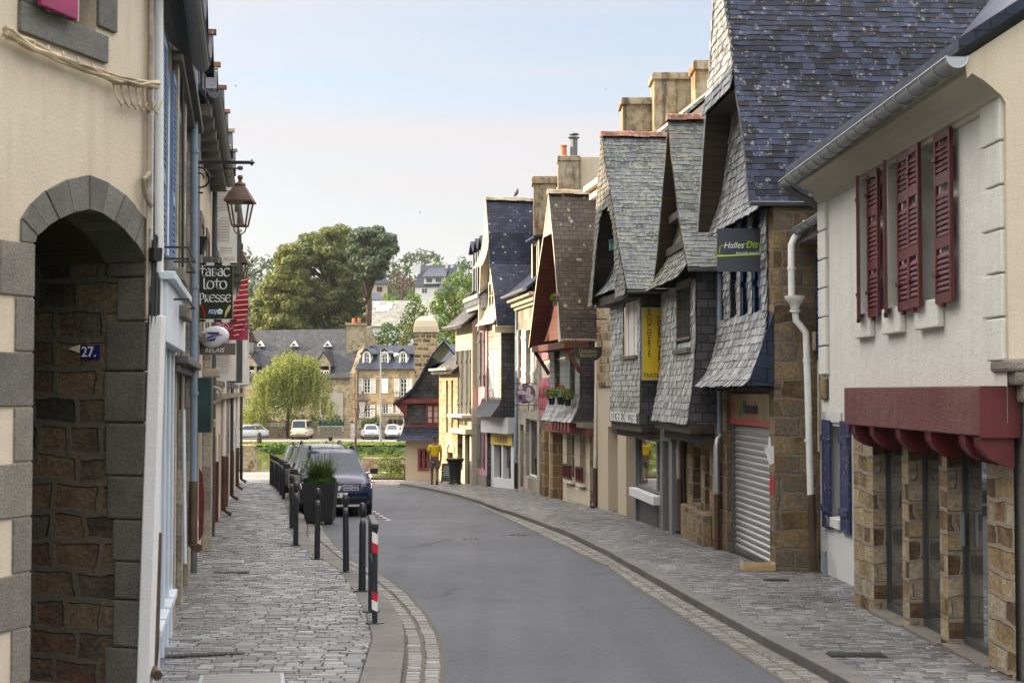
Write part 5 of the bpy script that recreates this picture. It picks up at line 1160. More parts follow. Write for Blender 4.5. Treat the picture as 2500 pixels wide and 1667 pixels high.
m = MB(); wall(m, FG9, 0, FG9.w, zb, zt, -.02, [(.3, .95, zb + .75, .62), (1.1, 1.75, zb + .75, .62)], .25); m.face((FG9.p(0, 0, zb), FG9.p(0, 3, zb), FG9.p(0, 3, zt), FG9.p(0, 0, zt))); m.fb(FG9, -.03, FG9.w + .3, -.28, -.022, .75, zt - .01); m.build('shopfront', M['white2'], h)
for a0, a1 in ((.3, .95), (1.1, 1.75)):
    m = MB(); m.face((FG9.p(a0, .2, zb + .6), FG9.p(a1, .2, zb + .6), FG9.p(a1, .2, .7), FG9.p(a0, .2, .7))); m.build('shop_window', M['darkglass'], h)
m = MB(); n = 12; A = [FG9.p(.05 + 1.85 * i / n, -.08 + .015 * (i % 2), .72) for i in range(n + 1)]; m.strip(A, [Vector((p.x, p.y, .33 + .02 * (i % 2))) for i, p in enumerate(A)]); o = m.build('valance', m_paint('yellow_cloth', (.62, .47, .1, 1), .8, .1), h)
text_mb('CREPERIE', .3, planeM(FG9.p(.98, -.1, .52), -FG9.t, Z), .002, 0, 'CENTER', .85).build('lettering', M['brownpaint'], o)
for a, s_ in ((.15, 1), (.95, -1), (1.2, 1)):
    m = MB(); n = 8; A = [FG9.p(a + .05 * i * s_ * .9, .12 + .03 * (i % 2), .6) for i in range(n)]; m.strip(A, [Vector((p.x + .0, p.y, -.45 + .06 * i)) for i, p in enumerate(A)]); m.build('curtain', m_paint('gold_cloth', (.42, .27, .05, 1), .85, .2) if a == .15 else M['shutter_g'], h)

# ---- rose house with three dormers
F10 = Frame((-.87, 49.75), (-1.5, 53.0), 'R')
h = thing('rendered_house', 'rose pink rendered house with grey shutters, dentil cornice and three small dormers', 'house', (-1.2, 51.5, GZ(51)))
zb = GZ(53) - .3; ops = []
for k in range(2):
    a = .7 + k * 1.15
    ops.append((a, a + .55, 2.35, 4.3)); ops.append((a, a + .55, -.55, 1.25))
eave_house(h, F10, zb, 5.6, 7, 8.6, M['pink'], M['slate_far'], .3, ops=ops, sidem=M['slate_wall'])
for o in ops:
    window(h, F10, o[0] + .01, o[1] - .01, o[2] + .01, o[3] - .01, .1, 2, 3)
    for a in (o[0] - .27, o[1] + .02): m = MB(); board_shutter(m, F10.p(a, -.01, o[2]), F10.t, -F10.n, .25, o[3] - o[2]); m.build('shutter', M['shutter_g'], h)
m = MB(); m.fb(F10, 0, F10.w, -.35, -.001, 5.45, 5.6); m.fb(F10, 0, F10.w, -.2, -.001, 5.1, 5.449)
for i in range(12): m.fb(F10, .05 + i * .27, .17 + i * .27, -.3, -.201, 5.25, 5.449)
m.build('cornice', M['zinc'], h)
m = MB(); m.fb(F10, -.02, F10.w, -.05, -.002, zb, zb + .85); m.build('plinth', M['granite'], h)
for k in range(3): dormer(h, F10, .35 + k * 1.0, 1.05 + k * 1.0, .0, 1.6, 5.65, 7.25, M['slate_far'], M['dgreypaint'], M['zinc'], .4)
pipe(h, [F10.p(F10.w - .1, -.1, 5.2), F10.p(F10.w - .1, -.1, zb)], .07, M['dgreypaint'], 'drainpipe')

# ---- warm house with roof dormer, cafe below
F11 = Frame((-1.44, 51.6), (-2.15, 54.2), 'R')
h = thing('rendered_house', 'warm cream house with grey green shutters, balcony rail and shop lettering, by the black bin', 'house', (-1.8, 53, GZ(53)))
zb = GZ(54) - .3; ops = [(.35 + .8 * k, .75 + .8 * k, 1.35, 3.7) for k in range(3)] + [(.4, 1.15, zb + .1, .6), (1.5, 2.3, zb + .9, .6)]
eave_house(h, F11, zb, 4.7, 5, 7.0, M['yellowish'], M['slate_brown'], .45, ops=ops)
for k, o in enumerate(ops):
    window(h, F11, o[0] + .01, o[1] - .01, o[2] + .01, o[3] - .01, .12, 2 if k < 3 else 1, 4 if k < 3 else 2, M['whitepaint'] if k < 3 else M['dgreypaint'])
    if k < 3:
        for a in (o[0] - .19, o[1] + .01): m = MB(); board_shutter(m, F11.p(a, -.01, o[2]), F11.t, -F11.n, .18, o[3] - o[2]); m.build('shutter', M['shutter_g'], h)
m = MB(); m.fb(F11, .1, F11.w - .05, -.35, -.002, 1.22, 1.32); m.build('balcony', M['white2'], h)
m = MB(); m.fb(F11, 0, F11.w, -.22, -.002, .62, .8); m.build('cornice', M['beige'], h)
tm = text_mb('HOTEL BIERE', .26, planeM(F11.p(F11.w / 2, -.01, 1.0), -F11.t, Z), .004, 0, 'CENTER', .9); tm.build('lettering', M['brownpaint'], h)
dormer(h, F11, .5, 1.4, .3, 1.8, 4.8, 5.75, M['slate_brown'], M['dgreypaint'], M['creampaint'], .45, shed=True)
m = MB(); gutter_mb(m, F11.p(-.05, -.45, 4.6), F11.p(F11.w + .1, -.45, 4.6), .06); m.build('gutter', M['zinc'], h)

# ---- narrow stone house at the corner
F12 = Frame((-2.05, 53.6), (-2.85, 55.6), 'R')
h = thing('stone_house', 'narrow sunlit rubble house with arched doorway and two slit windows at the street corner', 'house', (-2.5, 54.5, GZ(54.5)))
zb = GZ(55) - .3; ops = [(.5, .72, .6, 2.6), (1.1, 1.32, .6, 2.6), (.5, 1.15, zb + .2, -.15)]
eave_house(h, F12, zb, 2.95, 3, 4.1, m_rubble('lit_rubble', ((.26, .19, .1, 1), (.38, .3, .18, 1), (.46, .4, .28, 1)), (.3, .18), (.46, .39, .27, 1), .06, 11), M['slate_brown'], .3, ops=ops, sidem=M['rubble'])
for o in ops[:2]: window(h, F12, o[0], o[1], o[2], o[3], .1, 1, 4, M['brownpaint'], .04)
m = MB(); o = ops[2]; m.fb(F12, o[0], o[1], .15, .2, o[2], o[3] + .3); m.build('door', M['brownpaint'], h)
m = MB(); n = 8; c = (o[0] + o[1]) / 2; r = (o[1] - o[0]) / 2
for i in range(n): t0, t1 = math.pi * i / n, math.pi * (i + 1) / n; m.hexa([F12.p(c + rr * math.cos(t), b, o[3] + rr * math.sin(t)) for b in (-.03, -.002) for rr, t in ((r, t0), (r + .2, t0), (r + .2, t1), (r, t1))])
m.build('door_arch', M['yellowish'], h)
m = MB(); m.fb(F12, .2, F12.w + .1, -.4, .3, 2.98, 3.06); m.build('eaves_board', M['creampaint'], h)
# ---- half-timbered slate house facing up the street
YH = 57.5; h = thing('half_timbered_house', 'dark slate house with sweeping gable roof and red window at the street end', 'house', at(1030, 1175, YH))
def Q(u, v, dy=0.): return at(u, v, YH + dy)
zb = GZ(58) - .3; x0, x1 = Q(979, 1000).x, Q(1130, 1000).x; 
lf = [Q(u, v) for u, v in ((961, 990), (985, 975), (1008, 953), (1026, 925), (1040, 898), (1056, 872), (1084, 838))]
m = MB(); pts = [Vector((p.x, YH, p.z)) for p in lf]; rt = [Vector((2 * lf[-1].x - p.x, YH, p.z)) for p in lf[::-1]]
wl = Q(987, 985); zc = Q(1000, 1040).z; zd = Q(1000, 1076).z
m.face([Vector((wl.x, YH, zc)), Vector((2 * lf[-1].x - wl.x, YH, zc))] + [p for p in rt[:-2]][1:] + [p for p in pts[1:-1]][::-1][::1])
m.face([Vector((wl.x, YH, zc)), Vector((wl.x, YH + 7, zc)), Vector((wl.x, YH + 7, wl.z)), Vector((wl.x, YH, wl.z))])
m.build('slate_wall', M['slate_wall'], h)
m = MB(); e = Vector((0, 0, .11))
for A in (pts, rt):
    P0 = [p + Vector((0, -.35, 0)) for p in A]; P1 = [p + Vector((0, 7, 0)) for p in A]
    m.strip([p + e for p in P0], [p + e for p in P1]); m.strip([p for p in P0], [p for p in P1]); m.strip(P0, [p + e for p in P0])
m.build('roof', M['slate_far'], h)
m = MB(); xr = 2 * lf[-1].x - wl.x
m.strip([Vector((wl.x - .02, YH - .02, zc + .02)), Vector((wl.x - .1, YH - .1, zc - .3)), Vector((wl.x - .3, YH - .4, zd))], [Vector((xr, YH - .02, zc + .02)), Vector((xr, YH - .1, zc - .3)), Vector((xr, YH - .4, zd))])
m.strip([Vector((wl.x - .02, YH - .02, zc + .02)), Vector((wl.x - .1, YH - .1, zc - .3)), Vector((wl.x - .3, YH - .4, zd))], [Vector((wl.x - .02, YH + 5, zc + .02)), Vector((wl.x - .1, YH + 5, zc - .3)), Vector((wl.x - .3, YH + 5, zd))]); m.build('slate_skirt', M['slate_far'], h)
m = MB(); m.box(wl.x + .05, xr, YH + .02, YH + 6, zb, zd + .05); m.build('wall', M['yellowish'], h)
m = MB(); m.box(wl.x - .35, xr, YH - .2, YH - .02, Q(1000, 984).z, Q(1000, 974).z); m.box(wl.x - .02, xr, YH - .06, YH - .021, zc - .04, zc + .04); m.build('timber_beam', M['redtimber'], h)
m = MB(); a, b = Q(985, 988), Q(994, 1015); m.hexa([Vector((a.x - .3, YH - .1, a.z)), Vector((b.x, YH - .1, b.z - .1)), Vector((b.x, YH - .02, b.z - .1)), Vector((a.x - .3, YH - .02, a.z)), Vector((a.x - .3, YH - .1, a.z + .15)), Vector((b.x, YH - .1, a.z + .15)), Vector((b.x, YH - .02, a.z + .15)), Vector((a.x - .3, YH - .02, a.z + .15))]); m.build('bracket', M['redtimber'], h)
FH = Frame((10, YH), (-10, YH), 'R'); FH.n = Vector((0, 1, 0))
p, q = Q(1040, 1036), Q(1074, 986)
window(h, FH, 10 - q.x, 10 - p.x, p.z, q.z, -.06, 2, 3, M['redtimber'], .09, M['curtain'])
p, q = Q(1020, 1148), Q(1048, 1095); window(h, FH, 10 - q.x, 10 - p.x, p.z, q.z, -.03, 2, 2, M['redtimber'], .1, M['darkglass'])
# its stone chimney
c0, c1 = at(1012, 940, 61), at(1066, 812, 61); w = c1.x - c0.x
m = MB(); m.box(c0.x, c1.x, 61, 61.9, zb, c1.z); o = m.build('chimney', m_rubble('chimney_stone', ((.08, .055, .035, 1), (.22, .16, .09, 1), (.46, .36, .22, 1), (.5, .4, .26, 1)), (.36, .17), (.55, .43, .27, 1), .08, 14), h)
m = MB(); cc = at(1040, 812, 61); 
m.lathe([(.72, .0), (.74, .02), (.72, .25), (.62, .52), (.45, .66), (.2, .72), (0, .72)], 4, ((c0.x + c1.x) / 2, 61.45, c1.z), M=Matrix.Rotation(R(45), 3, 'Z')); m.build('chimney_cap', M['beige'], o, bevel=.08)
# ================================================================ left side
C0 = Vector((-2.88, 11.13, 0)); dv = Vector((.309, .951, 0)).normalized()
FA = Frame((C0 - dv * 6.5)[:2], C0[:2], 'L')
h = thing('archway_house', 'cream rendered house with a dark stone archway numbered 27 and granite quoins', 'house', (-3.5, 9.5, GZ(9.5)))
zb = GZ(11) - .3; zT = 6.2
intr = [FA.uv(u, v) for u, v in ((81, 592), (85, 575), (110, 553), (138, 535), (175, 518), (213, 511), (245, 520), (275, 541), (300, 562), (324, 590), (341, 615), (355, 640))]
extr = [FA.uv(u, v) for u, v in ((48, 590), (49, 535), (72, 500), (106, 468), (158, 440), (213, 428), (258, 446), (300, 475), (326, 505), (345, 528), (356, 545), (366, 562))]
aL, aR = intr[0][0], intr[-1][0]
m = MB()
def Wq(a0, a1, z0, z1): m.face((FA.p(a0, 0, z0), FA.p(a1, 0, z0), FA.p(a1, 0, z1), FA.p(a0, 0, z1)))
wo = [FA.uv(u, v) for u, v in ((92, 45), (234, 105))]; wa0, wa1, wz0 = wo[0][0], wo[1][0], FA.uv(160, 50)[1]
Wq(0, aL, zb, zT); Wq(aR, FA.w, zb, zT)
for (a, z), (c, d) in zip(intr, intr[1:]):
    for lo, hi in ((None, 4.3),): m.face((FA.p(a, 0, z), FA.p(c, 0, d), FA.p(c, 0, 4.3), FA.p(a, 0, 4.3)))
wall(m, FA, aL, aR, 4.3, zT, 0, [(max(wa0, aL + .01), wa1, wz0, 5.6)], .25)
m.build('wall', M['cream'], h)
m = MB(); B = 5.5
m.face((FA.p(aR, 0, zb), FA.p(aR, B, zb), FA.p(aR, B, intr[-1][1] + .2), FA.p(aR, .36, intr[-1][1] + .2), FA.p(aR, 0, intr[-1][1]))); m.face((FA.p(aL, 0, zb), FA.p(aL, B, zb), FA.p(aL, B, intr[0][1]), FA.p(aL, 0, intr[0][1])))
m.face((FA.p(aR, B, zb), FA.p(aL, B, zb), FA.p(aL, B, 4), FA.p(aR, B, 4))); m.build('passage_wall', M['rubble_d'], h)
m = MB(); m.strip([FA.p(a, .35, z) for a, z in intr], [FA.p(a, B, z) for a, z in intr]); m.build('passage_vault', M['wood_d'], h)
m = MB(); m.face((FA.p(aL, -.02, GZ(10, PAV)), FA.p(aR, -.02, GZ(10, PAV)), FA.p(aR, B, GZ(10, PAV)), FA.p(aL, B, GZ(10, PAV)))); m.build('passage_floor', M['granite_d'], h)
m = MB(); n = len(intr) - 1; ST = []
for k in range(0, n, 1):
    if k % 2 == 0 or True:
        e = .006 * (k % 2); lp = lambda p, q, t: (p[0] + (q[0] - p[0]) * t, p[1] + (q[1] - p[1]) * t); i0, i1, x0, x1 = lp(intr[k], intr[k + 1], .03), lp(intr[k], intr[k + 1], .97), lp(extr[k], extr[k + 1], .03), lp(extr[k], extr[k + 1], .97)
        m.hexa([FA.p(*q) for q in ((i0[0], -.02 - e, i0[1]), (i1[0], -.02 - e, i1[1]), (i1[0], .36, i1[1]), (i0[0], .36, i0[1]), (x0[0], -.02 - e, x0[1]), (x1[0], -.02 - e, x1[1]), (x1[0], .0, x1[1]), (x0[0], .0, x0[1]))])
m.build('arch_stone', M['granite_d'], h)
m = MB(); z = zb; k = 0
while z < intr[0][1] - .02:
    hh = min(.375, intr[0][1] - z); wd = .36 if k % 2 else .19; m.fb(FA, aL - wd, aL + .0, -.02, .3, z + .006, z + hh - .006)
    z += hh; k += 1
m.build('quoin', M['granite'], h, bevel=.008)
m = MB(); z = zb; k = 0
while z < intr[-1][1] - .02:
    hh = min(rng.uniform(.28, .44), intr[-1][1] - z); wd = rng.uniform(.22, .36); m.fb(FA, aR - .02, aR + .09, -.015, wd, z + .006, z + hh - .006); z += hh; k += 1
m.build('jamb_stone', M['granite_p'], h, bevel=.015)
m = MB(); a0, a1 = wa0, wa1
m.fb(FA, a0 - .22, a0 - .001, -.03, .26, wz0, zT); m.fb(FA, a1 + .001, a1 + .24, -.03, .26, wz0 + .05, zT); m.fb(FA, a0 - .22, a1 + .12, -.035, .26, wz0 - .21, wz0 - .001); m.build('window_surround', M['granite_d'], h, bevel=.01)
window(h, FA, a0 + .01, a1 - .01, wz0 + .01, 5.6, .16, 2, 3, M['brownpaint'])
m = MB(); m.bar(FA.uv(150, 0) and FA.p(a0 - .05, -.06, wz0 + .42), FA.p(a1 + .1, -.06, wz0 + .42), .035); m.build('window_bar', M['zinc_d'], h)
m = MB(); r_ = [(0, zT - .2), (3, zT + 2.6), (6, zT - .2)]
p = [FA.p(-.3, -.4, zT - .3), FA.p(FA.w + .1, -.4, zT - .3), FA.p(FA.w + .1, 3.5, zT + 3.4), FA.p(-.3, 3.5, zT + 3.4)]; m.hexa(p + [q + Vector((0, 0, .12)) for q in p]); m.build('roof', M['slate_far'], h)
# magenta hanging over the bar
pz = FA.p((a0 + a1) / 2 - .05, -.08, wz0 + .2); m = MB(); aa0, aa1 = FA.a(88, -.08, 20), FA.a(178, -.08, 30)
m.fb(FA, aa0, aa1, -.13, -.085, wz0 - .02, wz0 + .5); m.fb(FA, aa1 - .001, aa1 + .035, -.11, -.09, wz0 - .02, wz0 + .4, 1); tag(m.build('banner', [m_paint('magenta_cloth', (.3, .03, .11, 1), .5, .2), M['whitepaint']], loc=pz, bevel=.01), 'magenta banner hung on the window bar of the archway house', 'banner')
# number plate and arrow on the passage wall
FP = Frame(FA.p(aR, 0, 0)[:2], FA.p(aR, 5, 0)[:2], 'R')
def fpq(u, v): a, z = FP.uv(u, v, -.02); return FP.p(a, -.02, z)
c = [fpq(197, 876), fpq(242, 876), fpq(242, 843), fpq(197, 843)]; o = fpq(220, 860)
m = MB(); m.hexa([q + FP.n * .015 for q in c] + c); pl = m.build('number_plate', m_paint('enamel_blue', (.012, .014, .1, 1), .3, .05), loc=o); tag(pl, 'small blue enamel number plate reading 27 on the dark archway wall', 'number plate')
xd = (c[1] - c[0]).normalized(); 
text_mb('27.', .115, planeM(o - FP.n * .018, xd, Z), .002, 0, 'CENTER').build('numeral', whp, pl)
m = MB(); d = [fpq(166, 851), fpq(193, 842), fpq(193, 861)]; m.face(d); m.strip(d + d[:1], [q + FP.n * .012 for q in d + d[:1]]); tag(m.build('arrow_plate', M['creampaint'], loc=d[0]), 'small pale arrow plate pointing left beside the blue number 27', 'sign')
# cables
cb = MB(); pth = [(-10, 78), (0, 85), (55, 112), (128, 146), (197, 172), (266, 197), (320, 205), (366, 209)]
for k in range(12):
    P_ = [FA.p(*(lambda q: (q[0], -.05 - rng.uniform(0, .04), q[1] + rng.uniform(-.03, .03)))(FA.uv(u, v))) for u, v in pth]
    cb.tube(P_, rng.uniform(.009, .017), 6)
for k in range(6): 
    a, z = FA.uv(262 + k * 18, 205); P_ = [FA.p(a, -.05, z), FA.p(a + .02, -.07, z - .1 - .02 * k), FA.p(a + .1, -.06, z - .15 - .015 * k), FA.p(a + .2, -.04, z - .1)]; cb.tube(P_, .008, 5)
for k in range(9): a, z = FA.uv(20 + k * 36, 96 + k * 14); cb.tube([FA.p(a, -.07, z - .03), FA.p(a + .01, -.085, z), FA.p(a + .02, -.07, z + .03)], .01, 6)
tag(cb.build('cable_bundle', m_paint('painted_cable', (.5, .4, .27, 1), .6, .3), smooth=True), 'sagging bundle of painted cables across the cream archway house', 'cables')
cb = MB()
for u, r, v0, v1 in ((372, .019, -20, 560), (379, .012, -20, 700), (366, .012, 210, 780)):
    cb.tube([FA.p(FA.w - .03 + (u - 372) * .003, -.05, at(u, v0, 11.1).z), FA.p(FA.w - .03 + (u - 372) * .003, -.05, at(u, v1, 11.1).z)], r, 8)
cb.tube([FA.p(FA.w - .05, -.06, at(372, 420, 11).z), FA.p(FA.w - .14, -.07, at(372, 440, 11).z), FA.p(FA.w - .12, -.07, at(372, 470, 11).z), FA.p(FA.w - .02, -.06, at(372, 500, 11).z)], .022, 8)
tag(cb.build('conduit', m_paint('tan_conduit', (.34, .27, .19, 1), .6, .4, .3, .3), smooth=True), 'tan cable conduit running up the corner of the archway house', 'conduit')
cb = MB()
for k in range(7):
    z0 = at(380, 640, 11.2).z; x = FA.p(FA.w + .02, -.06, 0); cb.tube([Vector((x.x + rng.uniform(-.03, .05), x.y, z0 + rng.uniform(-.1, .25))), Vector((x.x + rng.uniform(-.04, .06), x.y - .03, z0 - .15)), Vector((x.x + rng.uniform(-.02, .05), x.y, z0 - .5 - .1 * k))], .014, 5)
cb.lathe([(0, -.06), (.05, -.05), (.055, .05), (0, .06)], 8, Vector((x.x + .03, x.y - .04, z0 + .05)))
tag(cb.build('cable_knot', M['iron'], smooth=True), 'black knot of wires and insulators at the corner above the white post', 'cables')

# ---- generic left facade
def left_house(F, label, name, z0, ze, zr, wallm, wins, sh=None, br=4.2, roofm=None, frame=None, sill=True, over=.22, D=8.4, surround=None, doors=(), shutter_open=True, near_side=True):
    h = thing(name, label, 'house', F.p(F.w / 2, 0, GZ(F.p(F.w / 2, 0, 0).y)))
    eave_house(h, F, z0, ze, D, zr, wallm, roofm or M['slate_far'], over, br, list(wins) + list(doors), rake=.0, near_side=near_side)
    for w in wins:
        window(h, F, w[0] + .01, w[1] - .01, w[2] + .01, w[3] - .01, .12, 2, 3, frame)
        if sill: m = MB(); m.fb(F, w[0] - .1, w[1] + .1, -.11, -.002, w[2] - .14, w[2] - .01); m.build('window_sill', M['granite'], h, bevel=.01)
        if surround:
            m = MB(); m.fb(F, w[0] - .15, w[0] - .002, -.03, -.001, w[2], w[3] + .15); m.fb(F, w[1] + .002, w[1] + .15, -.03, -.001, w[2], w[3] + .15); m.fb(F, w[0] - .001, w[1] + .001, -.029, -.001, w[3] + .002, w[3] + .15); m.build('window_surround', surround, h)
        if sh:
            ww = (w[1] - w[0]) / 2
            for a, s_ in ((w[0], 1), (w[1], -1)):
                m = MB(); x = -F.n * 1.0 * .97 + F.t * (-s_) * .24; x.normalize(); n = F.t * s_; louvre(m, F.p(a, -.03, w[2]), x, n, ww * .8, w[3] - w[2], .035, (.6,)) if (shutter_open and s_ == 1) else louvre(m, F.p(a + (0.01 if s_ < 0 else -ww), -.045, w[2]), F.t, -F.n, ww, w[3] - w[2], .035, (.6,)); m.build('shutter', sh, h)
    for d in doors:
        m = MB(); m.fb(F, d[0] + .002, d[1] - .002, .14, .17, d[2], d[3]); m.build('door', M['brownpaint'], h)
    return h
def LF(y0, y1):
    f = lambda y: LWALL(y) + .02
    return Frame((f(y0), y0), (f(y1), y1), 'L')
# pale blue shop
F = Frame((-2.9, 11.25), (LWALL(14.4) + .03, 14.4), 'L'); zb = GZ(14.4) - .3
h = left_house(F, 'white house with pale blue shopfront and blue louvred shutters next to the archway', 'shop_house', zb, 5.6, 9.4, M['white2'], [(1.2, 2.2, 3.35, 5.2)], m_paint('faded_blue', (.16, .25, .42, 1), .5, .15), frame=M['bluewhite'], near_side=False, shutter_open=False)
m = MB(); m.fb(F, .15, F.w, -.16, -.002, 2.55, 3.05); m.fb(F, .1, F.w + .02, -.22, -.002, 3.051, 3.12); m.build('shop_fascia', M['bluewhite'], h, bevel=.01)
m = MB()
for a in (.25, .9, 1.55, 2.2, 2.85): m.fb(F, a, a + .1, -.07, -.002, zb, 2.549)
for a in (.36, 1.01, 1.66, 2.31): m.fb(F, a, a + .53, -.035, -.002, zb, .15); m.fb(F, a, a + .53, -.12, -.002, .151, .22)
m.build('shopfront', M['bluewhite'], h, bevel=.008)
m = MB()
for a in (.36, 1.01, 1.66, 2.31): m.face((F.p(a, -.006, .23), F.p(a + .53, -.006, .23), F.p(a + .53, -.006, 2.54), F.p(a, -.006, 2.54)))
m.build('shop_window', M['glass'], h)
c0, c1 = at(352, 1690, 11.15), at(384, 770, 11.15)
m = MB(); w = .052
m.hexa([Vector((c0.x - w, 11.1, c0.z)), Vector((c0.x + w, 11.1, c0.z)), Vector((c0.x + w, 11.24, c0.z)), Vector((c0.x - w, 11.24, c0.z)), Vector((c1.x - w, 11.1, c1.z)), Vector((c1.x + w, 11.1, c1.z)), Vector((c1.x + w, 11.24, c1.z)), Vector((c1.x - w, 11.24, c1.z))]); m.build('corner_post', M['white2'], h, bevel=.012)
pipe(h, [at(388, -10, 11.4), at(389, 600, 11.4), at(380, 1300, 11.4), at(375, 1600, 11.35)], .035, M['white2'], 'drainpipe')
pipe(h, [at(383, 1300, 11.3), at(376, 1580, 11.3), at(372, 1630, 11.25), at(384, 1648, 11.1)], .04, M['brownpaint'], 'cast_iron_foot')
m = MB()
for zz, a in ((3.28, 1.1), (3.0, 1.9)): 
    m.fb(F, a, a + .9, -.24, -.002, zz - .16, zz - .04)
m.build('stone_ledge', M['granite'], h, bevel=.02)
m = MB()
for zz in (3.3, 3.4, 2.95): 
    m.bar(F.p(1.0, -.28, zz), F.p(2.4, -.28, zz), .018); m.bar(F.p(1.0, 0, zz), F.p(1.0, -.28, zz), .018); m.bar(F.p(2.4, 0, zz), F.p(2.4, -.28, zz), .018)
m.build('flower_rail', M['iron'], h)
m = MB(); gutter_mb(m, F.p(-.1, -.3, 5.55), F.p(F.w, -.3, 5.5), .08); m.build('gutter', M['zinc_d'], h)
# stone house with pipes
F = LF(14.45, 19.2); zb = GZ(19.2) - .3
h = left_house(F, 'tall grey stone house with moulded sills and blue grey drainpipe left of the tobacconist sign', 'stone_house', zb, 8.6, 13, M['greystone'], [(.9, 1.8, 3.3, 5.2), (2.8, 3.7, 3.3, 5.2), (.9, 1.8, 6.0, 7.7), (2.8, 3.7, 6.0, 7.7)], None, surround=M['granite'], frame=M['brownpaint'], doors=[(.8, 1.9, zb, 2.0), (2.7, 3.8, zb + 1, 2.0)])
m = MB()
for z in (2.35, 5.55, 7.9): m.fb(F, .05, F.w - .1, -.12, -.002, z, z + .09); m.fb(F, .02, F.w - .08, -.2, -.002, z + .091, z + .18)
build_each(m, 'string_course', M['granite_d'], h, bevel=.015)
m = MB()
for a in (.15, 2.1, 4.2): m.fb(F, a, a + .32, -.07, -.002, zb, 8.4)
build_each(m, 'pilaster', M['greystone'], h, bevel=.01)
dp = pipe(h, [at(474, -15, 18.3), at(474, 620, 18.3), at(472, 1175, 18.3)], .05, M['bluepipe'], 'drainpipe', [at(474, 80, 18.3), at(474, 370, 18.3), at(474, 700, 18.3), at(473, 960, 18.3)], 12)
pipe(dp, [at(472, 1175, 18.3), at(470, 1330, 18.2), at(483, 1338, 18.0)], .058, M['brownpaint'], 'cast_iron_foot')
pipe(h, [at(446, -10, 15.3), at(446, 700, 15.3), at(440, 1000, 15.2)], .014, M['iron'], 'cable'); pipe(h, [at(448, 1000, 15.4), at(452, 1375, 15.3)], .02, M['bluewhite'], 'cable_cover')
m = MB(); gutter_mb(m, F.p(0, -.35, 8.5), F.p(F.w, -.35, 8.45), .08); m.build('gutter', M['zinc_d'], h)
# iron arm
a = at(435, 397, 16.5); b = at(552, 398, 19.5); p = LWALL(17.5)
hh = thing('iron_bracket', 'long black wrought iron sign arm with a scroll, high on the left facades', 'bracket', (p, 19, at(500, 397, 19).z))
m = MB(); zz = at(500, 397, 19).z; m.bar((LWALL(19) - .1, 19, zz), (LWALL(19) + .85, 19, zz), .04); m.lathe([(0, -.05), (.045, 0), (0, .05)], 8, (LWALL(19) + .88, 19, zz)); m.build('arm', M['iron'], hh, smooth=True)
m = MB(); c = Vector((LWALL(19) + .18, 19, zz - .22)); m.tube([c + Vector((math.cos(t) * (.06 + .012 * t), 0, math.sin(t) * (.06 + .012 * t))) for t in [i * .45 for i in range(26)]], .014, 6); m.build('scroll', M['iron'], hh, smooth=True)

def dormers(h, F, aa, z0, z1, w=.95, ridge=None):
    for a in aa:
        o = dormer(h, F, a, a + w, -.02, 2.0, z0, z1, M['slate_grey'], M['slate_grey'], M['granite'], .55)
        m = MB(); m.bar(F.p(a + w / 2, -.22, z1 + .62), F.p(a + w / 2, 2.2, z1 + .62), .12, .08); m.build('ridge_tiles', ridge or M['ridge_l'], o)
# low house with slate dormers
F = LF(19.25, 27.4); zb = GZ(27.5) - .3
h = left_house(F, 'stone house with slate dormers above the tobacconist sign and a dark green shop box', 'dormer_house', zb, 6.3, 11.8, M['beige'], [(1.2, 2.1, 3.1, 4.9), (3.6, 4.5, 3.1, 4.9), (6.0, 6.9, 3.1, 4.9)], None, surround=M['granite'], doors=[(1.0, 2.2, zb, 1.7), (3.4, 4.6, zb + 1, 1.7), (5.8, 7, zb, 1.7)])
dormers(h, F, (1.2, 3.55, 5.9), 6.3, 7.45, ridge=M['ridge'])
m = MB(); gutter_mb(m, F.p(0, -.34, 6.25), F.p(F.w, -.34, 6.2), .09); m.build('gutter', M['zinc_d'], h)
m = MB(); 
for k in range(9): m.fb(F, .2 + k * .92, .42 + k * .92, -.3, -.002, 5.95, 6.12)
build_each(m, 'eaves_corbel', M['granite'], h, bevel=.02)
m = MB(); m.fb(F, .2, 1.0, -.32, -.002, 1.6, 2.35); m.build('shop_box', M['greenpaint'], h, bevel=.01)
m = MB(); a = 4.9; m.fb(F, a, a + .5, -.16, -.002, zb, 2.4); m.fb(F, a - .08, a + .58, -.28, -.002, 2.401, 2.55); m.fb(F, a - .04, a + .54, -.22, -.002, 1.55, 1.68); m.fb(F, a - .06, a + .56, -.26, -.002, 3.0, 3.12); m.fb(F, a + .05, a + .45, -.14, -.002, 2.551, 2.999); m.build('door_pilaster', M['greystone'], h, bevel=.015)
m = MB(); c = F.p(a - .05, -.2, 2.1); m.tube([c + Vector((math.cos(t) * .13, 0, math.sin(t) * .13)) for t in [i * math.pi / 6 for i in range(13)]], .035, 6); m.build('scroll_stone', M['greystone'], h, smooth=True)
m = MB(); 
for a in (3.2, 6.9):
    q = [(0, -.1), (.07, .0), (.09, .5), (.06, .95), (0, 1.05)]; A = [F.p(a, -.03 - b, zb + .9 + z) for b, z in q]; B = [F.p(a + .05, -.03 - b, zb + .9 + z) for b, z in q]; m.face(A); m.face(B[::-1]); m.strip(A, B)
build_each(m, 'shop_shutter_edge', M['redpaint'], h)
pipe(h, [F.p(1.0, -.07, 6.1), F.p(1.0, -.07, zb)], .045, M['zinc_d'], 'drainpipe'); pipe(h, [F.p(7.9, -.08, 6.1), F.p(7.9, -.08, zb)], .05, M['dgreypaint'], 'drainpipe')
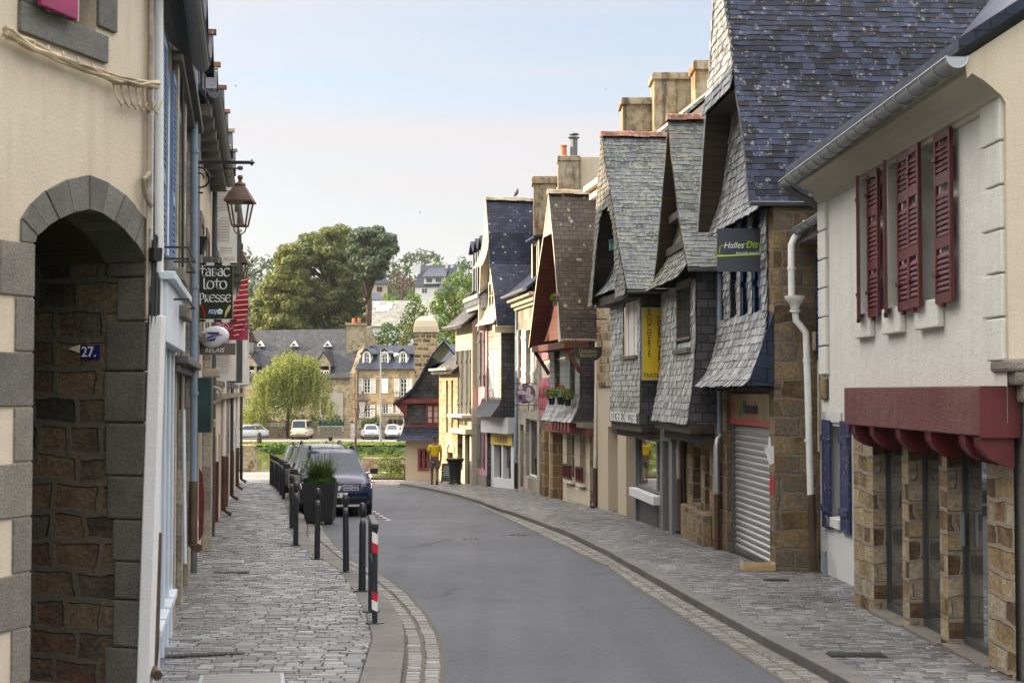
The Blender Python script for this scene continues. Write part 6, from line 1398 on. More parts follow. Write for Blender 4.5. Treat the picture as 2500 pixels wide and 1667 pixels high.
specs = [(27.45, 33.4, 'cream house with white shutters behind the red and pink banners', 6.75, 11.2, 'beige', 'whitepaint'), (33.45, 40.4, 'rubble stone house with pale ridge tiles halfway down the left side', 7.0, 11.0, 'rubble', 'shutter_g'),
         (40.45, 47.0, 'white rendered house with slate dormers, second from the river on the left', 5.6, 8.2, 'white2', 'whitepaint'), (47.05, 53.3, 'last cream house on the left before the quay, with brown drainpipe foot', 4.7, 7.0, 'creamL', 'whitepaint')]
M['creamL'] = M['yellowish']
for i, (y0, y1, lab, ze, zr, wm, sm) in enumerate(specs):
    F = LF(y0, y1); zb = GZ(y1) - .3; ws = []
    n = 3
    for k in range(n):
        a = F.w * (k + .5) / n - .45; ws += [(a, a + .9, 2.4, min(4.2, ze - .5))] + ([(a, a + .9, 5.0, 6.2)] if ze > 6.5 else [])
    h = left_house(F, lab, 'row_house', zb, ze, zr, M[wm], ws, M[sm], surround=M['granite'], doors=[(F.w * (k + .5) / n - .5, F.w * (k + .5) / n + .5, zb + (.9 if k != 1 else 0), 1.2) for k in range(n)], over=.18)
    dormers(h, F, (F.w * .2, F.w * .62), ze, ze + 1.05, .9, M['ridge'] if i == 0 else M['ridge_l'])
    m = MB(); gutter_mb(m, F.p(0, -.28, ze - .05), F.p(F.w, -.28, ze - .08), .08); m.build('gutter', M['zinc_d'], h)
    m = MB(); m.fb(F, .0, F.w, -.16, -.002, 2.0, 2.12); m.build('string_course', M['granite'], h)
    dp = pipe(h, [F.p(F.w - .15, -.07, ze - .2), F.p(F.w - .15, -.07, GZ(y1) + 1.5)], .05, M['dgreypaint'] if i % 2 else M['white2'], 'drainpipe')
    pipe(dp, [F.p(F.w - .15, -.08, GZ(y1) + 1.5), F.p(F.w - .15, -.08, GZ(y1) + .25), F.p(F.w - .1, -.25, GZ(y1) + .15)], .06, M['brownpaint'] if i < 3 else M['iron'], 'cast_iron_foot')
    if i < 2:
        m = MB(); m.fb(F, 1.0, 1.06, -.14, -.002, zb + .7, zb + 1.9); m.build('shop_shutter_edge', M['redpaint'], h)
# ---- wall lanterns
def lantern(name, label, c, wallx, s=1., iron=None):
    iron = iron or M['rust']; c = Vector(c); h = thing(name, label, 'wall lantern', (wallx, c.y, c.z + .62 * s), 'wall lanterns of the left facades')
    zt = c.z + .5 * s
    m = MB(); m.tube([(wallx, c.y, zt + .12 * s), (c.x, c.y, zt + .12 * s)], .018, 6); m.lathe([(0, -.04), (.05, -.02), (.05, .03), (0, .05)], 8, (c.x, c.y, zt + .12 * s)); m.lathe([(0, -.05), (.05, -.04), (.05, .04), (0, .05)], 8, (wallx + .01, c.y, zt + .12 * s))
    m.tube([(wallx, c.y, zt - .25 * s), (wallx + (c.x - wallx) * .4, c.y, zt - .02 * s), (wallx + (c.x - wallx) * .62, c.y, zt + .1 * s)], .009, 5)
    q = Vector((wallx + (c.x - wallx) * .68, c.y, zt + .02 * s)); m.tube([q + Vector((math.cos(t) * (.012 * t), 0, math.sin(t) * (.012 * t))) for t in [1 + i * .5 for i in range(14)]], .007, 5); m.build('bracket_arm', iron, h, smooth=True)
    m = MB(); R4 = Matrix.Rotation(R(45), 3, 'Z'); r2 = 1.414
    m.lathe([(0, .5), (.035, .5), (.05, .46), (.03, .42), (.035, .39), (.09, .36), (.1, .33), (.06, .3)], 10, c, M=Matrix.Scale(s, 3)); 
    m.lathe([(.085 * r2, .3), (.09 * r2, .31), (.18 * r2, .16), (.235 * r2, .06), (.235 * r2, .035), (.2 * r2, .03)], 4, c, M=R4 @ Matrix.Scale(s, 3)); m.build('hood', iron, h)
    m = MB()
    T, B_ = .185 * s, .115 * s; zt, zb = c.z + .03 * s, c.z - .36 * s; cs = [(-1, -1), (1, -1), (1, 1), (-1, 1)]
    for i, j in cs: m.bar((c.x + i * T, c.y + j * T, zt), (c.x + i * B_, c.y + j * B_, zb), .022 * s)
    for (i, j), (k, l) in zip(cs, cs[1:] + cs[:1]): m.bar((c.x + i * B_, c.y + j * B_, zb), (c.x + k * B_, c.y + l * B_, zb), .025 * s)
    for i in (-1, 1): m.tube([(c.x + i * B_, c.y, zb), (c.x + i * B_ * .75, c.y, zb - .1 * s), (c.x, c.y, zb - .16 * s)], .012 * s, 6)
    m.lathe([(0, -.03), (.022, 0), (0, .03)], 8, (c.x, c.y, zb - .18 * s)); m.build('cage', iron, h)
    t = bpy.data.materials.get('lantern_glass')
    if not t:
        t = bpy.data.materials.new('lantern_glass'); t.use_nodes = True; nt = t.node_tree; nt.nodes.clear(); o = nt.nodes.new('ShaderNodeOutputMaterial'); tr = nt.nodes.new('ShaderNodeBsdfTransparent'); gl = nt.nodes.new('ShaderNodeBsdfGlossy'); gl.inputs['Roughness'].default_value = .05; mx = nt.nodes.new('ShaderNodeMixShader'); mx.inputs[0].default_value = .12; nt.links.new(tr.outputs[0], mx.inputs[1]); nt.links.new(gl.outputs[0], mx.inputs[2]); nt.links.new(mx.outputs[0], o.inputs[0])
    m = MB()
    for (i, j), (k, l) in zip(cs, cs[1:] + cs[:1]): m.face(((c.x + i * T, c.y + j * T, zt), (c.x + k * T, c.y + l * T, zt), (c.x + k * B_, c.y + l * B_, zb), (c.x + i * B_, c.y + j * B_, zb)))
    m.build('pane', t, h); return h
c = at(586, 500, 25); lantern('wall_lantern', 'brown square lantern on a scrolled arm against the sky, nearest of the wall lanterns', c, LWALL(25) - .05, 1.04)
c = at(585, 648, 37); lantern('wall_lantern', 'brown wall lantern half hidden by the green tobacconist sign', c, LWALL(37) - .05, 1.05)
c = at(613, 838, 50); lantern('wall_lantern', 'farthest brown wall lantern, below the pink banner', c, LWALL(50) - .05, 1.)
def scroll_bracket(u, v, Y, L_):
    p = at(u, v, Y); m = MB(); m.tube([(LWALL(Y) - .1, Y, p.z), (p.x, Y, p.z)], .02, 6); c = Vector((p.x - L_ * .55, Y, p.z - .17)); m.tube([c + Vector((math.cos(t) * (.03 + .012 * t), 0, math.sin(t) * (.03 + .012 * t))) for t in [i * .5 for i in range(18)]], .012, 5); return m.build('sign_bracket', M['iron'], smooth=True, loc=p)
tag(scroll_bracket(590, 888, 44, .5), 'empty black iron sign bracket with scrolls, upper of the two near the birch tree', 'bracket'); tag(scroll_bracket(607, 940, 51, .6), 'empty black iron sign bracket with scrolls, lower of the two near the birch tree', 'bracket')
# ---- tobacconist sign with uncial lettering
Y = 21.5; q0, q1 = at(483, 778, Y), at(568, 649, Y); W, H_ = q1.x - q0.x, q1.z - q0.z
h = thing('hanging_sign', 'dark green tobacconist sign reading tabac loto presse in white uncial letters', 'sign', ((q0.x + q1.x) / 2, Y, q1.z))
m = MB(); m.box(q0.x, q1.x, Y, Y + .05, q0.z, q1.z); pl = m.build('panel', m_paint('sign_green', (.022, .032, .014, 1), .4, .06), h, bevel=.004)
m = MB()
for zz in (q1.z + .03, q0.z - .03): m.box(LWALL(Y) - .1, q1.x + .06, Y + .01, Y + .04, zz - .015, zz + .015); m.box(q0.x + .12, q0.x + .24, Y, Y + .05, zz - .022, zz + .022, 1); m.box(q1.x - .16, q1.x - .04, Y, Y + .05, zz - .022, zz + .022, 1)
build_each(m, 'frame_rail', [M['iron'], M['whitepaint']], h)
m = MB(); m.box(q0.x + .08, q0.x + .2, Y, Y + .1, q1.z + .05, q1.z + .14); m.box(q0.x + .22, q0.x + .3, Y, Y + .1, q1.z + .05, q1.z + .12); m.build('sign_lamp', M['zinc_d'], h)
def arc(cx, cy, rx, ry, a0, a1, n=14): return [(cx + rx * math.cos(R(a0 + (a1 - a0) * i / n)), cy + ry * math.sin(R(a0 + (a1 - a0) * i / n))) for i in range(n + 1)]
G = {'t': [[(.28, 1.25), (.26, .3)] + arc(.5, .28, .24, .3, 180, 320), [(.02, .95), (.62, .95)]],
     'a': [[(.12, .8), (.4, .98), (.62, .8), (.62, .02)], arc(.36, .3, .27, .28, 60, 400)],
     'b': [[(.14, 1.0), (.14, 0)], arc(.26, .76, .28, .23, 95, -90), arc(.26, .27, .36, .28, 90, -95)],
     'c': [arc(.45, .5, .4, .52, 45, 320)],
     'l': [[(.14, 1.35), (.14, .2), (.22, .02), (.42, .0)]],
     'o': [arc(.45, .5, .42, .52, 90, 450, 22)],
     'p': [[(.16, 1.25), (.16, -.35)], arc(.3, .8, .36, .42, 110, -120), [(.0, 1.2), (.16, 1.25)]],
     'r': [[(.14, 1.0), (.14, 0)], arc(.28, .74, .26, .25, 100, -90), [(.26, .48), (.58, .0)]],
     'e': [arc(.45, .5, .4, .52, 40, 320), [(.1, .5), (.6, .56)]],
     's': [arc(.36, .74, .27, .25, 30, 250, 10) + arc(.34, .25, .28, .27, 80, -160, 10)]}
AD = dict(t=.66, a=.78, b=.76, c=.8, l=.5, o=1.0, p=.74, r=.7, e=.84, s=.72)
def uncial(mb, word, cx, base, s):
    wd = sum(AD[c] for c in word) * s; x = cx - wd / 2; nib = Vector((.085, 0, .06)) * s
    for ch in word:
        for st in G[ch]:
            P_ = [Vector((x + px * s, Y - .006, base + pz * s)) for px, pz in st]
            for a, b in zip(P_, P_[1:]): mb.face((a - nib, b - nib, b + nib, a + nib))
            for a in P_: mb.face([a + Vector((dx * s, -.0005, dz * s)) for dx, dz in ((-.1, -.05), (.06, -.06), (.1, .05), (-.06, .06))])
        x += AD[ch] * s
mm = MB(); s = W * .225
uncial(mm, 'tabac', q0.x + W * .49, q1.z - H_ * .195, s); uncial(mm, 'loto', q0.x + W * .5, q1.z - H_ * .435, s); uncial(mm, 'presse', q0.x + W * .5, q1.z - H_ * .68, s * .9); mm.build('lettering', whp, pl)
m = MB(); m.face([Vector((q0.x + W * x, Y - .005, q1.z - H_ * y)) for x, y in ((.1, .76), (.16, .745), (.23, .95), (.18, .975))]); m.build('red_carrot', m_paint('carrot_red', (.35, .01, .02, 1), .4, .05), pl)
m = MB(); m.face([Vector((q0.x + W * x, Y - .004, q1.z - H_ * y)) for x, y in ((.33, .83), (.7, .815), (.72, .91), (.33, .92))]); lo = m.build('lottery_badge', m_paint('badge_blue', (.02, .12, .45, 1), .4, .05), pl)
text_mb('FDJ', .085, planeM((q0.x + W * .42, Y - .008, q1.z - H_ * .87), XX, Z), .002, .2).build('badge_lettering', whp, lo) if False else text_mb('FDJ', .085, planeM((q0.x + W * .42, Y - .008, q1.z - H_ * .87), XX, Z), .002, .2).build('badge_lettering', whp, pl)
m = MB(); c = Vector((q0.x + W * .64, Y - .007, q1.z - H_ * .865))
for k in range(5): t = R(72 * k + 20); p = c + Vector((math.cos(t) * .028, 0, math.sin(t) * .028)); m.face([p + Vector((math.cos(x) * .02, 0, math.sin(x) * .02)) for x in [i * math.pi / 4 for i in range(8)]])
m.build('clover', whp, pl)
m = MB(); cu = [(.78, .97), (.79, .9), (.83, .82), (.9, .75), (.94, .74)]; m.strip([Vector((q0.x + W * x, Y - .005, q1.z - H_ * y)) for x, y in cu], [Vector((q0.x + W * (x + dx), Y - .005, q1.z - H_ * (y + .012))) for (x, y), dx in zip(cu, (.015, .06, .1, .06, .01))]); m.build('quill', m_paint('quill_cream', (.6, .52, .25, 1), .5, .05), pl)
# ---- postal relay sign
Y = 23.; h = thing('hanging_sign', 'white oval postal sign with dark blue bird mark over a grey board reading relais', 'sign', at(525, 838, Y))
q0, q1 = at(482, 866, Y), at(574, 838, Y); m = MB(); m.box(q0.x, q1.x, Y, Y + .06, q0.z, q1.z); pl = m.build('board', m_paint('relay_grey', (.115, .105, .1, 1), .5, .05), h)
text_mb('RELAIS', .1, planeM(((q0.x + q1.x) / 2 - .03, Y - .004, (q0.z + q1.z) / 2 - .02), XX, Z), .002, .2, 'CENTER', 1.05).build('lettering', whp, pl)
c = at(523, 822, Y); e1 = at(558, 815, Y).x - c.x; e2 = .17; ca, sa = math.cos(R(12)), math.sin(R(12))
def EL(t, r=1., y=0.): x, z = e1 * r * math.cos(t), e2 * r * math.sin(t); return Vector((c.x + x * ca - z * sa, Y + y, c.z + x * sa + z * ca))
m = MB(); n = 28; T = [2 * math.pi * i / n for i in range(n + 1)]
for r0, r1, y0, y1 in ((1, 1, .06, -.03), (1, .9, -.03, -.06), (.9, .5, -.06, -.075), (.5, .001, -.075, -.08)): m.strip([EL(t, r0, y0) for t in T], [EL(t, r1, y1) for t in T])
ov = m.build('oval', m_paint('postal_white', (.62, .62, .68, 1), .3, .04), h, smooth=60)
m = MB(); yy = Y - .085
def LP(pts): m.face([Vector((c.x + x * e1, yy, c.z + z * e2)) for x, z in pts])
LP([(-.55, .42), (.4, .42), (.45, .2), (-.25, .2)]); LP([(-.15, .1), (.85, .22), (.1, .0), (-.6, -.35), (-.8, -.42), (-.45, -.12)]); LP([(-.7, -.48), (.25, -.05), (.1, -.4), (-.3, -.46)]); m.build('bird_mark', m_paint('postal_blue', (.02, .03, .2, 1), .4, .04), ov)
# ---- banners
Y = 27.5; q0, q1 = at(520, 830, Y), at(606, 670, Y)
m = MB(); p0, p1 = at(520, 830, Y), at(606, 745, Y); m.box(p0.x, p1.x, Y, Y + .01, p0.z, at(560, 780, Y).z); o = at(560, 790, Y)
pb = m.build('banner', m_paint('pink_cloth', (.42, .06, .12, 1), .7, .08), loc=o); tag(pb, 'pink rectangular banner with white drawn lines, behind the postal sign', 'banner')
m = MB()
def pxp(P_): return [(at(u, v, Y).x, at(u, v, Y).z) for u, v in P_]
for P_ in ([(520, 791), (535, 789), (542, 795), (549, 787), (556, 793), (560, 800)], [(524, 798), (540, 793), (560, 804), (575, 797)], [(552, 784), (553, 790)], [(592, 787), (600, 793), (604, 790)], [(585, 800), (598, 806)]): strip_px(m, pxp(P_), .012, Y - .004)
m.build('drawn_line', whp, pb)
m = MB(); P_ = [((603, 672), (588, 692)), ((604, 690), (583, 720)), ((606, 735), (570, 736)), ((605, 762), (569, 768)), ((600, 778), (569, 790)), ((592, 800), (570, 812)), ((580, 826), (571, 829))]
A = [at(u, v, Y - .15) + Vector((0, .05 * (i % 2), 0)) for i, ((u, v), _) in enumerate(P_)]; B = [at(u, v, Y - .15) for _, (u, v) in P_]; m.strip(A, B)
fl = m.build('flag', m_paint('red_cloth', (.36, .01, .02, 1), .7, .15), loc=A[0]); fl.modifiers.new('thick', 'SOLIDIFY').thickness = .008
tag(fl, 'red curved feather flag with thin white stripes, beside the green sign', 'flag')
m = MB()
for k in range(12):
    v = 683 + k * 12.2; 
    def edge(E, v):
        for (u0, v0), (u1, v1) in zip(E, E[1:]):
            if v0 <= v <= v1: return u0 + (u1 - u0) * (v - v0) / (v1 - v0)
        return E[-1][0] if v > E[-1][1] else E[0][0]
    ur, ul = edge([q[0] for q in P_], v), edge([q[1] for q in P_], v + 3); a, b = at(ul, v + 2, Y - .165), at(ur, v - 1, Y - .165); strip_px(m, [(a.x, a.z), (b.x, b.z)], .014, Y - .17)
m.build('stripe', whp, fl)
p = at(486, 595, 20.5); m = MB(); m.hexa([Vector((p.x + x, p.y + y, p.z + z)) for x, y, z in ((-.09, 0, -.17), (.05, -.05, -.14), (.05, .12, -.14), (-.09, .16, -.17), (-.08, 0, .12), (.13, -.05, .1), (.13, .12, .1), (-.08, .16, .12))]); tag(m.build('floodlight', M['iron'], bevel=.01, loc=p), 'black floodlight tilted on the facade above the green sign', 'floodlight')
# ================================================================ far bank
PH = R(18)
def bank_frame(u0, Y0, u1):
    A = at(u0, 900, Y0); t = Vector((math.cos(PH), -math.sin(PH), 0)); k = (u1 - 1250) / FPX
    L_ = (k * A.y - A.x) / (t.x - k * t.y); B = A + t * L_
    return Frame((A.x, A.y), (B.x, B.y), 'L')
def wq(F, u0, v0, u1, v1, b=0.):
    a0, z1 = F.uv(u0, v0, b); a1, z0 = F.uv(u1, v1, b); return (a0, a1, F.uv((u0 + u1) / 2, v1, b)[1], F.uv((u0 + u1) / 2, v0, b)[1])
F = bank_frame(545, 163, 862); FA1 = F
h = thing('stone_house', 'long grey stone house with lichened slate roof and stone dormer gables across the river', 'house', F.p(F.w / 2, 0, BANK))
ze = F.uv(850, 918)[1]; zr = F.uv(800, 806, 4.2)[1]
lower = [wq(F, 597, 973, 622, 1000), wq(F, 660, 973, 684, 1000), wq(F, 785, 973, 806, 1012)]
m = eave_house(h, F, BANK - .3, ze, 8.4, zr, M['farstone2'], M['slate_grey'], .3, 4.2, lower, rake=.0)
for o in lower[:2]: window(h, F, o[0], o[1], o[2], o[3], .1, 4, 3, M['whitepaint'], .09, bw=.06)
o = lower[2]; m = MB(); m.fb(F, o[0] - .3, o[1] + 1.6, -.04, -.002, BANK - .3, o[3] + .6); m.build('render_panel', m_stucco('grey_render', (.36, .35, .33, 1)), h); m = MB(); m.fb(F, o[0], o[1] - .3, -.07, -.041, o[2], o[3] + .3); m.build('door', M['brownpaint'], h)
for (u0, u1) in ((583, 632), (668, 712), (768, 812)):
    o = wq(F, (u0 + u1) / 2 - 13, 904, (u0 + u1) / 2 + 13, 938); a0, a1 = F.a(u0, 0, 900), F.a(u1, 0, 900); zt = F.uv((u0 + u1) / 2, 862)[1]; zk = ze - .2; c = (a0 + a1) / 2
    zh = F.uv((u0 + u1) / 2, 900)[1]
    m = MB()
    for b0, b1 in ((-.03, .2),):
        m.hexa([F.p(a0 + .3, b0, zk - 1.9), F.p(a0 + .3, b1, zk - 1.9), F.p(a0 + .3, b1, zh + .3), F.p(a0 + .3, b0, zh + .3), F.p(o[0], b0, zk - 1.9), F.p(o[0], b1, zk - 1.9), F.p(o[0], b1, zh + .3), F.p(o[0], b0, zh + .3)])
        m.hexa([F.p(o[1], b0, zk - 1.9), F.p(o[1], b1, zk - 1.9), F.p(o[1], b1, zh + .3), F.p(o[1], b0, zh + .3), F.p(a1 - .3, b0, zk - 1.9), F.p(a1 - .3, b1, zk - 1.9), F.p(a1 - .3, b1, zh + .3), F.p(a1 - .3, b0, zh + .3)])
    m.face([F.p(a0 + .1, -.035, zh + .3), F.p(a1 - .1, -.035, zh + .3), F.p(c, -.035, zt)]); m.face([F.p(a0 + .1, .25, zh + .3), F.p(a1 - .1, .25, zh + .3), F.p(c, .25, zt)])
    dm = m.build('dormer', M['farstone2'], h)
    m = MB()
    for s_ in (a0, a1):
        P_ = [F.p(s_, -.12, zh + .2), F.p(c, -.12, zt + .15), F.p(c, 3.2, zt + .15), F.p(s_, 3.2, zh + .2)]; m.hexa(P_ + [q + Vector((0, 0, .12)) for q in P_])
    m.build('dormer_roof', M['slate_grey'], dm); window(dm, F, o[0], o[1], o[2], o[3], .05, 4, 4, M['whitepaint'], .09, bw=.06)
for u in (634, 717, 799):
    p = at(u, 846, F.p(F.a(u), 0, 0).y + 2.2); w = .5; m = MB(); A = [p + Vector((x, y, z)) for x, y, z in ((-w, 0, 0), (w, 0, 0), (0, 0, .62))]; ii = [p + Vector((x, -.01, z)) for x, z in ((-.24, .1), (.24, .1), (0, .38))]
    m.face(A); m.strip(A + A[:1], [q + Vector((0, 1.2, .1)) for q in A + A[:1]]); m.face(ii, 1); m.build('roof_vent', [M['whitepaint'], M['void']], h)
def bchim(par, u0, u1, v0, Y, dep, zb, mat, pots=2):
    p, q = at(u0, v0, Y), at(u1, v0, Y); m = MB(); m.box(p.x, q.x, Y, Y + dep, zb, p.z - .3); o = m.build('chimney', mat, par); m = MB(); m.box(p.x - .12, q.x + .12, Y - .12, Y + dep + .12, p.z - .299, p.z); m.build('chimney_cap', mat, o)
    for k in range(pots): m = MB(); m.lathe([(.2, 0), (.18, .5), (.14, .55), (0, .5)], 8, (p.x + (q.x - p.x) * (.35 + .3 * k), Y + dep / 2, p.z)); m.build('chimney_pot', M['terracotta'], o)
    return o
Yc = F.p(F.w, 0, 0).y
bchim(h, 846, 890, 788, Yc + 2.2, 1.6, ze - 2, M['farstone2'])
m = MB(); a = F.w; m.face((F.p(a + .35, -.3, BANK), F.p(a + .35, 8.6, BANK), F.p(a + .35, 8.6, ze + .3), F.p(a + .35, 4.2, zr + .4), F.p(a + .35, -.3, ze + .3))); m.strip([F.p(a + .35, -.3, BANK), F.p(a + .35, -.3, ze + .3), F.p(a + .35, 4.2, zr + .4), F.p(a + .35, 8.6, ze + .3)], [F.p(a - .2, -.3, BANK), F.p(a - .2, -.3, ze + .3), F.p(a - .2, 4.2, zr + .4), F.p(a - .2, 8.6, ze + .3)]); m.build('gable_wall', M['farstone2'], h)
# blue roofed house
F = bank_frame(868, 157.2, 1120)
h = thing('stone_house', 'warm stone house with blue slate roof, round topped dormers and white shutters across the river', 'house', F.p(F.w / 2, 0, BANK))
ze = F.uv(930, 900)[1]; zr = F.uv(930, 846, 4)[1]
up = [wq(F, 887, 924, 904, 960), wq(F, 931, 924, 948, 960), wq(F, 976, 924, 993, 968)]; lo = [wq(F, 889, 988, 904, 1020), wq(F, 933, 988, 948, 1016), wq(F, 978, 990, 992, 1020)]
eave_house(h, F, BANK - .3, ze, 8, zr, M['farstone'], M['slate_far'], .25, 4, up + lo, rake=.0)
for k, o in enumerate(up + lo):
    if k == 1: m = MB(); board_shutter(m, F.p(o[0], -.02, o[2]), F.t, -F.n, o[1] - o[0], o[3] - o[2]); m.build('shutter', M['whitepaint'], h)
    else:
        window(h, F, o[0] + .02, o[1] - .02, o[2] + .02, o[3] - .02, .1, 2, 4, M['whitepaint'], .1, bw=.05); w = (o[1] - o[0]) * .75
        for a in (o[0] - w - .02, o[1] + .02): m = MB(); louvre(m, F.p(a, -.02, o[2]), F.t, -F.n, w, o[3] - o[2], .04, (.8,), .12, .08); m.build('shutter', M['whitepaint'], h)
    m = MB(); m.fb(F, o[0] - .25, o[1] + .25, -.03, -.001, o[3] + .01, o[3] + .35); m.build('lintel', M['granite'], h)
m = MB(); o = up[2]; 
for k in range(9): m.bar(F.p(o[0] - .5 + k * .3, -.35, o[2] - .5), F.p(o[0] - .5 + k * .3, -.35, o[2] + .45), .04)
m.bar(F.p(o[0] - .5, -.35, o[2] + .45), F.p(o[0] + 1.9, -.35, o[2] + .45), .05); m.fb(F, o[0] - .5, o[0] + 1.9, -.4, -.002, o[2] - .6, o[2] - .5); m.build('balcony', M['iron'], h)
for u in (898, 942, 987):
    o = wq(F, u - 6.5, 868, u + 6.5, 893, 1.2); zc = o[3]; a0, a1 = o[0], o[1]; c = (a0 + a1) / 2; r = (a1 - a0) / 2
    m = MB(); m.fb(F, a0 - .14, a0, .8, 1.6, o[2], zc); m.fb(F, a1, a1 + .14, .8, 1.6, o[2], zc); m.fb(F, a0 - .14, a1 + .14, .8, 1.6, o[2] - .12, o[2] - .001)
    n = 8
    for i in range(n): t0, t1 = math.pi * i / n, math.pi * (i + 1) / n; m.hexa([F.p(c + rr * math.cos(t), b, zc + rr * math.sin(t)) for b in (.8, 1.6) for rr, t in ((r, t0), (r + .16, t0), (r + .16, t1), (r, t1))])
    dm = m.build('dormer', M['whitepaint'], h); window(dm, F, a0, a1, o[2], zc + r * .6, .95, 2, 3, M['whitepaint'], .08, bw=.05)
    m = MB()
    for s_ in (-1, 1): P_ = [F.p(c + s_ * (r + .45), .7, zc + .1), F.p(c, .7, zc + r + .42), F.p(c, 3.6, zc + r + .42), F.p(c + s_ * (r + .45), 3.6, zc + .1)]; m.hexa(P_ + [q + Vector((0, 0, .1)) for q in P_])
    m.build('dormer_roof', M['slate_far'], dm)
pipe(h, [F.p(.3, -.1, ze), F.p(.3, -.1, BANK)], .09, M['dgreypaint'], 'drainpipe')
# garden walls, gates, fence, garage
def bw(u0, u1, v0, v1, Y, dep, mat, name, label, cat, group=None):
    p, q = at(u0, v0, Y), at(u1, v1, Y); m = MB(); m.box(p.x, q.x, Y, Y + dep, min(q.z, BANK) - .05, p.z); o = m.build(name, mat, loc=Vector(((p.x + q.x) / 2, Y, BANK)), bevel=.03)
    return tag(o, label, cat, group)
YW = 150.
gs = M['farstone2']
bw(640, 702, 1041, 1075, YW, .5, gs, 'garden_wall', 'stone garden wall between the white gate and the cream van', 'wall')
bw(702, 773, 1041, 1075, YW, .5, gs, 'garden_wall', 'stone garden wall behind the cream van, right of it', 'wall')
bw(775, 842, 1052, 1075, YW, .5, gs, 'garden_wall', 'low stone wall under the white lattice fence behind the sapling', 'wall')
bw(910, 932, 1052, 1075, YW, .5, gs, 'garden_wall', 'short low stone wall between the white estate car and the round white car', 'wall')
for u0, u1, v0, lb in ((588, 601, 1027, 'stone gate pillar left of the solid white gate'), (639, 650, 1026, 'stone gate pillar right of the solid white gate'), (762, 775, 1030, 'stone pillar where the white lattice fence begins'), (840, 855, 1027, 'pale stone gate pillar between lattice fence and slatted white gate'), (870, 880, 1027, 'stone gate pillar right of the slatted white gate')):
    bw(u0, u1, v0, 1075, YW - .2, .9, gs, 'gate_pillar', lb, 'pillar', 'gate pillars across the river')
bw(602, 638.5, 1033, 1068, YW + .1, .1, M['whitepaint'], 'garden_gate', 'solid white double gate between two stone pillars', 'gate')
p, q = at(855.5, 1033, YW), at(869.5, 1075, YW); m = MB(); n = 7
for i in range(n): x = p.x + (q.x - p.x) * i / n; m.box(x, x + (q.x - p.x) / n * .6, YW, YW + .05, BANK, p.z)
m.box(p.x, q.x, YW + .051, YW + .1, BANK + .3, BANK + .45); m.box(p.x, q.x, YW + .051, YW + .1, p.z - .4, p.z - .25); tag(m.build('slatted_gate', M['whitepaint'], loc=(p.x, YW, BANK)), 'white slatted garden gate behind the rusty street lantern', 'gate')
def lattice(u0, u1, v0, v1, lb):
    p, q = at(u0, v0, YW), at(u1, v1, YW); m = MB(); w = q.x - p.x; n = max(3, int(w / .55))
    m.box(p.x, q.x, YW + .1, YW + .16, p.z - .1, p.z); m.box(p.x, q.x, YW + .1, YW + .16, q.z, q.z + .1)
    for i in range(n): x0, x1 = p.x + w * i / n, p.x + w * (i + 1) / n; m.bar((x0, YW + .13, q.z + .1), (x1, YW + .13, p.z - .1), .07); m.bar((x1, YW + .14, q.z + .1), (x0, YW + .14, p.z - .1), .07)
    tag(m.build('lattice_fence', M['whitepaint'], loc=(p.x, YW, BANK)), lb, 'fence')
lattice(774, 841, 1040, 1052, 'white lattice fence panel behind the sapling'); lattice(910, 930, 1040, 1052, 'white lattice fence panel between the estate car and the lamp post'); lattice(650, 700, 1032, 1041, 'white rail on the wall left of the cream van')
bw(775, 841, 1029, 1041, YW + .5, .05, m_paint('green_screen', (.015, .08, .05, 1), .7), 'screen_fence', 'dark green screen above the white lattice fence', 'fence')
p, q = at(933, 1014, YW - .5), at(1006, 1075, YW - .5); g = thing('garage', 'low stone garage with white door and three round windows behind the round white car', 'garage', ((p.x + q.x) / 2, YW, BANK))
m = MB(); m.box(p.x, q.x, YW - .5, YW + 5, BANK - .1, p.z); m.box(p.x - .1, q.x + .1, YW - .6, YW + 5.1, p.z + .001, p.z + .2); m.build('wall', gs, g)
a, b = at(948, 1024, YW - .55), at(1000, 1070, YW - .55); m = MB(); m.box(a.x, b.x, YW - .56, YW - .51, BANK, a.z); gd = m.build('garage_door', M['whitepaint'], g)
for u in (954, 965, 977): c = at(u, 1030, YW - .6); m = MB(); m.lathe([(.36, -.02), (.36, .02), (.25, .03), (.25, .0)], 14, c, M=Matrix.Rotation(R(90), 3, 'X')); m.lathe([(0, .012), (.25, .012)], 14, c, 1, M=Matrix.Rotation(R(90), 3, 'X')); m.build('porthole', [M['rust'], M['darkglass']], gd)
# lamp posts
p = at(929, 1081, 137.5); h = thing('street_lamp', 'tall grey street lamp with curved arm on the grass across the river', 'street lamp', (p.x, p.y, BANK)); tz = at(929, 857, 137.5).z
m = MB(); m.tube([(p.x, p.y, BANK), (p.x, p.y, BANK + 1.2)], .14, 8); m.tube([(p.x, p.y, BANK + 1.2), (p.x, p.y, tz)], .08, 8); m.build('pole', M['zinc'], h, smooth=True)
m = MB(); m.tube([(p.x, p.y, tz - .7), (p.x + .4, p.y, tz - .2), (p.x + 1.0, p.y, tz - .05), (p.x + 1.4, p.y, tz - .25)], .06, 6); m.build('arm', M['zinc'], h, smooth=True)
m = MB(); m.lathe([(0, .15), (.25, .1), (.32, -.15), (.2, -.35), (0, -.4)], 10, (p.x + 1.55, p.y, tz - .3)); m.build('lamp_head', M['zinc'], h, smooth=True)
Y = 68.; p = at(868, 1115, Y); p.z = GZ(Y); h = thing('street_lamp', 'rust brown lamp post with side lantern standing beyond the parked cars', 'street lamp', p); tz = at(868, 1000, Y).z
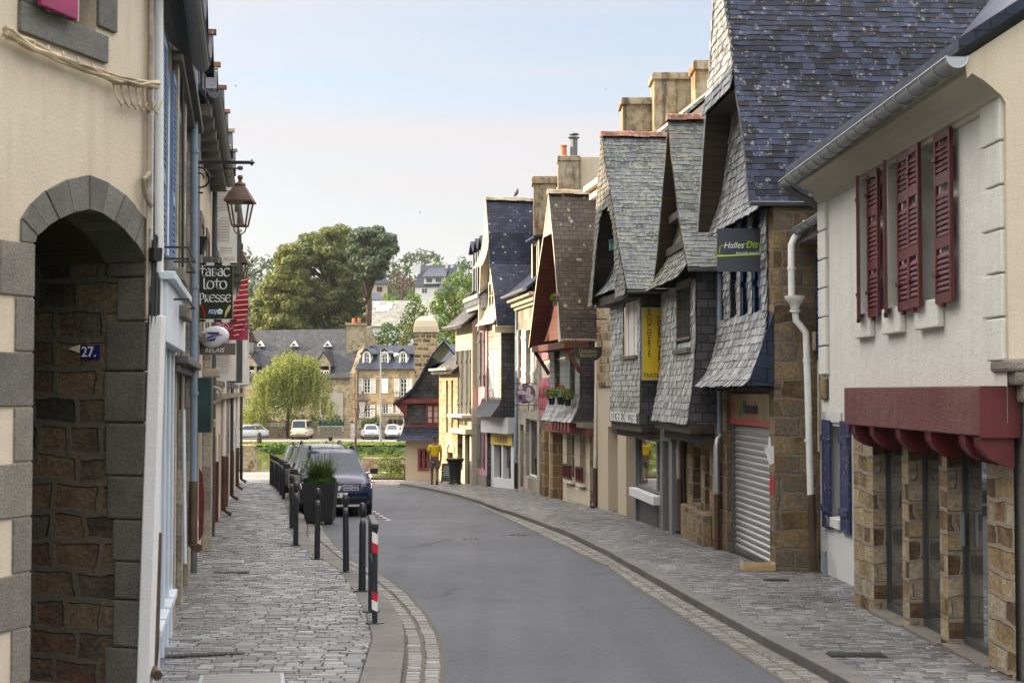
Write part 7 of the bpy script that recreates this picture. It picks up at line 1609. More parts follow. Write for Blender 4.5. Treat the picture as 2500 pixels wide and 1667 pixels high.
m = MB(); m.lathe([(.13, 0), (.13, .25), (.07, .4), (.06, 1.6), (.08, 1.65), (.05, 1.75), (.045, tz - p.z), (0, tz - p.z + .1)], 10, p); m.tube([(p.x, Y, tz - .35), (p.x + .22, Y, tz - .08), (p.x + .5, Y, tz)], .025, 6); m.tube([(p.x - .05, Y, tz + .03), (p.x + .95, Y, tz + .03)], .03, 6); m.build('pole', M['rust'], h, smooth=True)
c = at(885, 985, Y); m = MB(); R4 = Matrix.Rotation(R(45), 3, 'Z'); m.lathe([(0, .62), (.06, .55), (.04, .48), (.14, .42), (.2, .36), (.4, .16), (.4, .12), (.3, .1)], 4, c, M=R4); m.lathe([(.28, .1), (.15, -.4), (.0, -.45)], 4, c, 1, M=R4)
for i, j in ((-1, -1), (1, -1), (1, 1), (-1, 1)): m.bar(c + Vector((i * .2, j * .2, .1)), c + Vector((i * .11, j * .11, -.4)), .03)
m.build('lantern', [M['rust'], m_paint('opal_glass', (.6, .6, .58, 1), .3)], h)
# sapling in its wooden planter, stump, stone quay end, sign
p = at(807, 1071, 141); p.z = BANK; h = thing('sapling', 'young sapling growing from a slatted wooden planter on the far bank', 'tree', p)
m = MB(); 
for k in range(3): m.box(p.x - 1.05, p.x + 1.05, p.y - .5, p.y + .5, BANK + .45 + k * .36, BANK + .74 + k * .36)
m.build('planter', M['wood_g'], h); m = MB(); m.tube([(p.x, p.y, BANK), (p.x, p.y, BANK + .5)], .2, 6); m.tube([(p.x, p.y, BANK + 1.4), (p.x + .05, p.y, BANK + 4)], .05, 6); m.build('trunk', M['bark'], h)
SAP = (h, p)
p = at(633, 1083, 134); m = MB(); m.lathe([(.25, -.2), (.23, .9), (.1, 1.1), (0, 1.12)], 8, (p.x, p.y, BANK)); tag(m.build('mooring_post', M['bark'], loc=(p.x, p.y, BANK)), 'short wooden mooring post on the grass bank', 'post')
Y = 69; a, b = at(560, 1086, Y), at(622, 1086, Y); m = MB(); m.hexa([Vector(q) for q in ((a.x, Y, -3.4), (b.x + .12, Y, -3.4), (b.x + .12, Y + 1.4, -3.4), (a.x, Y + 1.4, -3.4), (a.x, Y, a.z), (b.x - .15, Y, a.z - .02), (b.x - .15, Y + 1.4, a.z - .02), (a.x, Y + 1.4, a.z))]); tag(m.build('stone_parapet', M['rubble'], bevel=.08, loc=(a.x, Y, GZ(Y))), 'rough stone parapet end beside the river, at the end of the left pavement', 'parapet')
Y = 69.6; a, b = at(884, 1117, Y), at(1040, 1117, Y); m = MB(); m.box(a.x, b.x, Y, Y + .5, -3.2, a.z); tag(m.build('quay_parapet', M['rubble'], bevel=.04, loc=(a.x, Y, GZ(Y))), 'low brown stone quay parapet behind the bush', 'wall')
Y = 66; a, b = at(757, 1101, Y), at(792, 1085, Y); h = thing('quay_sign', 'blue sign with a red panel showing above the parked cars', 'sign', ((a.x + b.x) / 2, Y, GZ(Y)))
m = MB(); m.box(a.x, b.x, Y, Y + .04, a.z - .25, b.z); m.build('panel', m_paint('sign_blue', (.02, .15, .5, 1), .4, .05), h)
c0, c1 = at(766, 1097, Y), at(783, 1087, Y); m = MB(); m.box(c0.x, c1.x, Y - .008, Y - .002, c0.z, c1.z); rp = m.build('red_panel', m_paint('panel_red', (.3, .06, .05, 1), .5, .05), h)
m = MB(); m.box(c0.x, c1.x, Y - .006, Y - .002, c0.z - .16, c0.z - .001); m.build('white_panel', M['whitepaint'], h)
m = MB(); 
for x in (a.x + .1, b.x - .1): m.tube([(x, Y + .08, GZ(Y)), (x, Y + .08, b.z - .05)], .03, 6)
m.build('post', M['zinc'], h)

# ================================================================ houses on the hill
def hill_house(label, u0, u1, v_ridge, v_eave, v_base, Y, rot, D, wallm, roofm, name='hill_house'):
    p, q = at(u0, v_base, Y), at(u1, v_base, Y); c = (p + q) / 2; w = (q.x - p.x); A = Vector((c.x - w / 2 * math.cos(rot), Y + w / 2 * math.sin(rot), 0)); B = Vector((c.x + w / 2 * math.cos(rot), Y - w / 2 * math.sin(rot), 0)); F = Frame((A.x, A.y), (B.x, B.y), 'L')
    h = thing(name, label, 'house', c); ze = at(u0, v_eave, Y).z; zr = at(u0, v_ridge, Y + D / 2).z; eave_house(h, F, min(hz(c.x, Y), c.z) - 1, ze, D, zr, wallm, roofm, .3, D / 2, rake=.05); return h, F
WH = M['white2']
h, F = hill_house('white house with steep slate roof, wide front dormer and four white chimneys on the hill', 1012, 1108, 648, 698, 720, 330, R(12), 9, WH, M['slate_far'])
o = wq(F, 1035, 680, 1085, 690, -.2); m = MB(); a0, a1 = o[0], o[1]; zb_, zt_ = F.uv(1050, 693)[1], F.uv(1050, 678)[1]; m.fb(F, a0, a1, -.2, 3, zb_, zt_); d = m.build('dormer', WH, h)
P_ = [F.p(a0 - .5, -.7, zt_), F.p(a1 + .5, -.7, zt_), F.p(a1 - .2, 4.2, zt_ + 2.6), F.p(a0 + .2, 4.2, zt_ + 2.6)]; m = MB(); m.hexa(P_ + [q + Vector((0, 0, .2)) for q in P_]); m.build('dormer_roof', M['slate_far'], d)
for u in (1048, 1071): a = F.a(u); window(d, F, a - .8, a + .8, zb_ + .25, zt_ - .1, -.28, 3, 2, WH, .1)
a = F.a(1036); window(h, F, a - .7, a + .7, F.uv(1036, 716)[1], F.uv(1036, 704)[1], -.06, 2, 2, WH, .1)
for u, v in ((1013, 642), (1023, 645), (1091, 642), (1104, 648)): p = at(u, v, 334); m = MB(); m.box(p.x - .35, p.x + .35, 333, 334, p.z - 2.4, p.z); m.build('chimney', WH, h)
h, F = hill_house('pale gabled house with slate roof beside the pine trunk on the hill', 905, 948, 645, 692, 716, 320, R(-30), 8, M['yellowish'], M['slate_far'])
a = F.w * .5; window(h, F, a - .7, a + .7, F.uv(925, 712)[1], F.uv(925, 700)[1], -.06, 2, 2, M['redtimber'], .1)
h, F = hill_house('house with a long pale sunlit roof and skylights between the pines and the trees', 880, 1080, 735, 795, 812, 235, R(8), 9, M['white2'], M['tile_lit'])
for u, v in ((935, 755), (920, 745), (950, 748)):
    o = F.uv(u, v, 1.5); 
    ze = F.uv(900, 795)[1]; zr = F.uv(900, 735, 4.5)[1]; b0 = 4.5 * (F.uv(u, v, 2.5)[1] - ze) / (zr - ze); k = (zr - ze) / 4.5; a = F.a(u, b0, v); s_ = 1.1 if u == 935 else .5
    P_ = [F.p(a - s_, b0 - .5, ze + k * (b0 - .5) + .14), F.p(a + s_, b0 - .5, ze + k * (b0 - .5) + .14), F.p(a + s_, b0 + .5, ze + k * (b0 + .5) + .14), F.p(a - s_, b0 + .5, ze + k * (b0 + .5) + .14)]; m = MB(); m.hexa(P_ + [q + Vector((0, 0, .06)) for q in P_]); m.build('skylight', M['bluewhite'], h)
hill_house('small dark slate roofed house in front of the white hill house', 1062, 1118, 690, 716, 740, 290, R(20), 7, M['yellowish'], M['slate_far'])
hill_house('small gabled house with dark roof just right of the pine trunk', 903, 940, 716, 733, 750, 270, R(-25), 6, M['yellowish'], M['slate_far'])
# ================================================================ vegetation
trg = random.Random(21)
def leaf_card(mb, c, s, n, tip=None):
    n = n.normalized(); x = n.cross(Vector((trg.uniform(-1, 1), trg.uniform(-1, 1), trg.uniform(-1, 1)))); 
    if x.length < .05: x = n.cross(Vector((1, .3, .2)))
    x.normalize(); y = n.cross(x); a, b = s * trg.uniform(.6, 1.2), s * trg.uniform(.35, .75)
    mb.face((c - x * a * .5, c - y * b * .5 + x * a * .1, c + x * a * .6, c + y * b * .5 + x * a * .05))
def clump(mb, c, r, n, s, flat=1., up=.3):
    for _ in range(n):
        while True:
            d = Vector((trg.uniform(-1, 1), trg.uniform(-1, 1), trg.uniform(-1, 1)))
            if .05 < d.length < 1: break
        d = d.normalized() * (d.length ** .4)
        p = c + Vector((d.x * r, d.y * r, d.z * r * flat)); leaf_card(mb, p, s, d + Vector((0, 0, up)) + Vector((trg.uniform(-.6, .6), trg.uniform(-.6, .6), trg.uniform(-.6, .6))))
def limb(mb, p0, p1, r0, r1, sag=0., n=5):
    p0, p1 = Vector(p0), Vector(p1); P_ = []
    for i in range(n + 1): t = i / n; q = p0.lerp(p1, t); q.z += sag * math.sin(math.pi * t); P_.append(q + Vector((trg.uniform(-1, 1), trg.uniform(-1, 1), 0)) * (r0 * .5 if 0 < i < n else 0))
    mb.tube(P_, [r0 + (r1 - r0) * i / n for i in range(n + 1)], 6)
def tree(name, label, base, clumps, leafm, barkm, tr=.3, n=120, s=.45, flat=.75, group=None, cat='tree', lean=(0, 0), up=.3):
    """clumps: list of (centre, radius)"""
    base = Vector(base); h = thing(name, label, cat, base, group); tb = MB(); top = max((c for c, r in clumps), key=lambda c: c.z); tp = Vector((base.x + lean[0], base.y + lean[1], base.z + (top.z - base.z) * .8))
    limb(tb, base - Vector((0, 0, .5)), tp, tr, tr * .25, 0, 7)
    for c, r in clumps:
        t = max(.15, min(.95, (c.z - base.z) / max(.1, tp.z - base.z) - .18)); q = base.lerp(tp, t); limb(tb, q, c, tr * .35 * (1 - t * .5), tr * .06, .0, 4)
    tb.build('trunk', barkm, h); mb = MB()
    for c, r in clumps:
        clump(mb, c, r, int(n * (r ** 1.6)), s, flat, up)
    mb.build('crown', leafm, h); return h
def blob_clumps(c, rx, rz, k, r0, r1, ry=None, bias=0.):
    out = []; ry = ry or rx
    for _ in range(k):
        while True:
            d = Vector((trg.uniform(-1, 1), trg.uniform(-1, 1), trg.uniform(-1, 1)))
            if d.length < 1: break
        d = d.normalized() * (d.length ** .5); out.append((Vector((c[0] + d.x * rx, c[1] + d.y * ry, c[2] + d.z * rz)), trg.uniform(r0, r1)))
    return out
LM = dict(pine=m_leaf('pine_needles', [(.04, .06, .018, 1), (.085, .115, .03, 1), (.16, .18, .055, 1), (.24, .24, .08, 1)], .35), pine_l=m_leaf('light_pine_needles', [(.055, .075, .02, 1), (.12, .145, .035, 1), (.21, .215, .06, 1), (.3, .28, .09, 1)], .35),
          pine_d=m_leaf('dark_pine_needles', [(.03, .052, .03, 1), (.06, .09, .045, 1), (.1, .13, .055, 1)], .25),
          fresh=m_leaf('fresh_leaves', [(.035, .075, .008, 1), (.07, .13, .012, 1), (.12, .19, .02, 1), (.18, .24, .035, 1)], .4),
          birch=m_leaf('birch_leaves', [(.07, .1, .02, 1), (.14, .17, .04, 1), (.23, .25, .07, 1), (.33, .34, .12, 1)], .4),
          olive=m_leaf('olive_leaves', [(.05, .06, .006, 1), (.11, .11, .012, 1), (.17, .16, .02, 1)], .35),
          purple=m_leaf('purple_leaves', [(.03, .012, .016, 1), (.07, .03, .03, 1), (.14, .06, .045, 1)], .3),
          hedge=m_leaf('hedge_leaves', [(.02, .05, .008, 1), (.045, .09, .012, 1), (.08, .14, .018, 1)], .3),
          red=m_leaf('red_leaves', [(.16, .02, .015, 1), (.28, .04, .025, 1), (.36, .09, .05, 1)], .3),
          grassb=m_leaf('grass_blades', [(.03, .055, .018, 1), (.06, .1, .03, 1), (.11, .15, .05, 1)], .3, .35),
          lawn=m_leaf('lawn_blades', [(.06, .11, .01, 1), (.12, .18, .015, 1), (.2, .25, .03, 1)], .3))
def pc(L, Y, dy=6.):                                # clumps measured in the photo, with their own depth spread
    return [(at(u, v, Y + trg.uniform(-dy, dy)), r / FPX * Y) for u, v, r in L]
# the big pines: crowns filled inside the outlines measured in the photo
def inpoly(x, y, P):
    c = False
    for (x0, y0), (x1, y1) in zip(P, P[1:] + P[:1]):
        if (y0 > y) != (y1 > y) and x < (x1 - x0) * (y - y0) / (y1 - y0) + x0: c = not c
    return c
def pine(label, Y, bu, poly, k, r0, r1, lm, tr, n=125, s=.55, dep=6., flat=.62):
    us = [q[0] for q in poly]; vs = [q[1] for q in poly]; cl = []; uc = sum(us) / len(us)
    while len(cl) < k:
        u, v = trg.uniform(min(us), max(us)), trg.uniform(min(vs), max(vs))
        if not inpoly(u, v, poly): continue
        e = 1 - min(1, abs(u - uc) / (max(us) - min(us)) * 1.7)
        cl.append((at(u, v, Y + trg.uniform(-1, 1) * dep * (.3 + e)), trg.uniform(r0, r1) / FPX * Y))
    b = at(bu, 900, Y); b.z = hz(b.x, Y); tree('pine_tree', label, b, cl, LM[lm], M['bark_r'], tr, n, s, flat, 'tall pines behind the river houses', up=.5)
cu = lambda L: [(560 + x * .781, 500 + y * .781) for x, y in L]
pine('broad flat topped pine forming the middle of the big pine clump', 205, 805, cu([(205, 135), (250, 92), (330, 68), (395, 85), (425, 130), (430, 200), (425, 300), (415, 395), (285, 395), (235, 385), (200, 300), (190, 200)]), 215, 15, 24, 'pine', .6)
pine('dark pine at the right of the big clump with a tall bare trunk', 192, 896, cu([(385, 95), (440, 70), (478, 82), (515, 112), (515, 148), (480, 170), (500, 205), (450, 225), (405, 235), (385, 150)]), 120, 13, 21, 'pine_d', .75)
pine('lighter pine spreading low at the left of the big clump', 198, 700, cu([(85, 290), (130, 235), (165, 140), (200, 120), (235, 210), (255, 300), (240, 395), (70, 395)]), 160, 14, 22, 'pine_l', .5)
cl = pc([(575, 600, 22), (600, 630, 28), (565, 650, 30), (630, 660, 26), (590, 690, 34), (620, 730, 36), (570, 740, 34), (600, 780, 40), (650, 640, 18), (640, 720, 24), (560, 700, 30), (610, 655, 20), (580, 770, 36)], 300, 10)
tree('conifer', 'large dark conifer behind the left row of houses', at(600, 830, 300), cl, LM['pine_d'], M['bark'], .7, 16, 1.1, 1.1)
cl = pc([(660, 640, 14), (676, 650, 16), (690, 660, 16), (650, 660, 18), (640, 690, 20), (668, 690, 18)], 330, 8); tree('conifer', 'distant feathery conifers showing between dark conifer and pines', at(665, 740, 330), cl, LM['pine_d'], M['bark'], .4, 15, 1., 1.)
# trees behind the houses on the right
cl = pc([(1100, 690, 22), (1125, 680, 24), (1150, 690, 24), (1080, 720, 22), (1110, 725, 26), (1140, 725, 26), (1065, 750, 20), (1090, 760, 26), (1125, 765, 28), (1075, 790, 24), (1105, 800, 26), (1085, 825, 24), (1120, 830, 24), (1060, 820, 16)], 178, 4)
tree('broadleaf_tree', 'bright green broadleaf tree leaning out behind the right hand houses', at(1110, 905, 178), cl, LM['fresh'], M['bark'], .4, 190, .42, .9)
cl = pc([(1015, 735, 14), (1005, 755, 18), (1030, 760, 17), (995, 780, 20), (1025, 785, 18), (1045, 790, 12), (1005, 810, 20), (975, 800, 12)], 188, 3)
tree('broadleaf_tree', 'upright light green tree above the chimney of the dark slate house', at(1012, 905, 188), cl, LM['fresh'], M['bark'], .3, 170, .4, .95)
cl = pc([(945, 800, 16), (930, 825, 20), (960, 820, 20), (945, 845, 22), (975, 840, 18), (920, 850, 16), (965, 860, 18)], 182, 3)
tree('broadleaf_tree', 'dense green tree between the stone chimney and the blue slate roof', at(945, 905, 182), cl, LM['hedge'], M['bark'], .3, 170, .42, .95)
cl = pc([(1000, 800, 12), (990, 825, 16), (985, 848, 18), (1015, 850, 14), (965, 862, 14), (1035, 860, 12)], 176, 2)
tree('golden_shrub', 'golden olive shrub rising behind the blue slate roof', at(992, 905, 176), cl, LM['olive'], M['bark'], .15, 180, .38, 1., cat='shrub')
cl = pc([(975, 672, 16), (990, 680, 18), (965, 692, 16), (1000, 695, 15), (982, 700, 18)], 300, 5); tree('purple_tree', 'purple leaved tree left of the white hill house', at(982, 730, 300), cl, LM['purple'], M['bark'], .3, 40, .6, .9)
cl = pc([(1000, 625, 16), (1025, 618, 18), (1050, 622, 18), (1070, 632, 14), (1035, 635, 18), (985, 635, 14), (1010, 640, 16)], 470, 8); tree('pine_tree', 'rounded distant pine on the skyline above the white hill house', at(1035, 680, 470), cl, LM['pine_d'], M['bark'], .7, 11, 1.5, .6, group=None)
cl = pc([(960, 620, 12), (955, 640, 14), (970, 648, 14)], 450, 5); tree('conifer', 'small distant conifer right of the pine clump', at(960, 680, 450), cl, LM['pine_d'], M['bark'], .4, 11, 1.3, .9)
for k, (u, v, r, lb, lm, Y) in enumerate(((1120, 655, 18, 'distant tree right of the white hill house', 'hedge', 420), (1065, 650, 14, 'yellow green tree behind the hill house chimneys', 'fresh', 400), (1000, 655, 14, 'green tree left of the hill house chimneys', 'hedge', 390), (955, 665, 18, 'green tree above the pale gabled hill house', 'hedge', 380), (1145, 640, 20, 'distant dark tree at the right end of the skyline', 'pine_d', 460), (950, 725, 12, 'round bush below the purple tree', 'fresh', 260), (1010, 722, 12, 'low bush in front of the white hill house', 'fresh', 285))):
    cl = pc([(u + trg.uniform(-r, r), v + trg.uniform(-r * .6, r * .6), r * .6) for _ in range(6)], Y, 4); tree('hill_tree', lb, at(u, v + 30, Y), cl, LM[lm], M['bark'], .3, 16, 1., .9)
# far wood closing the hill: one mass nobody could count
mb = MB()
for k in range(560):
    Y = trg.uniform(330, 620); x = trg.uniform(-150, 40); u = 1250 + FPX * x / Y
    if 885 < u < 1125 and Y < 400: continue
    z = hz(x, Y); r = trg.uniform(2.2, 4.2); clump(mb, Vector((x, Y, z + r * 1.1)), r, 60, 1.5, 1.2, .4)
kind(mb.build('far_wood', LM['pine_d']), 'stuff')
mb = MB()
for k in range(260):
    Y = trg.uniform(185, 330); x = trg.uniform(-75, 15); u = 1250 + FPX * x / Y
    if 890 < u < 1115 and 225 < Y < 345: continue
    z = hz(x, Y); r = trg.uniform(.9, 2.0); clump(mb, Vector((x, Y, z + r * .6)), r, 50, .8, .9, .4)
kind(mb.build('hillside_bushes', LM['hedge']), 'stuff')
# weeping birch by the river
Y = 149; b = at(700, 1040, Y); b.z = BANK; h = thing('birch_tree', 'pale weeping birch in front of the long stone house', 'tree', b)
tb = MB(); mb = MB(); top = at(725, 860, Y); limb(tb, b, Vector((top.x - .6, Y, top.z - 1)), .24, .05, 0, 8)
for k in range(84):
    u = trg.gauss(708, 50); vtop = 862 + ((u - 718) / 95) ** 2 * 85 + abs(trg.gauss(0, 32)); p = at(u, vtop, Y + trg.uniform(-3.2, 3.2)); t = trg.uniform(.35, .85); q = b.lerp(Vector((top.x - .6, Y, top.z - 1)), t); limb(tb, q, p, .06, .015, .3, 4)
    for j in range(13):
        x, y = p.x + trg.gauss(0, .5), p.y + trg.gauss(0, .5); z = p.z + trg.uniform(-.2, .4); L_ = trg.uniform(1.2, 4.4); zmin = BANK + .9
        for i in range(int(L_ / .11)):
            zz = z - i * .11
            if zz < zmin: break
            leaf_card(mb, Vector((x + trg.gauss(0, .1), y + trg.gauss(0, .1), zz)), .24, Vector((trg.uniform(-1, 1), trg.uniform(-1, 1), .3)))
tb.build('trunk', M['bark'], h); mb.build('crown', LM['birch'], h)
h, p = SAP; mb = MB(); clump(mb, Vector((p.x, p.y, BANK + 3.2)), .45, 160, .22, 2.4); mb.build('crown', LM['birch'], h)
# hedges in the front gardens
def hedge(label, u0, u1, v0, Y, lm, dep=1.4, n=600, s=.28, cat='hedge'):
    a, b = at(u0, v0, Y), at(u1, v0, Y); mb = MB(); w = b.x - a.x; H_ = a.z - BANK; k = max(2, int(w / .9))
    for i in range(k): x = a.x + w * (i + .5) / k; hh = H_ * trg.uniform(.85, 1.08); clump(mb, Vector((x, Y, BANK + hh * .5)), max(.55, w / k * .75), int(n / k), s, hh * .5 / max(.55, w / k * .75))
    return tag(mb.build('hedge', LM[lm], loc=((a.x + b.x) / 2, Y, BANK)), label, cat)
hedge('clipped green hedge left of the birch', 582, 660, 1003, 152, 'hedge', n=1600); hedge('red leaved hedge behind the wall left of the cream van', 652, 704, 1018, 151, 'red', n=900); hedge('long green hedge between birch and gate pillars', 706, 832, 1012, 152, 'hedge', n=2400); hedge('small bush behind the slatted white gate', 836, 866, 1022, 152, 'hedge', n=500); hedge('green bush beside the blue roofed house door', 882, 932, 1012, 152, 'hedge', n=900)
# river edge: lawn and rough growth
mb = MB()
for k in range(9000):
    y = trg.uniform(131, 138.5); x = trg.uniform(-40, 12); hgt = trg.uniform(.06, .16); a = trg.uniform(0, 6.28); w = Vector((math.cos(a), math.sin(a), 0)) * .07; p = Vector((x, y, BANK + .0)); mb.face((p - w, p + w, p + w * .3 + Vector((trg.uniform(-.05, .05), trg.uniform(-.05, .05), hgt))))
kind(mb.build('lawn_grass', LM['lawn']), 'stuff')
mb = MB()
for k in range(150): x = trg.uniform(-42, 12); clump(mb, Vector((x, trg.uniform(128.5, 131.2), BANK - trg.uniform(.1, .75))), trg.uniform(.35, .8), 60, .3, .7)
kind(mb.build('bank_growth', LM['hedge']), 'stuff')
mb = MB(); mb.face([(-200, 130.6, BANK + .02), (200, 130.6, BANK + .02), (200, 138.4, BANK + .02), (-200, 138.4, BANK + .02)]); t = NT('lawn'); kind(mb.build('lawn', t.fin(t.ramp(t.noise(t.vec(False), .7, 5), [(.3, (.07, .12, .012, 1)), (.7, (.16, .2, .03, 1))]), .9, .1)), 'structure')
# bush by the quay, bed, wooden tub
Y = 60; b = at(955, 1172, Y); b.z = GZ(Y); cl = pc([(945, 1110, 14), (935, 1130, 17), (960, 1128, 18), (950, 1148, 18), (975, 1140, 15), (990, 1115, 11), (970, 1108, 10), (995, 1135, 10)], Y, .35)
h = tree('bush', 'leafy yellow green bush in the planting bed beyond the parked cars', b, cl, LM['fresh'], M['bark'], .04, 900, .1, 1., cat='bush')
a0, a1 = at(905, 1174, 58.6), at(1022, 1174, 58.6); m = MB(); m.box(a0.x, a1.x, 58.6, 61.2, GZ(60) - .2, GZ(60, .14)); o = m.build('planting_bed', [M['timber']], bevel=.02, loc=(a0.x, 58.6, GZ(58.6))); tag(o, 'low timber edged planting bed under the bush', 'planting bed')
mb = MB(); 
for k in range(400): x, y = trg.uniform(a0.x, a1.x), trg.uniform(58.7, 61.1); leaf_card(mb, Vector((x, y, GZ(60, .16 + trg.uniform(0, .12)))), .12, Vector((trg.uniform(-1, 1), trg.uniform(-1, 1), 1)))
kind(mb.build('bed_ground_cover', LM['lawn']), 'stuff')
p = at(1001, 1178, 57.9); p.z = GZ(58); h = thing('wooden_tub', 'square slatted brown wooden tub beside the half timbered house', 'planter', p)
m = MB()
for i in range(6): 
    for s_ in (-1, 1): m.box(p.x - .21 + i * .07, p.x - .15 + i * .07, p.y + s_ * .21 - .015, p.y + s_ * .21 + .015, p.z + .03, p.z + .6); m.box(p.x + s_ * .21 - .015, p.x + s_ * .21 + .015, p.y - .19 + i * .065, p.y - .135 + i * .065, p.z + .03, p.z + .6)
m.build('slats', M['wood_r'], h); m = MB(); m.box(p.x - .19, p.x + .19, p.y - .19, p.y + .19, p.z, p.z + .5); m.build('soil_box', M['bark'], h)
# ================================================================ street furniture, cars, people
def bollard_at(p, first=[None]):
    if first[0] is None:
        h = thing('bollard', '', 'bollard', (0, 0, 0)); m = MB()
        m.lathe([(.0, .012), (.1, .012), (.1, .0)], 20); m.lathe([(.047, .01), (.045, .3), (.042, .82), (.038, .86), (.03, .87), (.03, .93), (.048, .945)], 20)
        m.build('post', M['bollard'], h, smooth=True); m = MB(); m.lathe([(.0, .93), (.03, .935), (.048, .965), (.055, 1.02), (.048, 1.065), (.028, 1.1), (0, 1.11)], 20); m.build('ball_head', M['bollard'], h, smooth=True)
        m = MB(); m.lathe([(.0325, .88), (.0325, .92)], 20); m.build('reflective_band', m_paint('band_white', (.32, .31, .28, 1), .4), h, smooth=True); m = MB()
        for k in range(4): m.lathe([(0, .024), (.01, .024), (.01, .012)], 6, (math.cos(k * 1.57 + .78) * .083, math.sin(k * 1.57 + .78) * .083, 0))
        build_each(m, 'bolt', M['zinc'], h); first[0] = h; o = h
    else: o = copy_tree(first[0])
    o.location = p; o.rotation_euler = (trg.uniform(-.012, .012), trg.uniform(-.012, .012), trg.uniform(0, 3)); o['group'] = 'bollards along the left kerb'; return o
BL = [(884, 1442, 'bollard nearest the striped hoop barrier'), (845, 1396, 'second bollard from the striped hoop barrier'), (774, 1364, 'bollard in front of the dark square planter'), (722, 1331, 'bollard at the left foot of the dark square planter'), (712, 1290, 'bollard just behind the one at the planter foot, half hidden'), (692, 1217, 'nearest bollard of the far row beside the parked cars'), (685, 1208, 'second bollard of the far row beside the parked cars'), (679, 1199, 'third bollard of the far row beside the parked cars'), (673, 1192, 'fourth bollard of the far row beside the parked cars'), (667, 1187, 'fifth bollard of the far row, before the last'), (661, 1182, 'last bollard of the far row, nearest the river')]
for u, v, lb in BL:
    p = onground(u, v, PAV); o = bollard_at(p); o['label'] = lb
# hoop barrier
p0 = onground(915, 1521, PAV); p1 = onground(905, 1492, PAV); h = thing('hoop_barrier', 'black hoop barrier with red and white reflective tape, nearest item on the left kerb', 'barrier', p0)
m = MB(); zt = p0.z + 1.02; d = (p1 - p0); r = .028
m.bar(p0, (p0.x, p0.y, zt - .02), .05, .05); m.bar(p1, (p1.x, p1.y, zt - .02), .05, .05); m.build('post', M['bollard'], h, bevel=.006) if False else None
m2 = MB(); m2.bar(p0, (p0.x, p0.y, zt - .03), .055, .055); m2.build('post', M['bollard'], h, bevel=.006); m2 = MB(); m2.bar(p1, (p1.x, p1.y, zt - .03), .055, .055); m2.build('post', M['bollard'], h, bevel=.006)
m = MB(); m.bar((p0.x + .005, p0.y - .05, zt), (p1.x, p1.y + .05, zt), .075, .06); m.build('top_rail', M['bollard'], h, bevel=.012)
m = MB(); m.bar((p0.x, p0.y, p0.z + .62), (p1.x, p1.y, p0.z + .62), .035); m.build('mid_rail', M['bollard'], h)
m = MB()
for q in (p0, p1): m.lathe([(0, .014), (.1, .014), (.1, 0)], 12, q)
m.build('foot_plate', M['bollard'], h)
rd = m_paint('tape_red', (.5, .01, .03, 1), .4, .05); m = MB()
for z0, z1 in ((.74, .95), (.14, .33)):
    for x0, x1, yy in ((-.029, .029, -.0295),):
        zz = z0; k = 0
        c = [(z0, z0 + .1, 0 if z0 > .5 else 1), (z0 + .1, z1, 1 if z0 > .5 else 0)]
        for a, b, mi in c: m.face([Vector((p0.x + x, p0.y + yy, p0.z + z)) for x, z in ((x0, a + .015), (x1, a - .015), (x1, b - .015), (x0, b + .015))], mi); m.face([Vector((p0.x + .0295, p0.y + y, p0.z + z)) for y, z in ((-.029, a - .015), (.029, a + .01), (.029, b + .01), (-.029, b - .015))], mi)
build_each(m, 'reflective_tape', [rd, M['whitepaint']], h)
# planter
p = onground(776, 1281, .0); p.y += .35; h = thing('square_planter', 'large dark tapered square planter with spiky green leaves in front of the blue car', 'planter', p)
B = [Vector((p.x + x * .3, p.y + y * .3, p.z + .06)) for x, y in ((-1, -1), (1, -1), (1, 1), (-1, 1))]; T = [Vector((p.x + x * .375, p.y + y * .375, p.z + .92)) for x, y in ((-1, -1), (1, -1), (1, 1), (-1, 1))]
m = MB(); m.hexa(B + T, 0, (1,)); ti = [Vector((p.x + x * .345, p.y + y * .345, p.z + .92)) for x, y in ((-1, -1), (1, -1), (1, 1), (-1, 1))]; tj = [q - Vector((0, 0, .08)) for q in ti]
for k in range(4): m.face((T[k], T[(k + 1) % 4], ti[(k + 1) % 4], ti[k])); m.face((ti[k], ti[(k + 1) % 4], tj[(k + 1) % 4], tj[k]))
m.build('tub', m_paint('planter_black', (.02, .021, .024, 1), .55, .2, .2), h, bevel=.006); m = MB(); m.face(tj); m.build('soil', M['bark'], h)
for x in (-.2, .2): m = MB(); m.box(p.x + x - .07, p.x + x + .07, p.y - .25, p.y + .25, p.z - .02, p.z + .058); m.build('foot', M['iron'], h)
mb = MB()
for k in range(420):
    a = trg.uniform(0, 6.28); sp = trg.uniform(.1, .85); L_ = trg.uniform(.4, .88); b = p + Vector((trg.uniform(-.2, .2), trg.uniform(-.2, .2), .86)); dx = Vector((math.cos(a), math.sin(a), 0)); w = dx.cross(Z) * trg.uniform(.007, .014); P_ = []
    for i in range(6): t = i / 5; P_.append(b + dx * (sp * t * t * .9 + .06 * t) + Z * (L_ * t * (1 - .42 * sp * t)))
    for i in range(5): t0, t1 = 1 - (i / 5) ** 2, 1 - ((i + 1) / 5) ** 2; mb.face((P_[i] - w * t0, P_[i] + w * t0, P_[i + 1] + w * t1, P_[i + 1] - w * t1))
mb.build('spiky_leaves', LM['grassb'], h); mb = MB(); clump(mb, p + Vector((0, 0, .95)), .38, 1200, .06, .38); mb.build('low_foliage', LM['olive'] if False else LM['hedge'], h)
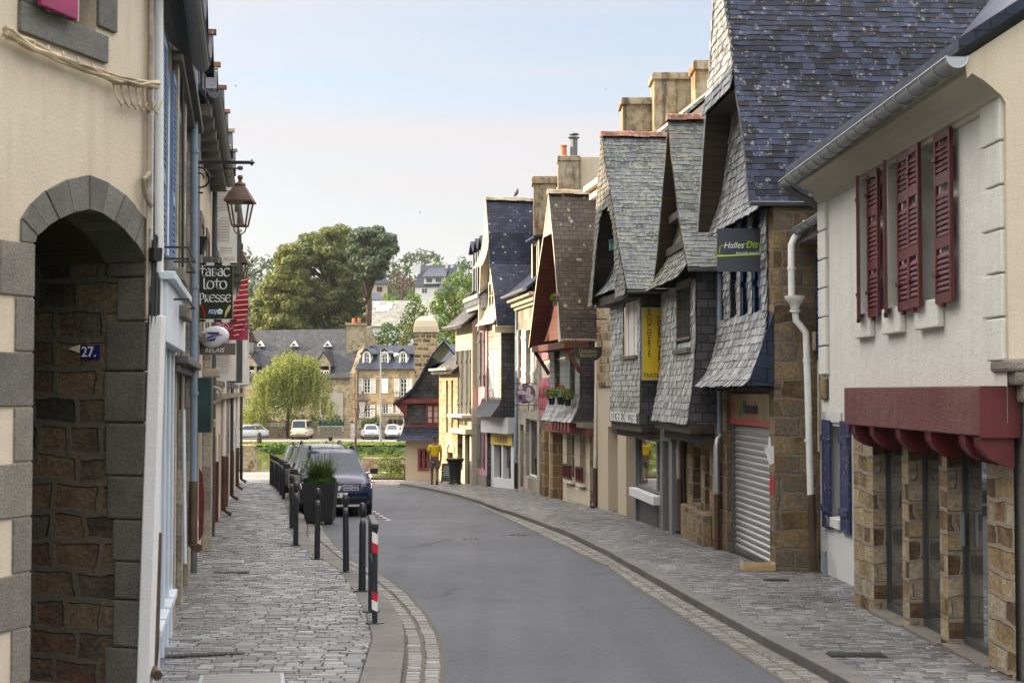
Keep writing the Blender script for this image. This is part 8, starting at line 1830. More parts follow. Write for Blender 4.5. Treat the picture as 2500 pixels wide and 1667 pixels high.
# ---- cars
def car(name, label, paint, W=1.8, L_=4.3, Hh=1.6, hood=.98, belt=1.0, front=True, rails=True, kind_='suv', wheel_r=.34, glassm=None, loc=(0, 0, 0), rot=0., group=None, cat='car', detail=True):
    """x across, y from the front (0) to the rear, z up"""
    h = thing(name, label, cat, (0, 0, 0), group); hw = W / 2; gl = glassm or m_glass('car_glass', (.02, .04, .075, 1), .03, .4)
    trim = m_paint('car_trim', (.015, .015, .016, 1), .5, .1); chrome = M['zinc']
    if kind_ == 'suv': st = [(0, .7, .42, .62, .7), (.05, .8, .3, .74, .82), (.16, .87, .25, .82, .93), (.5, .9, .24, .9, .99), (1.15, .9, .24, .97, 1.07), (2.4, .9, .24, .99, 1.09), (3.7, .9, .25, 1.0, 1.08), (4.15, .86, .3, .97, 1.05), (4.3, .78, .42, .86, .95)]; g0, g1, g2, g3, rw = 1.08, 1.8, 3.7, 4.12, .60
    elif kind_ == 'hatch': st = [(0, .66, .4, .55, .62), (.08, .8, .27, .68, .76), (.3, .84, .22, .78, .86), (.95, .85, .22, .88, .97), (2.4, .86, .22, .92, 1.0), (3.7, .86, .24, .93, 1.0), (4.1, .8, .3, .9, .97), (4.22, .72, .42, .8, .86)]; g0, g1, g2, g3, rw = .9, 1.75, 3.45, 4.05, .55
    elif kind_ == 'beetle': st = [(0, .4, .4, .5, .56), (.12, .62, .3, .62, .72), (.5, .72, .26, .72, .86), (1.2, .76, .25, .86, .97), (2.4, .77, .25, .9, 1.0), (3.1, .76, .26, .88, .98), (3.6, .7, .28, .74, .82), (3.95, .5, .34, .56, .62), (4.05, .36, .4, .5, .54)]; g0, g1, g2, g3, rw = 1.15, 1.5, 2.5, 3.45, .48
    else: st = [(0, .8, .4, .9, 1.05), (.06, .86, .3, .95, 1.12), (.4, .86, .28, 1.0, 1.15), (2, .86, .28, 1.02, 1.15), (4.2, .86, .28, 1.02, 1.15), (4.45, .84, .3, .98, 1.12), (4.5, .8, .4, .9, 1.05)]; g0, g1, g2, g3, rw = .1, .5, 4.2, 4.46, .68
    s = L_ / st[-1][0]; k = hw / .9 if kind_ == 'suv' else hw / max(q[1] for q in st)
    rings = []
    for y, w, zb, zs, zt in st:
        w *= k; half = [(w * .86, zb), (w, zb + .14), (w * 1.0, (zb + zs) / 2), (w * .985, zs - .1), (w * .93, zs), (w * .7, zt - .03), (w * .35, zt)]
        rings.append([Vector((-x, y * s, z)) for x, z in half] + [Vector((0, y * s, zt + .01))] + [Vector((x, y * s, z)) for x, z in half[::-1]])
    m = MB()
    for A, B_ in zip(rings, rings[1:]): m.strip(A, B_); m.face((A[0], A[-1], B_[-1], B_[0]))
    m.face(rings[0]); m.face(rings[-1][::-1]); body = m.build('body', paint, h, smooth=50)
    # cabin
    zb = st[3][4] - .03; zr = Hh; bw_, rw_ = hw * .93, rw * k * 1.02
    g0, g1, g2, g3 = [q * s for q in (g0, g1, g2, g3)]
    base = [(-bw_ * .97, g0 + .12), (0, g0 - .03), (bw_ * .97, g0 + .12), (bw_, (g0 + g3) / 2), (bw_ * .95, g3 - .05), (0, g3 + .02), (-bw_ * .95, g3 - .05), (-bw_, (g0 + g3) / 2)]
    roof = [(-rw_ * .98, g1 + .05), (0, g1 - .04), (rw_ * .98, g1 + .05), (rw_ * 1.04, (g1 + g2) / 2), (rw_ * .97, g2), (0, g2 + .05), (-rw_ * .97, g2), (-rw_ * 1.04, (g1 + g2) / 2)]
    Bq = [Vector((x, y, zb)) for x, y in base]; Rq = [Vector((x, y, zr - .07 + (.035 if abs(x) < .01 else 0))) for x, y in roof]; m = MB()
    m.strip(Bq + Bq[:1], Rq + Rq[:1]); R2 = [Vector((q.x * .86, q.y + (.12 if i < 3 else (-.12 if 3 < i < 7 else 0)), zr - .012 if abs(q.x) > .01 else zr)) for i, q in enumerate(Rq)]; m.strip(Rq + Rq[:1], R2 + R2[:1]); c = Vector((0, (g1 + g2) / 2, zr + .005))
    for i in range(8): m.face((R2[i], R2[(i + 1) % 8], c))
    m.build('cabin', paint, h, smooth=40)
    def panel(idx, nm, inset, mat=gl, low=.06):
        m = MB(); q = [(Bq[i], Rq[i]) for i in idx]; n = (q[-1][0] - q[0][0]).cross(q[0][1] - q[0][0]).normalized(); cc = sum((a + b for a, b in q), Vector()) / (2 * len(q)) - Vector((0, (g1 + g2) / 2, 1.2)); 
        if n.dot(cc) < 0: n = -n
        n = n * .008; lo, hi = [], []
        for j, (a, b) in enumerate(q):
            t = Vector((0, 0, 0))
            if j == 0: t = (q[1][0] - a).normalized() * inset
            if j == len(q) - 1: t = (q[-2][0] - a).normalized() * inset
            lo.append(a.lerp(b, low + .02) + t + n); hi.append(a.lerp(b, .93) + t * .8 + n)
        m.strip(lo, hi); return m.build(nm, mat, h)
    ws = panel((0, 1, 2), 'windscreen', .07); panel((4, 5, 6), 'rear_window', .09)
    for idx in ((2, 3, 4), (6, 7, 0)): panel(idx, 'side_window', .12)
    # wheels
    for x in (-1, 1):
        for y in (.19 * L_, .8 * L_):
            m = MB(); Mx = Matrix.Rotation(R(90), 3, 'Y'); r = wheel_r; m.lathe([(r * .62, -.1), (r * .95, -.1), (r, -.06), (r, .06), (r * .95, .1), (r * .62, .1)], 20, (x * (hw - .11), y, r), M=Mx); w = m.build('wheel', trim, h, smooth=True)
            m = MB(); m.lathe([(0, -.06), (r * .3, -.09), (r * .62, -.095), (r * .62, .095), (r * .3, .09), (0, .06)], 12, (x * (hw - .11), y, r), M=Mx); m.build('rim', chrome, w)
    # under-body
    m = MB(); m.box(-hw * .85, hw * .85, .25, L_ - .3, .18, .4); m.build('underbody', trim, h)
    for x in (-1, 1):
        m = MB(); q = Vector((x * (hw + .1), g0 + .35, zb + .1)); m.hexa([q + Vector((a * .1, b * .06, c_ * .07)) for c_ in (-1, 1) for a, b in ((-1, -1), (1, -1), (.9, 1), (-.9, 1))]); m.bar(q - Vector((x * .09, 0, .05)), q - Vector((x * .2, -.02, .08)), .04); m.build('wing_mirror', trim if x > 0 or not rails else trim, h, bevel=.03)
    if rails:
        for x in (-1, 1):
            m = MB(); X = x * rw_ * .9; m.tube([(X, g1 + .18, zr - .04), (X, g1 + .3, zr + .05), (X, g1 + .6, zr + .075), (X, g2 - .5, zr + .075), (X, g2 - .15, zr + .03), (X, g2 - .05, zr - .04)], .026, 8); m.build('roof_rail', trim, h, smooth=True)
    if detail:
        yf = -.005
        m = MB(); m.hexa([Vector(q) for q in ((-.56, .0, .62), (.56, .0, .62), (.56, .2, .62), (-.56, .2, .62), (-.6, .03, .8), (.6, .03, .8), (.6, .2, .8), (-.6, .2, .8))]); gr = m.build('grille', trim, h)
        m = MB()
        for x in (-1, 1):
            for i in range(2):
                for j in range(2): X0, Z0 = x * (.17 + i * .19) - (.0 if x > 0 else .16), .645 + j * .075; yy = .0 - .006 + (Z0 - .62) * .16; P_ = [(X0, Z0), (X0 + .16, Z0), (X0 + .16, Z0 + .05), (X0, Z0 + .05), (X0, Z0)]; strip_px(m, P_, .012, yy)
        m.face([Vector((x, -.004, z)) for x, z in ((-.11, .745), (.11, .745), (.08, .66), (.05, .63), (-.05, .63), (-.08, .66))]); m.build('chrome_slots', m_paint('chrome_paint', (.6, .6, .6, 1), .25), gr)
        for x in (-1, 1):
            A = [Vector((x * a, y, z)) for a, y, z in ((.6, .03, .64), (.84, .13, .68), (.86, .22, .8), (.82, .25, .83), (.6, .06, .81))]; m = MB(); m.face(A); m.strip(A + A[:1], [q + Vector((0, .12, 0)) for q in A + A[:1]]); hl = m.build('headlight', m_glass('lamp_glass', (.35, .36, .38, 1), .08, .9), h)
            m = MB(); 
            for a, b in ((A[0], A[1]), (A[1], A[2]), (A[4], A[3])): m.bar(a + Vector((0, -.01, .02 if a is A[0] else 0)), b + Vector((0, -.01, 0)), .02)
            m.lathe([(0, -.02), (.045, -.015), (.05, .02)], 10, Vector((x * .74, .08, .74)), M=Matrix.Rotation(R(90), 3, 'X')); m.build('light_guide', m_paint('lamp_white', (.75, .75, .78, 1), .25), hl)
            m = MB(); m.lathe([(.0, -.03), (.055, -.03), (.075, 0), (.09, .06)], 12, Vector((x * .66, .06, .4)), M=Matrix.Rotation(R(90), 3, 'X')); m.build('fog_lamp', chrome, h)
        m = MB(); m.hexa([Vector(q) for q in ((-.74, .02, .3), (.74, .02, .3), (.74, .2, .3), (-.74, .2, .3), (-.68, -.03, .47), (.68, -.03, .47), (.68, .2, .47), (-.68, .2, .47))]); m.build('bumper_grille', trim, h, bevel=.02)
        m = MB(); m.hexa([Vector(q) for q in ((-.55, -.02, .25), (.55, -.02, .25), (.5, .2, .25), (-.5, .2, .25), (-.6, -.015, .3), (.6, -.015, .3), (.6, .2, .3), (-.6, .2, .3))]); m.build('skid_plate', chrome, h)
        m = MB(); m.box(-.26, .26, -.055, -.04, .47, .585); pl = m.build('number_plate', M['whitepaint'], h); text_mb('J-038  7', .115, planeM((.02, -.058, .527), (1, 0, 0), (0, 0, 1)), .001, 0, 'CENTER', .85).build('plate_lettering', M['iron'], pl)
        m = MB(); m.box(-.26, -.225, -.06, -.056, .472, .583); m.build('plate_band', M['brightblue'], pl)
        m = MB(); m.tube([(0, g1 + .35, zr), (0.0, g1 + .28, zr + .2)], .006, 5); m.build('aerial', trim, h)
    h.location = loc; h.rotation_euler = (math.atan(-SLOPE) if loc[1] < 70 else 0, 0, rot); return h
carpaint = lambda n, c, r=.25: m_paint(n, c, r, .02, .01, 0, .6)
rot = R(9.8)
def park(u, v, Y=None): p = onground(u, v, 0); return p
p = onground(822, 1262, 0.); car('parked_car', 'dark blue sports utility car parked behind the square planter', carpaint('navy_car', (.008, .016, .06, 1)), loc=p, rot=rot, group='cars parked along the left kerb')
dirv = Vector((-math.sin(rot), math.cos(rot), 0))
for d, lb, col, W, Hh, kd, dx in ((5.3, 'grey sports utility car parked second behind the dark blue one', (.16, .165, .18, 1), 1.84, 1.68, 'suv', -.06), (10.7, 'third parked car in the row, dark grey with pale roof', (.06, .063, .068, 1), 1.8, 1.6, 'suv', -.2), (15.7, 'last parked car in the row, nearest the river', (.03, .032, .036, 1), 1.8, 1.55, 'hatch', -.3)):
    q = p + dirv * d + Vector((dx, 0, 0)); q.z = GZ(q.y); car('parked_car', lb, carpaint('car_paint_%d' % int(d), col), W=W, Hh=Hh, kind_=kd, rails=d < 12, loc=q, rot=rot + .01, group='cars parked along the left kerb', detail=False)
# far bank vehicles
YC = 145.5
def far_car(name, label, u, paint, W, L_, Hh, kd, rot, cat='car', **k):
    q = at(u, 1072, YC); q.z = BANK + .04; h = car(name, label, paint, W=W, L_=L_, Hh=Hh, kind_=kd, rails=False, detail=False, loc=q, rot=rot, cat=cat, wheel_r=.32); return h
def tails(h, W, z, y, col='tail_red', w=.14, hh=.16, glass=None):
    for x in (-1, 1): m = MB(); m.box(x * (W / 2 - .12) - w / 2, x * (W / 2 - .12) + w / 2, y, y + .03, z, z + hh); o = m.build('tail_light', m_paint(col, (.35, .015, .015, 1), .3), h)
    m = MB(); m.box(-.26, .26, y, y + .02, z - .1, z + .02); m.build('number_plate', M['creampaint'], h); m = MB(); m.box(-W * .45, W * .45, y - .03, y + .1, .36, .5); m.build('bumper', M['zinc_d'], h)
# the rear faces us: turned round
def rear_car(name, label, u, paint, W, L_, Hh, kd, rot, zt, cat='car'):
    h = far_car(name, label, u, paint, W, L_, Hh, kd, 0, cat); 
    tails(h, W, zt, L_ - .02); h.rotation_euler = (0, 0, math.pi + rot); q = h.location; h.location = (q.x, q.y + L_, q.z); return h
rear_car('camper_van', 'cream camper van seen from behind, parked across the river', 731, carpaint('cream_van', (.62, .57, .44, 1), .35), 1.75, 4.5, 1.98, 'van', R(-1), .62, 'van')
rear_car('estate_car', 'white estate car seen from behind, parked across the river', 889, carpaint('white_car', (.7, .71, .74, 1)), 1.76, 4.3, 1.5, 'hatch', R(10), .72)
rear_car('beetle_car', 'small round white vintage car parked before the garage across the river', 949, carpaint('white_round_car', (.72, .7, .64, 1)), 1.55, 4.05, 1.5, 'beetle', R(5), .5)
q = at(583, 1071, YC); h = car('parked_car', 'pale grey car half hidden behind the left row, across the river', carpaint('silver_car', (.5, .51, .53, 1)), kind_='hatch', rails=False, detail=False, Hh=1.48, loc=(q.x - 1.5, YC + 1, BANK + .04), rot=R(-75))
# ---- person walking away
def skin_person():
    base = onground(1061, 1182, PAV); h = thing('person', 'person walking away in a yellow T-shirt, grey shorts and dark shoes', 'person', base)
    s = 1.0
    def skin(name, V, E, Rr, mat, lv=2, par=None, loc=None):
        me = bpy.data.meshes.new(name); me.from_pydata([tuple(v) for v in V], E, []); o = bpy.data.objects.new(name, me); COL.objects.link(o); md = o.modifiers.new('skin', 'SKIN'); md.use_smooth_shade = True
        for i, r in enumerate(Rr): sv = me.skin_vertices[0].data[i]; sv.radius = (r, r) if not isinstance(r, tuple) else r; sv.use_root = (i == 0)
        sd = o.modifiers.new('sub', 'SUBSURF'); sd.levels = lv; sd.render_levels = lv
        bpy.context.view_layer.update(); dg = bpy.context.evaluated_depsgraph_get(); m2 = bpy.data.meshes.new_from_object(o.evaluated_get(dg)); bpy.data.objects.remove(o); m2.materials.clear(); m2.materials.append(mat)
        for p_ in m2.polygons: p_.use_smooth = True; p_.material_index = 0
        o = bpy.data.objects.new(name, m2); COL.objects.link(o); o.parent = h; return o
    sk = m_paint('skin', (.14, .07, .045, 1), .6, .1)
    # walking away (+y): left leg forward, right leg trailing with heel lifted
    V = [(0, 0, .92), (0, 0, 1.1), (0, .01, 1.3), (0, .0, 1.42), (0, .0, 1.5), (0, .01, 1.6), (0, .015, 1.7),
         (-.17, 0, 1.38), (-.235, -.02, 1.12), (-.22, .09, .9), (-.215, .12, .82), (.17, 0, 1.38), (.235, .0, 1.12), (.225, -.06, .89), (.22, -.06, .81),
         (-.09, 0, .86), (-.1, .1, .5), (-.1, .08, .3), (-.1, .04, .09), (-.1, .16, .04), (.09, 0, .86), (.095, .03, .5), (.095, -.12, .3), (.1, -.27, .15), (.1, -.2, .04)]
    E = [(0, 1), (1, 2), (2, 3), (3, 4), (4, 5), (5, 6), (3, 7), (7, 8), (8, 9), (9, 10), (3, 11), (11, 12), (12, 13), (13, 14), (0, 15), (15, 16), (16, 17), (17, 18), (18, 19), (0, 20), (20, 21), (21, 22), (22, 23), (23, 24)]
    Rr = [(.14, .1), (.13, .09), (.15, .1), (.1, .08), .05, (.075, .09), (.07, .085), .055, .042, .034, .03, .055, .042, .034, .03, .085, .055, .058, .036, .035, .085, .055, .058, .036, .035]
    skin('body', V, E, Rr, sk)
    V = [(0, .0, .95), (0, 0, 1.12), (0, .01, 1.3), (0, 0, 1.43), (-.17, 0, 1.385), (-.225, -.01, 1.17), (.17, 0, 1.385), (.225, 0, 1.17)]
    skin('t_shirt', V, [(0, 1), (1, 2), (2, 3), (3, 4), (4, 5), (3, 6), (6, 7)], [(.185, .13), (.175, .12), (.185, .125), (.12, .09), .08, .075, .08, .075], m_paint('yellow_cotton', (.5, .36, .008, 1), .85, .15))
    V = [(0, 0, .95), (-.095, .01, .82), (-.105, .07, .52), (.095, .01, .82), (.105, .02, .52)]
    skin('shorts', V, [(0, 1), (1, 2), (0, 3), (3, 4)], [(.18, .13), .115, .1, .115, .1], m_paint('grey_cotton', (.16, .14, .135, 1), .85, .15))
    V = [(0, -.015, 1.63), (0, .0, 1.7), (0, .03, 1.73)]; skin('hair', V, [(0, 1), (1, 2)], [(.078, .08), (.085, .1), (.06, .07)], m_paint('hair', (.01, .008, .007, 1), .5, .2))
    for x, y, z, rx in ((-.1, .06, .045, 0), (.1, -.26, .1, 55)):
        m = MB(); Mx = Matrix.Translation((x + base.x, y + base.y, z + base.z)) @ Matrix.Rotation(R(-rx), 4, 'X'); m.box(-.045, .045, -.09, .16, -.045, .0, M=Mx); m.box(-.04, .04, -.085, .03, .0, .06, M=Mx); m.build('shoe', M['iron'], h, bevel=.025)
    for x, y, z in ((-.215, .13, .8), (.22, -.06, .79)):
        m = MB(); c = Vector((x + base.x, y + base.y, z + base.z)); m.box(c.x - .018, c.x + .018, c.y - .035, c.y + .035, c.z - .07, c.z + .02)
        for k in range(4): m.tube([c + Vector((0, -.03 + k * .02, -.065)), c + Vector((.008, -.03 + k * .02, -.105)), c + Vector((.004, -.028 + k * .019, -.14 + .008 * abs(k - 1.5)))], [.01, .009, .007], 6)
        m.tube([c + Vector((0, .035, -.01)), c + Vector((.01, .055, -.05)), c + Vector((.008, .052, -.085))], [.011, .01, .008], 6); m.build('hand', sk, h, smooth=True)
    for x in (-1, 1): m = MB(); m.lathe([(0, -.012), (.02, -.006), (.022, .006), (0, .012)], 8, base + Vector((x * .082, .0, 1.625)), M=Matrix.Rotation(R(90), 3, 'Y')); m.build('ear', sk, h)
    return h
skin_person()
# ---- black covered table, chalkboard
p = onground(1111, 1182, PAV); h = thing('covered_table', 'tall round table under a tight black stretch cover on the right pavement', 'table', p)
m = MB(); n = 20; prof = [(.24, .0), (.235, .03), (.2, .1), (.215, .35), (.23, .6), (.27, .8), (.33, .88), (.335, .91), (.3, .915)]; rings = []
for r, z in prof: rings.append([p + Vector((math.cos(2 * math.pi * k / n) * r, math.sin(2 * math.pi * k / n) * r, z + (.0 if z > .05 else (.06 * (1 - abs(math.cos(2 * (2 * math.pi * k / n + .5)))) if z < .04 else 0)))) for k in range(n + 1)])
for a, b in zip(rings, rings[1:]): m.strip(a, b)
m.face(rings[-1]); m.build('stretch_cover', m_paint('black_stretch', (.012, .012, .013, 1), .55, .1), h, smooth=True)
m = MB(); m.lathe([(0, .92), (.34, .92), (.34, .935), (0, .94)], 20, p); m.build('table_top', M['iron'], h)
p = onground(1090, 1178, PAV); h = thing('chalkboard', 'small black A-frame chalkboard with white and green writing left of the black covered table', 'sign', p)
m = MB(); b = [p + Vector((x, y, z)) for x, y, z in ((-.2, -.12, .05), (.2, -.12, .05), (.17, .05, .72), (-.17, .05, .72))]; m.hexa([q + Vector((0, .02, 0)) for q in b] + b); o = m.build('board', M['iron'], h)
m = MB(); m.bar(p + Vector((-.18, .3, 0)), p + Vector((-.15, .06, .7)), .03); m.bar(p + Vector((.18, .3, 0)), p + Vector((.15, .06, .7)), .03); m.build('rear_leg', M['brownpaint'], h); m = MB(); m.bar(p + Vector((-.2, -.125, 0)), p + Vector((-.2, -.12, .06)), .03); m.bar(p + Vector((.2, -.125, 0)), p + Vector((.2, -.12, .06)), .03); m.build('front_leg', M['brownpaint'], h)
m = MB(); nrm = (b[1] - b[0]).cross(b[3] - b[0]).normalized() * .004
nrm = nrm if nrm.y < 0 else -nrm
for k in range(6):
    t = .78 - k * .11; w = trg.uniform(.5, .8); a, c = b[0].lerp(b[3], t), b[1].lerp(b[2], t)
    for j in range(5):
        x0 = .5 - w / 2 + w * j / 5; q0, q1 = a.lerp(c, x0) + nrm, a.lerp(c, x0 + w / 5 * trg.uniform(.5, .85)) + nrm; up_ = (b[3] - b[0]) * .045; m.face((q0, q1, q1 + up_, q0 + up_), 1 if k > 4 else 0)
m.build('chalk_lines', [m_paint('chalk', (.45, .48, .5, 1), .9), m_paint('green_chalk', (.05, .3, .2, 1), .9)], h)
# ---- round pansy sign
Y = 43.6; c = at(1283, 961, Y); h = thing('hanging_sign', 'round purple pansy sign in a wrought iron bracket on the grey stone house', 'sign', c); r = 24.5 / FPX * Y
RX = Matrix.Rotation(R(90), 3, 'X')
m = MB(); m.lathe([(0, -.02), (r, -.02), (r, .02), (0, .02)], 28, c, M=RX); dk = m.build('disc', m_paint('pansy_mauve', (.15, .1, .19, 1), .5, .2), h)
m = MB()
for x, z, rx, rz in ((-.5, .62, .22, .24), (-.42, .15, .42, .2), (.32, .3, .24, .36), (.42, -.38, .4, .38), (-.05, .05, .3, .14)):
    m.face([c + Vector(((x + rx * math.cos(t)) * r, -.026 - .001 * rz, (z + rz * math.sin(t)) * r)) for t in [i * math.pi / 8 for i in range(16)]])
m.build('petals', m_paint('petal', (.5, .46, .46, 1), .6, .15), dk); m = MB()
for x, z, rx, rz in ((-.5, -.35, .16, .22), (-.15, -.85, .2, .08), (.25, -.3, .06, .1)): m.face([c + Vector(((x + rx * math.cos(t)) * r, -.03, (z + rz * math.sin(t)) * r)) for t in [i * math.pi / 8 for i in range(16)]])
m.build('dark_markings', m_paint('pansy_dark', (.03, .015, .03, 1), .6), dk)
m = MB(); xr = at(1314, 961, Y).x
for z in (at(1283, 936, Y).z, at(1283, 989, Y).z): m.bar((at(1256, 940, Y).x, Y + .03, z), (xr, Y + .03, z), .025)
m.bar((xr, Y + .03, at(1283, 930, Y).z), (xr, Y + .03, at(1283, 1000, Y).z), .025)
for u in (1267, 1290): m.bar((at(u, 940, Y).x, Y + .035, at(u, 936, Y).z), (at(u, 940, Y).x, Y + .035, at(u, 1003, Y).z), .018)
m.build('iron_bracket', M['iron'], h)
m = MB()
for x, z in ((xr - .1, at(1283, 930, Y).z), (at(1291, 930, Y).x, at(1283, 933, Y).z), (at(1300, 1005, Y).x, at(1300, 1000, Y).z), (at(1280, 1005, Y).x, at(1280, 1002, Y).z)):
    q = Vector((x, Y + .03, z)); m.tube([q + Vector((math.cos(t) * .008 * t, 0, math.sin(t) * .008 * t)) for t in [1 + i * .5 for i in range(14)]], .008, 5)
m.build('scroll', M['iron'], h)
# ---- half round butcher sign
Y = 35.2; a, b = at(1404, 847, Y), at(1470, 883, Y); h = thing('hanging_sign', 'dark half round sign with gold blackletter words for the butcher, hung from a bracket', 'sign', ((a.x + b.x) / 2, Y, a.z))
cx_, rx, dz = (a.x + b.x) / 2, (b.x - a.x) / 2, a.z - b.z; n = 12; P_ = [Vector((cx_ - rx, Y, a.z)), Vector((cx_ - rx, Y, a.z - dz * .45))] + [Vector((cx_ + rx * math.cos(t), Y, a.z - dz * .4 + dz * .6 * math.sin(t))) for t in [math.pi * (1 + i / n) for i in range(1, n)]] + [Vector((cx_ + rx, Y, a.z - dz * .45)), Vector((cx_ + rx, Y, a.z))]
m = MB(); m.face(P_); m.face([q + Vector((0, .04, 0)) for q in P_][::-1]); m.strip(P_ + P_[:1], [q + Vector((0, .04, 0)) for q in P_ + P_[:1]]); bd = m.build('board', m_paint('sign_navy', (.02, .022, .024, 1), .45, .2), h)
gold = m_paint('faded_gold', (.3, .26, .09, 1), .5); text_mb('Charcuterie', .15, planeM((cx_ - .02, Y - .006, a.z - dz * .28), XX, Z), .002, 0, 'CENTER', .62).build('lettering', gold, bd); text_mb('Boucherie', .15, planeM((cx_ - .01, Y - .006, a.z - dz * .56), XX, Z), .002, 0, 'CENTER', .68).build('lettering', gold, bd)
m = MB(); zt = at(1440, 779, Y).z; m.bar((cx_ - rx - .1, Y + .02, zt), (at(1492, 779, Y).x + .3, Y + .02, zt), .03); m.build('arm', M['iron'], h)
m = MB(); z2 = at(1420, 806, Y).z
for s_ in (-1, 1):
    m.tube([(cx_ + s_ * .18, Y + .02, zt), (cx_ + s_ * .18, Y + .02, z2)], .012, 5); m.tube([(cx_ + s_ * .18, Y + .02, z2), (cx_ + s_ * .3, Y + .02, z2 - .1), (cx_ + s_ * .34, Y + .02, a.z)], .01, 5)
m.tube([(cx_ - .18, Y + .02, z2), (cx_, Y + .02, z2 - .06), (cx_ + .18, Y + .02, z2)], .012, 5); m.build('hanger', M['iron'], h)
# ---- flower pots
def pot(u, v, Y, label, flower, s=1., pm=None, n=220):
    p = at(u, v, Y); h = thing('flower_pot', label, 'flower pot', p); m = MB(); m.lathe([(0, 0), (.085 * s, 0), (.11 * s, .17 * s), (.12 * s, .2 * s), (.1 * s, .2 * s), (0, .18 * s)], 12, p); m.build('pot', pm or M['iron'], h, smooth=True)
    mb = MB(); clump(mb, p + Vector((0, 0, .34 * s)), .22 * s, n, .07, .85); mb.build('foliage', LM['fresh'], h); mb = MB()
    for k in range(9): clump(mb, p + Vector((trg.gauss(.0, .1), trg.gauss(-.05, .08), .42 + trg.uniform(-.05, .12))) * 1 if s >= 1 else p + Vector((trg.gauss(0, .06), -.03, .42 * s)), .035, 16, .035)
    mb.build('flowers', flower, h)
red = m_leaf('geranium_red', [(.35, .01, .01, 1), (.55, .03, .02, 1)], .2); pk = m_leaf('geranium_pink', [(.5, .06, .12, 1), (.65, .15, .25, 1)], .2)
pot(1347, 988, 38.9, 'dark flower pot with green leaves on the window ledge, left of the geranium pots', pk, .9); pot(1369, 988, 37.9, 'middle dark flower pot with red geraniums on the window ledge', red, 1.); pot(1386, 991, 37.4, 'right hand dark flower pot with red geraniums on the window ledge', red, .9); pot(1355, 746, 36.9, 'small hanging pot with pink flowers under the red boarded gable', pk, .6, M['zinc_d'], 120)
# ---- birds
def bird(u, v, Y, lb, s, ang):
    c = at(u, v, Y); h = thing('bird', lb, 'bird', c); m = MB(); X = Matrix.Rotation(ang, 3, 'Y')
    def q(x, y, z): return c + X @ Vector((x * s, y * s, z * s))
    m.tube([q(-.5, 0, 0), q(-.3, 0, .02), q(0, 0, .02), q(.3, 0, .01), q(.45, 0, 0)], [.01 * s, .07 * s, .1 * s, .06 * s, .01 * s], 8); m.build('body', M['iron'], h, smooth=True)
    for sg_ in (-1, 1): m = MB(); A = [q(.1, 0, .05), q(.02, sg_ * .4, .28), q(-.25, sg_ * .95, .42)]; B = [q(-.15, 0, .04), q(-.16, sg_ * .4, .26), q(-.27, sg_ * .95, .42)]; m.strip(A, B); m.strip([p_ + Vector((0, 0, .01 * s)) for p_ in A], [p_ + Vector((0, 0, .01 * s)) for p_ in B]); m.build('wing', M['iron'], h)
    m = MB(); m.face((q(-.4, -.02, 0), q(-.75, -.12, 0), q(-.6, 0, 0), q(-.75, .12, 0), q(-.4, .02, 0))); m.build('tail', M['iron'], h)
bird(575, 211, 60, 'small dark swallow flying high at the left of the sky', .12, R(50)); bird(1025, 520, 60, 'small dark swallow flying in the middle of the sky above the trees', .12, R(40)); bird(1478, 219, 70, 'tiny dark swallow high in the sky left of the chimneys', .1, R(60))
c = at(1262, 479, 49.3); h = thing('pigeon', 'pigeon perched on the ridge of the blue slate roof', 'bird', c); m = MB(); m.tube([c + Vector((x, 0, z)) for x, z in ((-.1, -.02), (-.05, .06), (0, .13), (.02, .19), (.02, .24), (.05, .25))], [.015, .055, .065, .035, .035, .01], 8); m.build('body', M['dgreypaint'], h, smooth=True)
m = MB(); m.bar(c + Vector((0, -.02, .06)), c + Vector((0, -.02, -.03)), .012); m.build('leg', M['terracotta'], h); m = MB(); m.bar(c + Vector((0, .03, .06)), c + Vector((0, .03, -.03)), .012); m.build('leg', M['terracotta'], h)
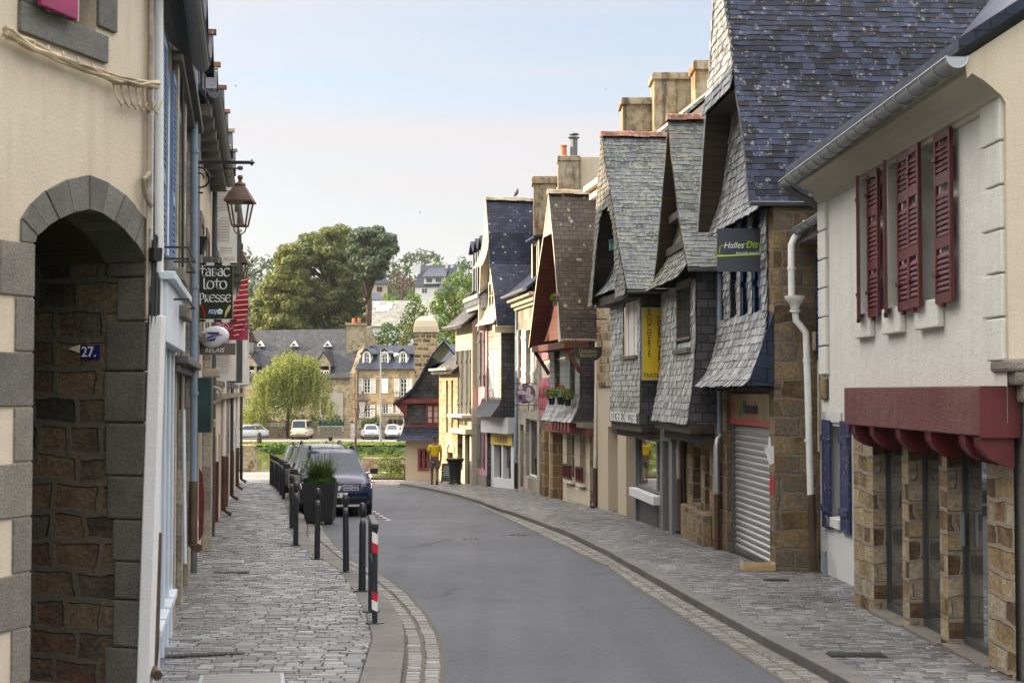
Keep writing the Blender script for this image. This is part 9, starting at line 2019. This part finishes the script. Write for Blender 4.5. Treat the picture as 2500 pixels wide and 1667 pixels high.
# ---- drain covers
def cover(u, v, w, d, lb, up, ang=.1, frame=True):
    p = onground(u, v, up); m = MB(); Mx = Matrix.Translation(p) @ Matrix.Rotation(math.atan(-SLOPE), 4, 'X') @ Matrix.Rotation(ang, 4, 'Z')
    m.box(-w / 2, w / 2, -d / 2, d / 2, -.02, .006, 0, Mx); n = int(w / .05)
    for i in range(n): m.box(-w / 2 + .02 + i * (w - .04) / n, -w / 2 + .045 + i * (w - .04) / n, -d / 2 + .02, d / 2 - .02, .0065, .011, 0, Mx)
    if frame:
        for x0, x1, y0, y1 in ((-w / 2 - .03, -w / 2 - .001, -d / 2 - .03, d / 2 + .03), (w / 2 + .001, w / 2 + .03, -d / 2 - .03, d / 2 + .03), (-w / 2, w / 2, -d / 2 - .03, -d / 2 - .001), (-w / 2, w / 2, d / 2 + .001, d / 2 + .03)): m.box(x0, x1, y0, y1, -.02, .012, 1, Mx)
    tag(m.build('drain_cover', [M['hatch'], M['zinc']] if frame else [M['iron'], M['iron']], loc=p), lb, 'drain cover')
cover(590, 1662, .62, .5, 'steel hatch with pale frame at the bottom edge of the left pavement', PAV + .006, .17); cover(545, 1372, .55, .4, 'rectangular iron grating in the left pavement, nearer the grey pipe foot', PAV + .006, .17); cover(565, 1396, .5, .22, 'narrow iron grating just below the rectangular one in the left pavement', PAV + .006, .17, False); cover(500, 1597, .7, .14, 'narrow rusty drain strip in the left pavement near the white post', PAV + .006, .3, False)
cover(1895, 1415, .32, .2, 'small iron cover in the right pavement by the stone corner', PAV + .006, 0, False); cover(2090, 1598, .5, .22, 'iron cover in the right pavement before the glass doors', PAV + .006, 0, False)
for u, v, lb in ((1150, 1316, 'round iron manhole cover in the road, left of the pair'), (1265, 1306, 'round iron manhole cover in the road, right of the pair')):
    p = onground(u, v, .004); m = MB(); m.lathe([(0, .005), (.24, .005), (.25, .002), (.29, .002), (.3, .0)], 24, p)
    for k in range(8): t = k * math.pi / 4; m.box(p.x + math.cos(t) * .14 - .03, p.x + math.cos(t) * .14 + .03, p.y + math.sin(t) * .14 - .03, p.y + math.sin(t) * .14 + .03, p.z + .005, p.z + .011)
    tag(m.build('manhole_cover', M['iron'], loc=p), lb, 'manhole cover')
# thin evening air over the river and the hill
m = bpy.data.materials.new('haze_air'); m.use_nodes = True; nt = m.node_tree; nt.nodes.clear(); o_ = nt.nodes.new('ShaderNodeOutputMaterial'); v_ = nt.nodes.new('ShaderNodeVolumePrincipled')
v_.inputs['Color'].default_value = (.9, .94, 1, 1); v_.inputs['Density'].default_value = .0001; v_.inputs['Anisotropy'].default_value = .35; nt.links.new(v_.outputs[0], o_.inputs['Volume'])
mb = MB(); mb.box(-720, 720, -70, 1260, -7.5, 120); kind(mb.build('haze', m), 'stuff')
scene.cycles.volume_max_steps = 64; scene.cycles.volume_bounces = 0
bpy.context.view_layer.update()
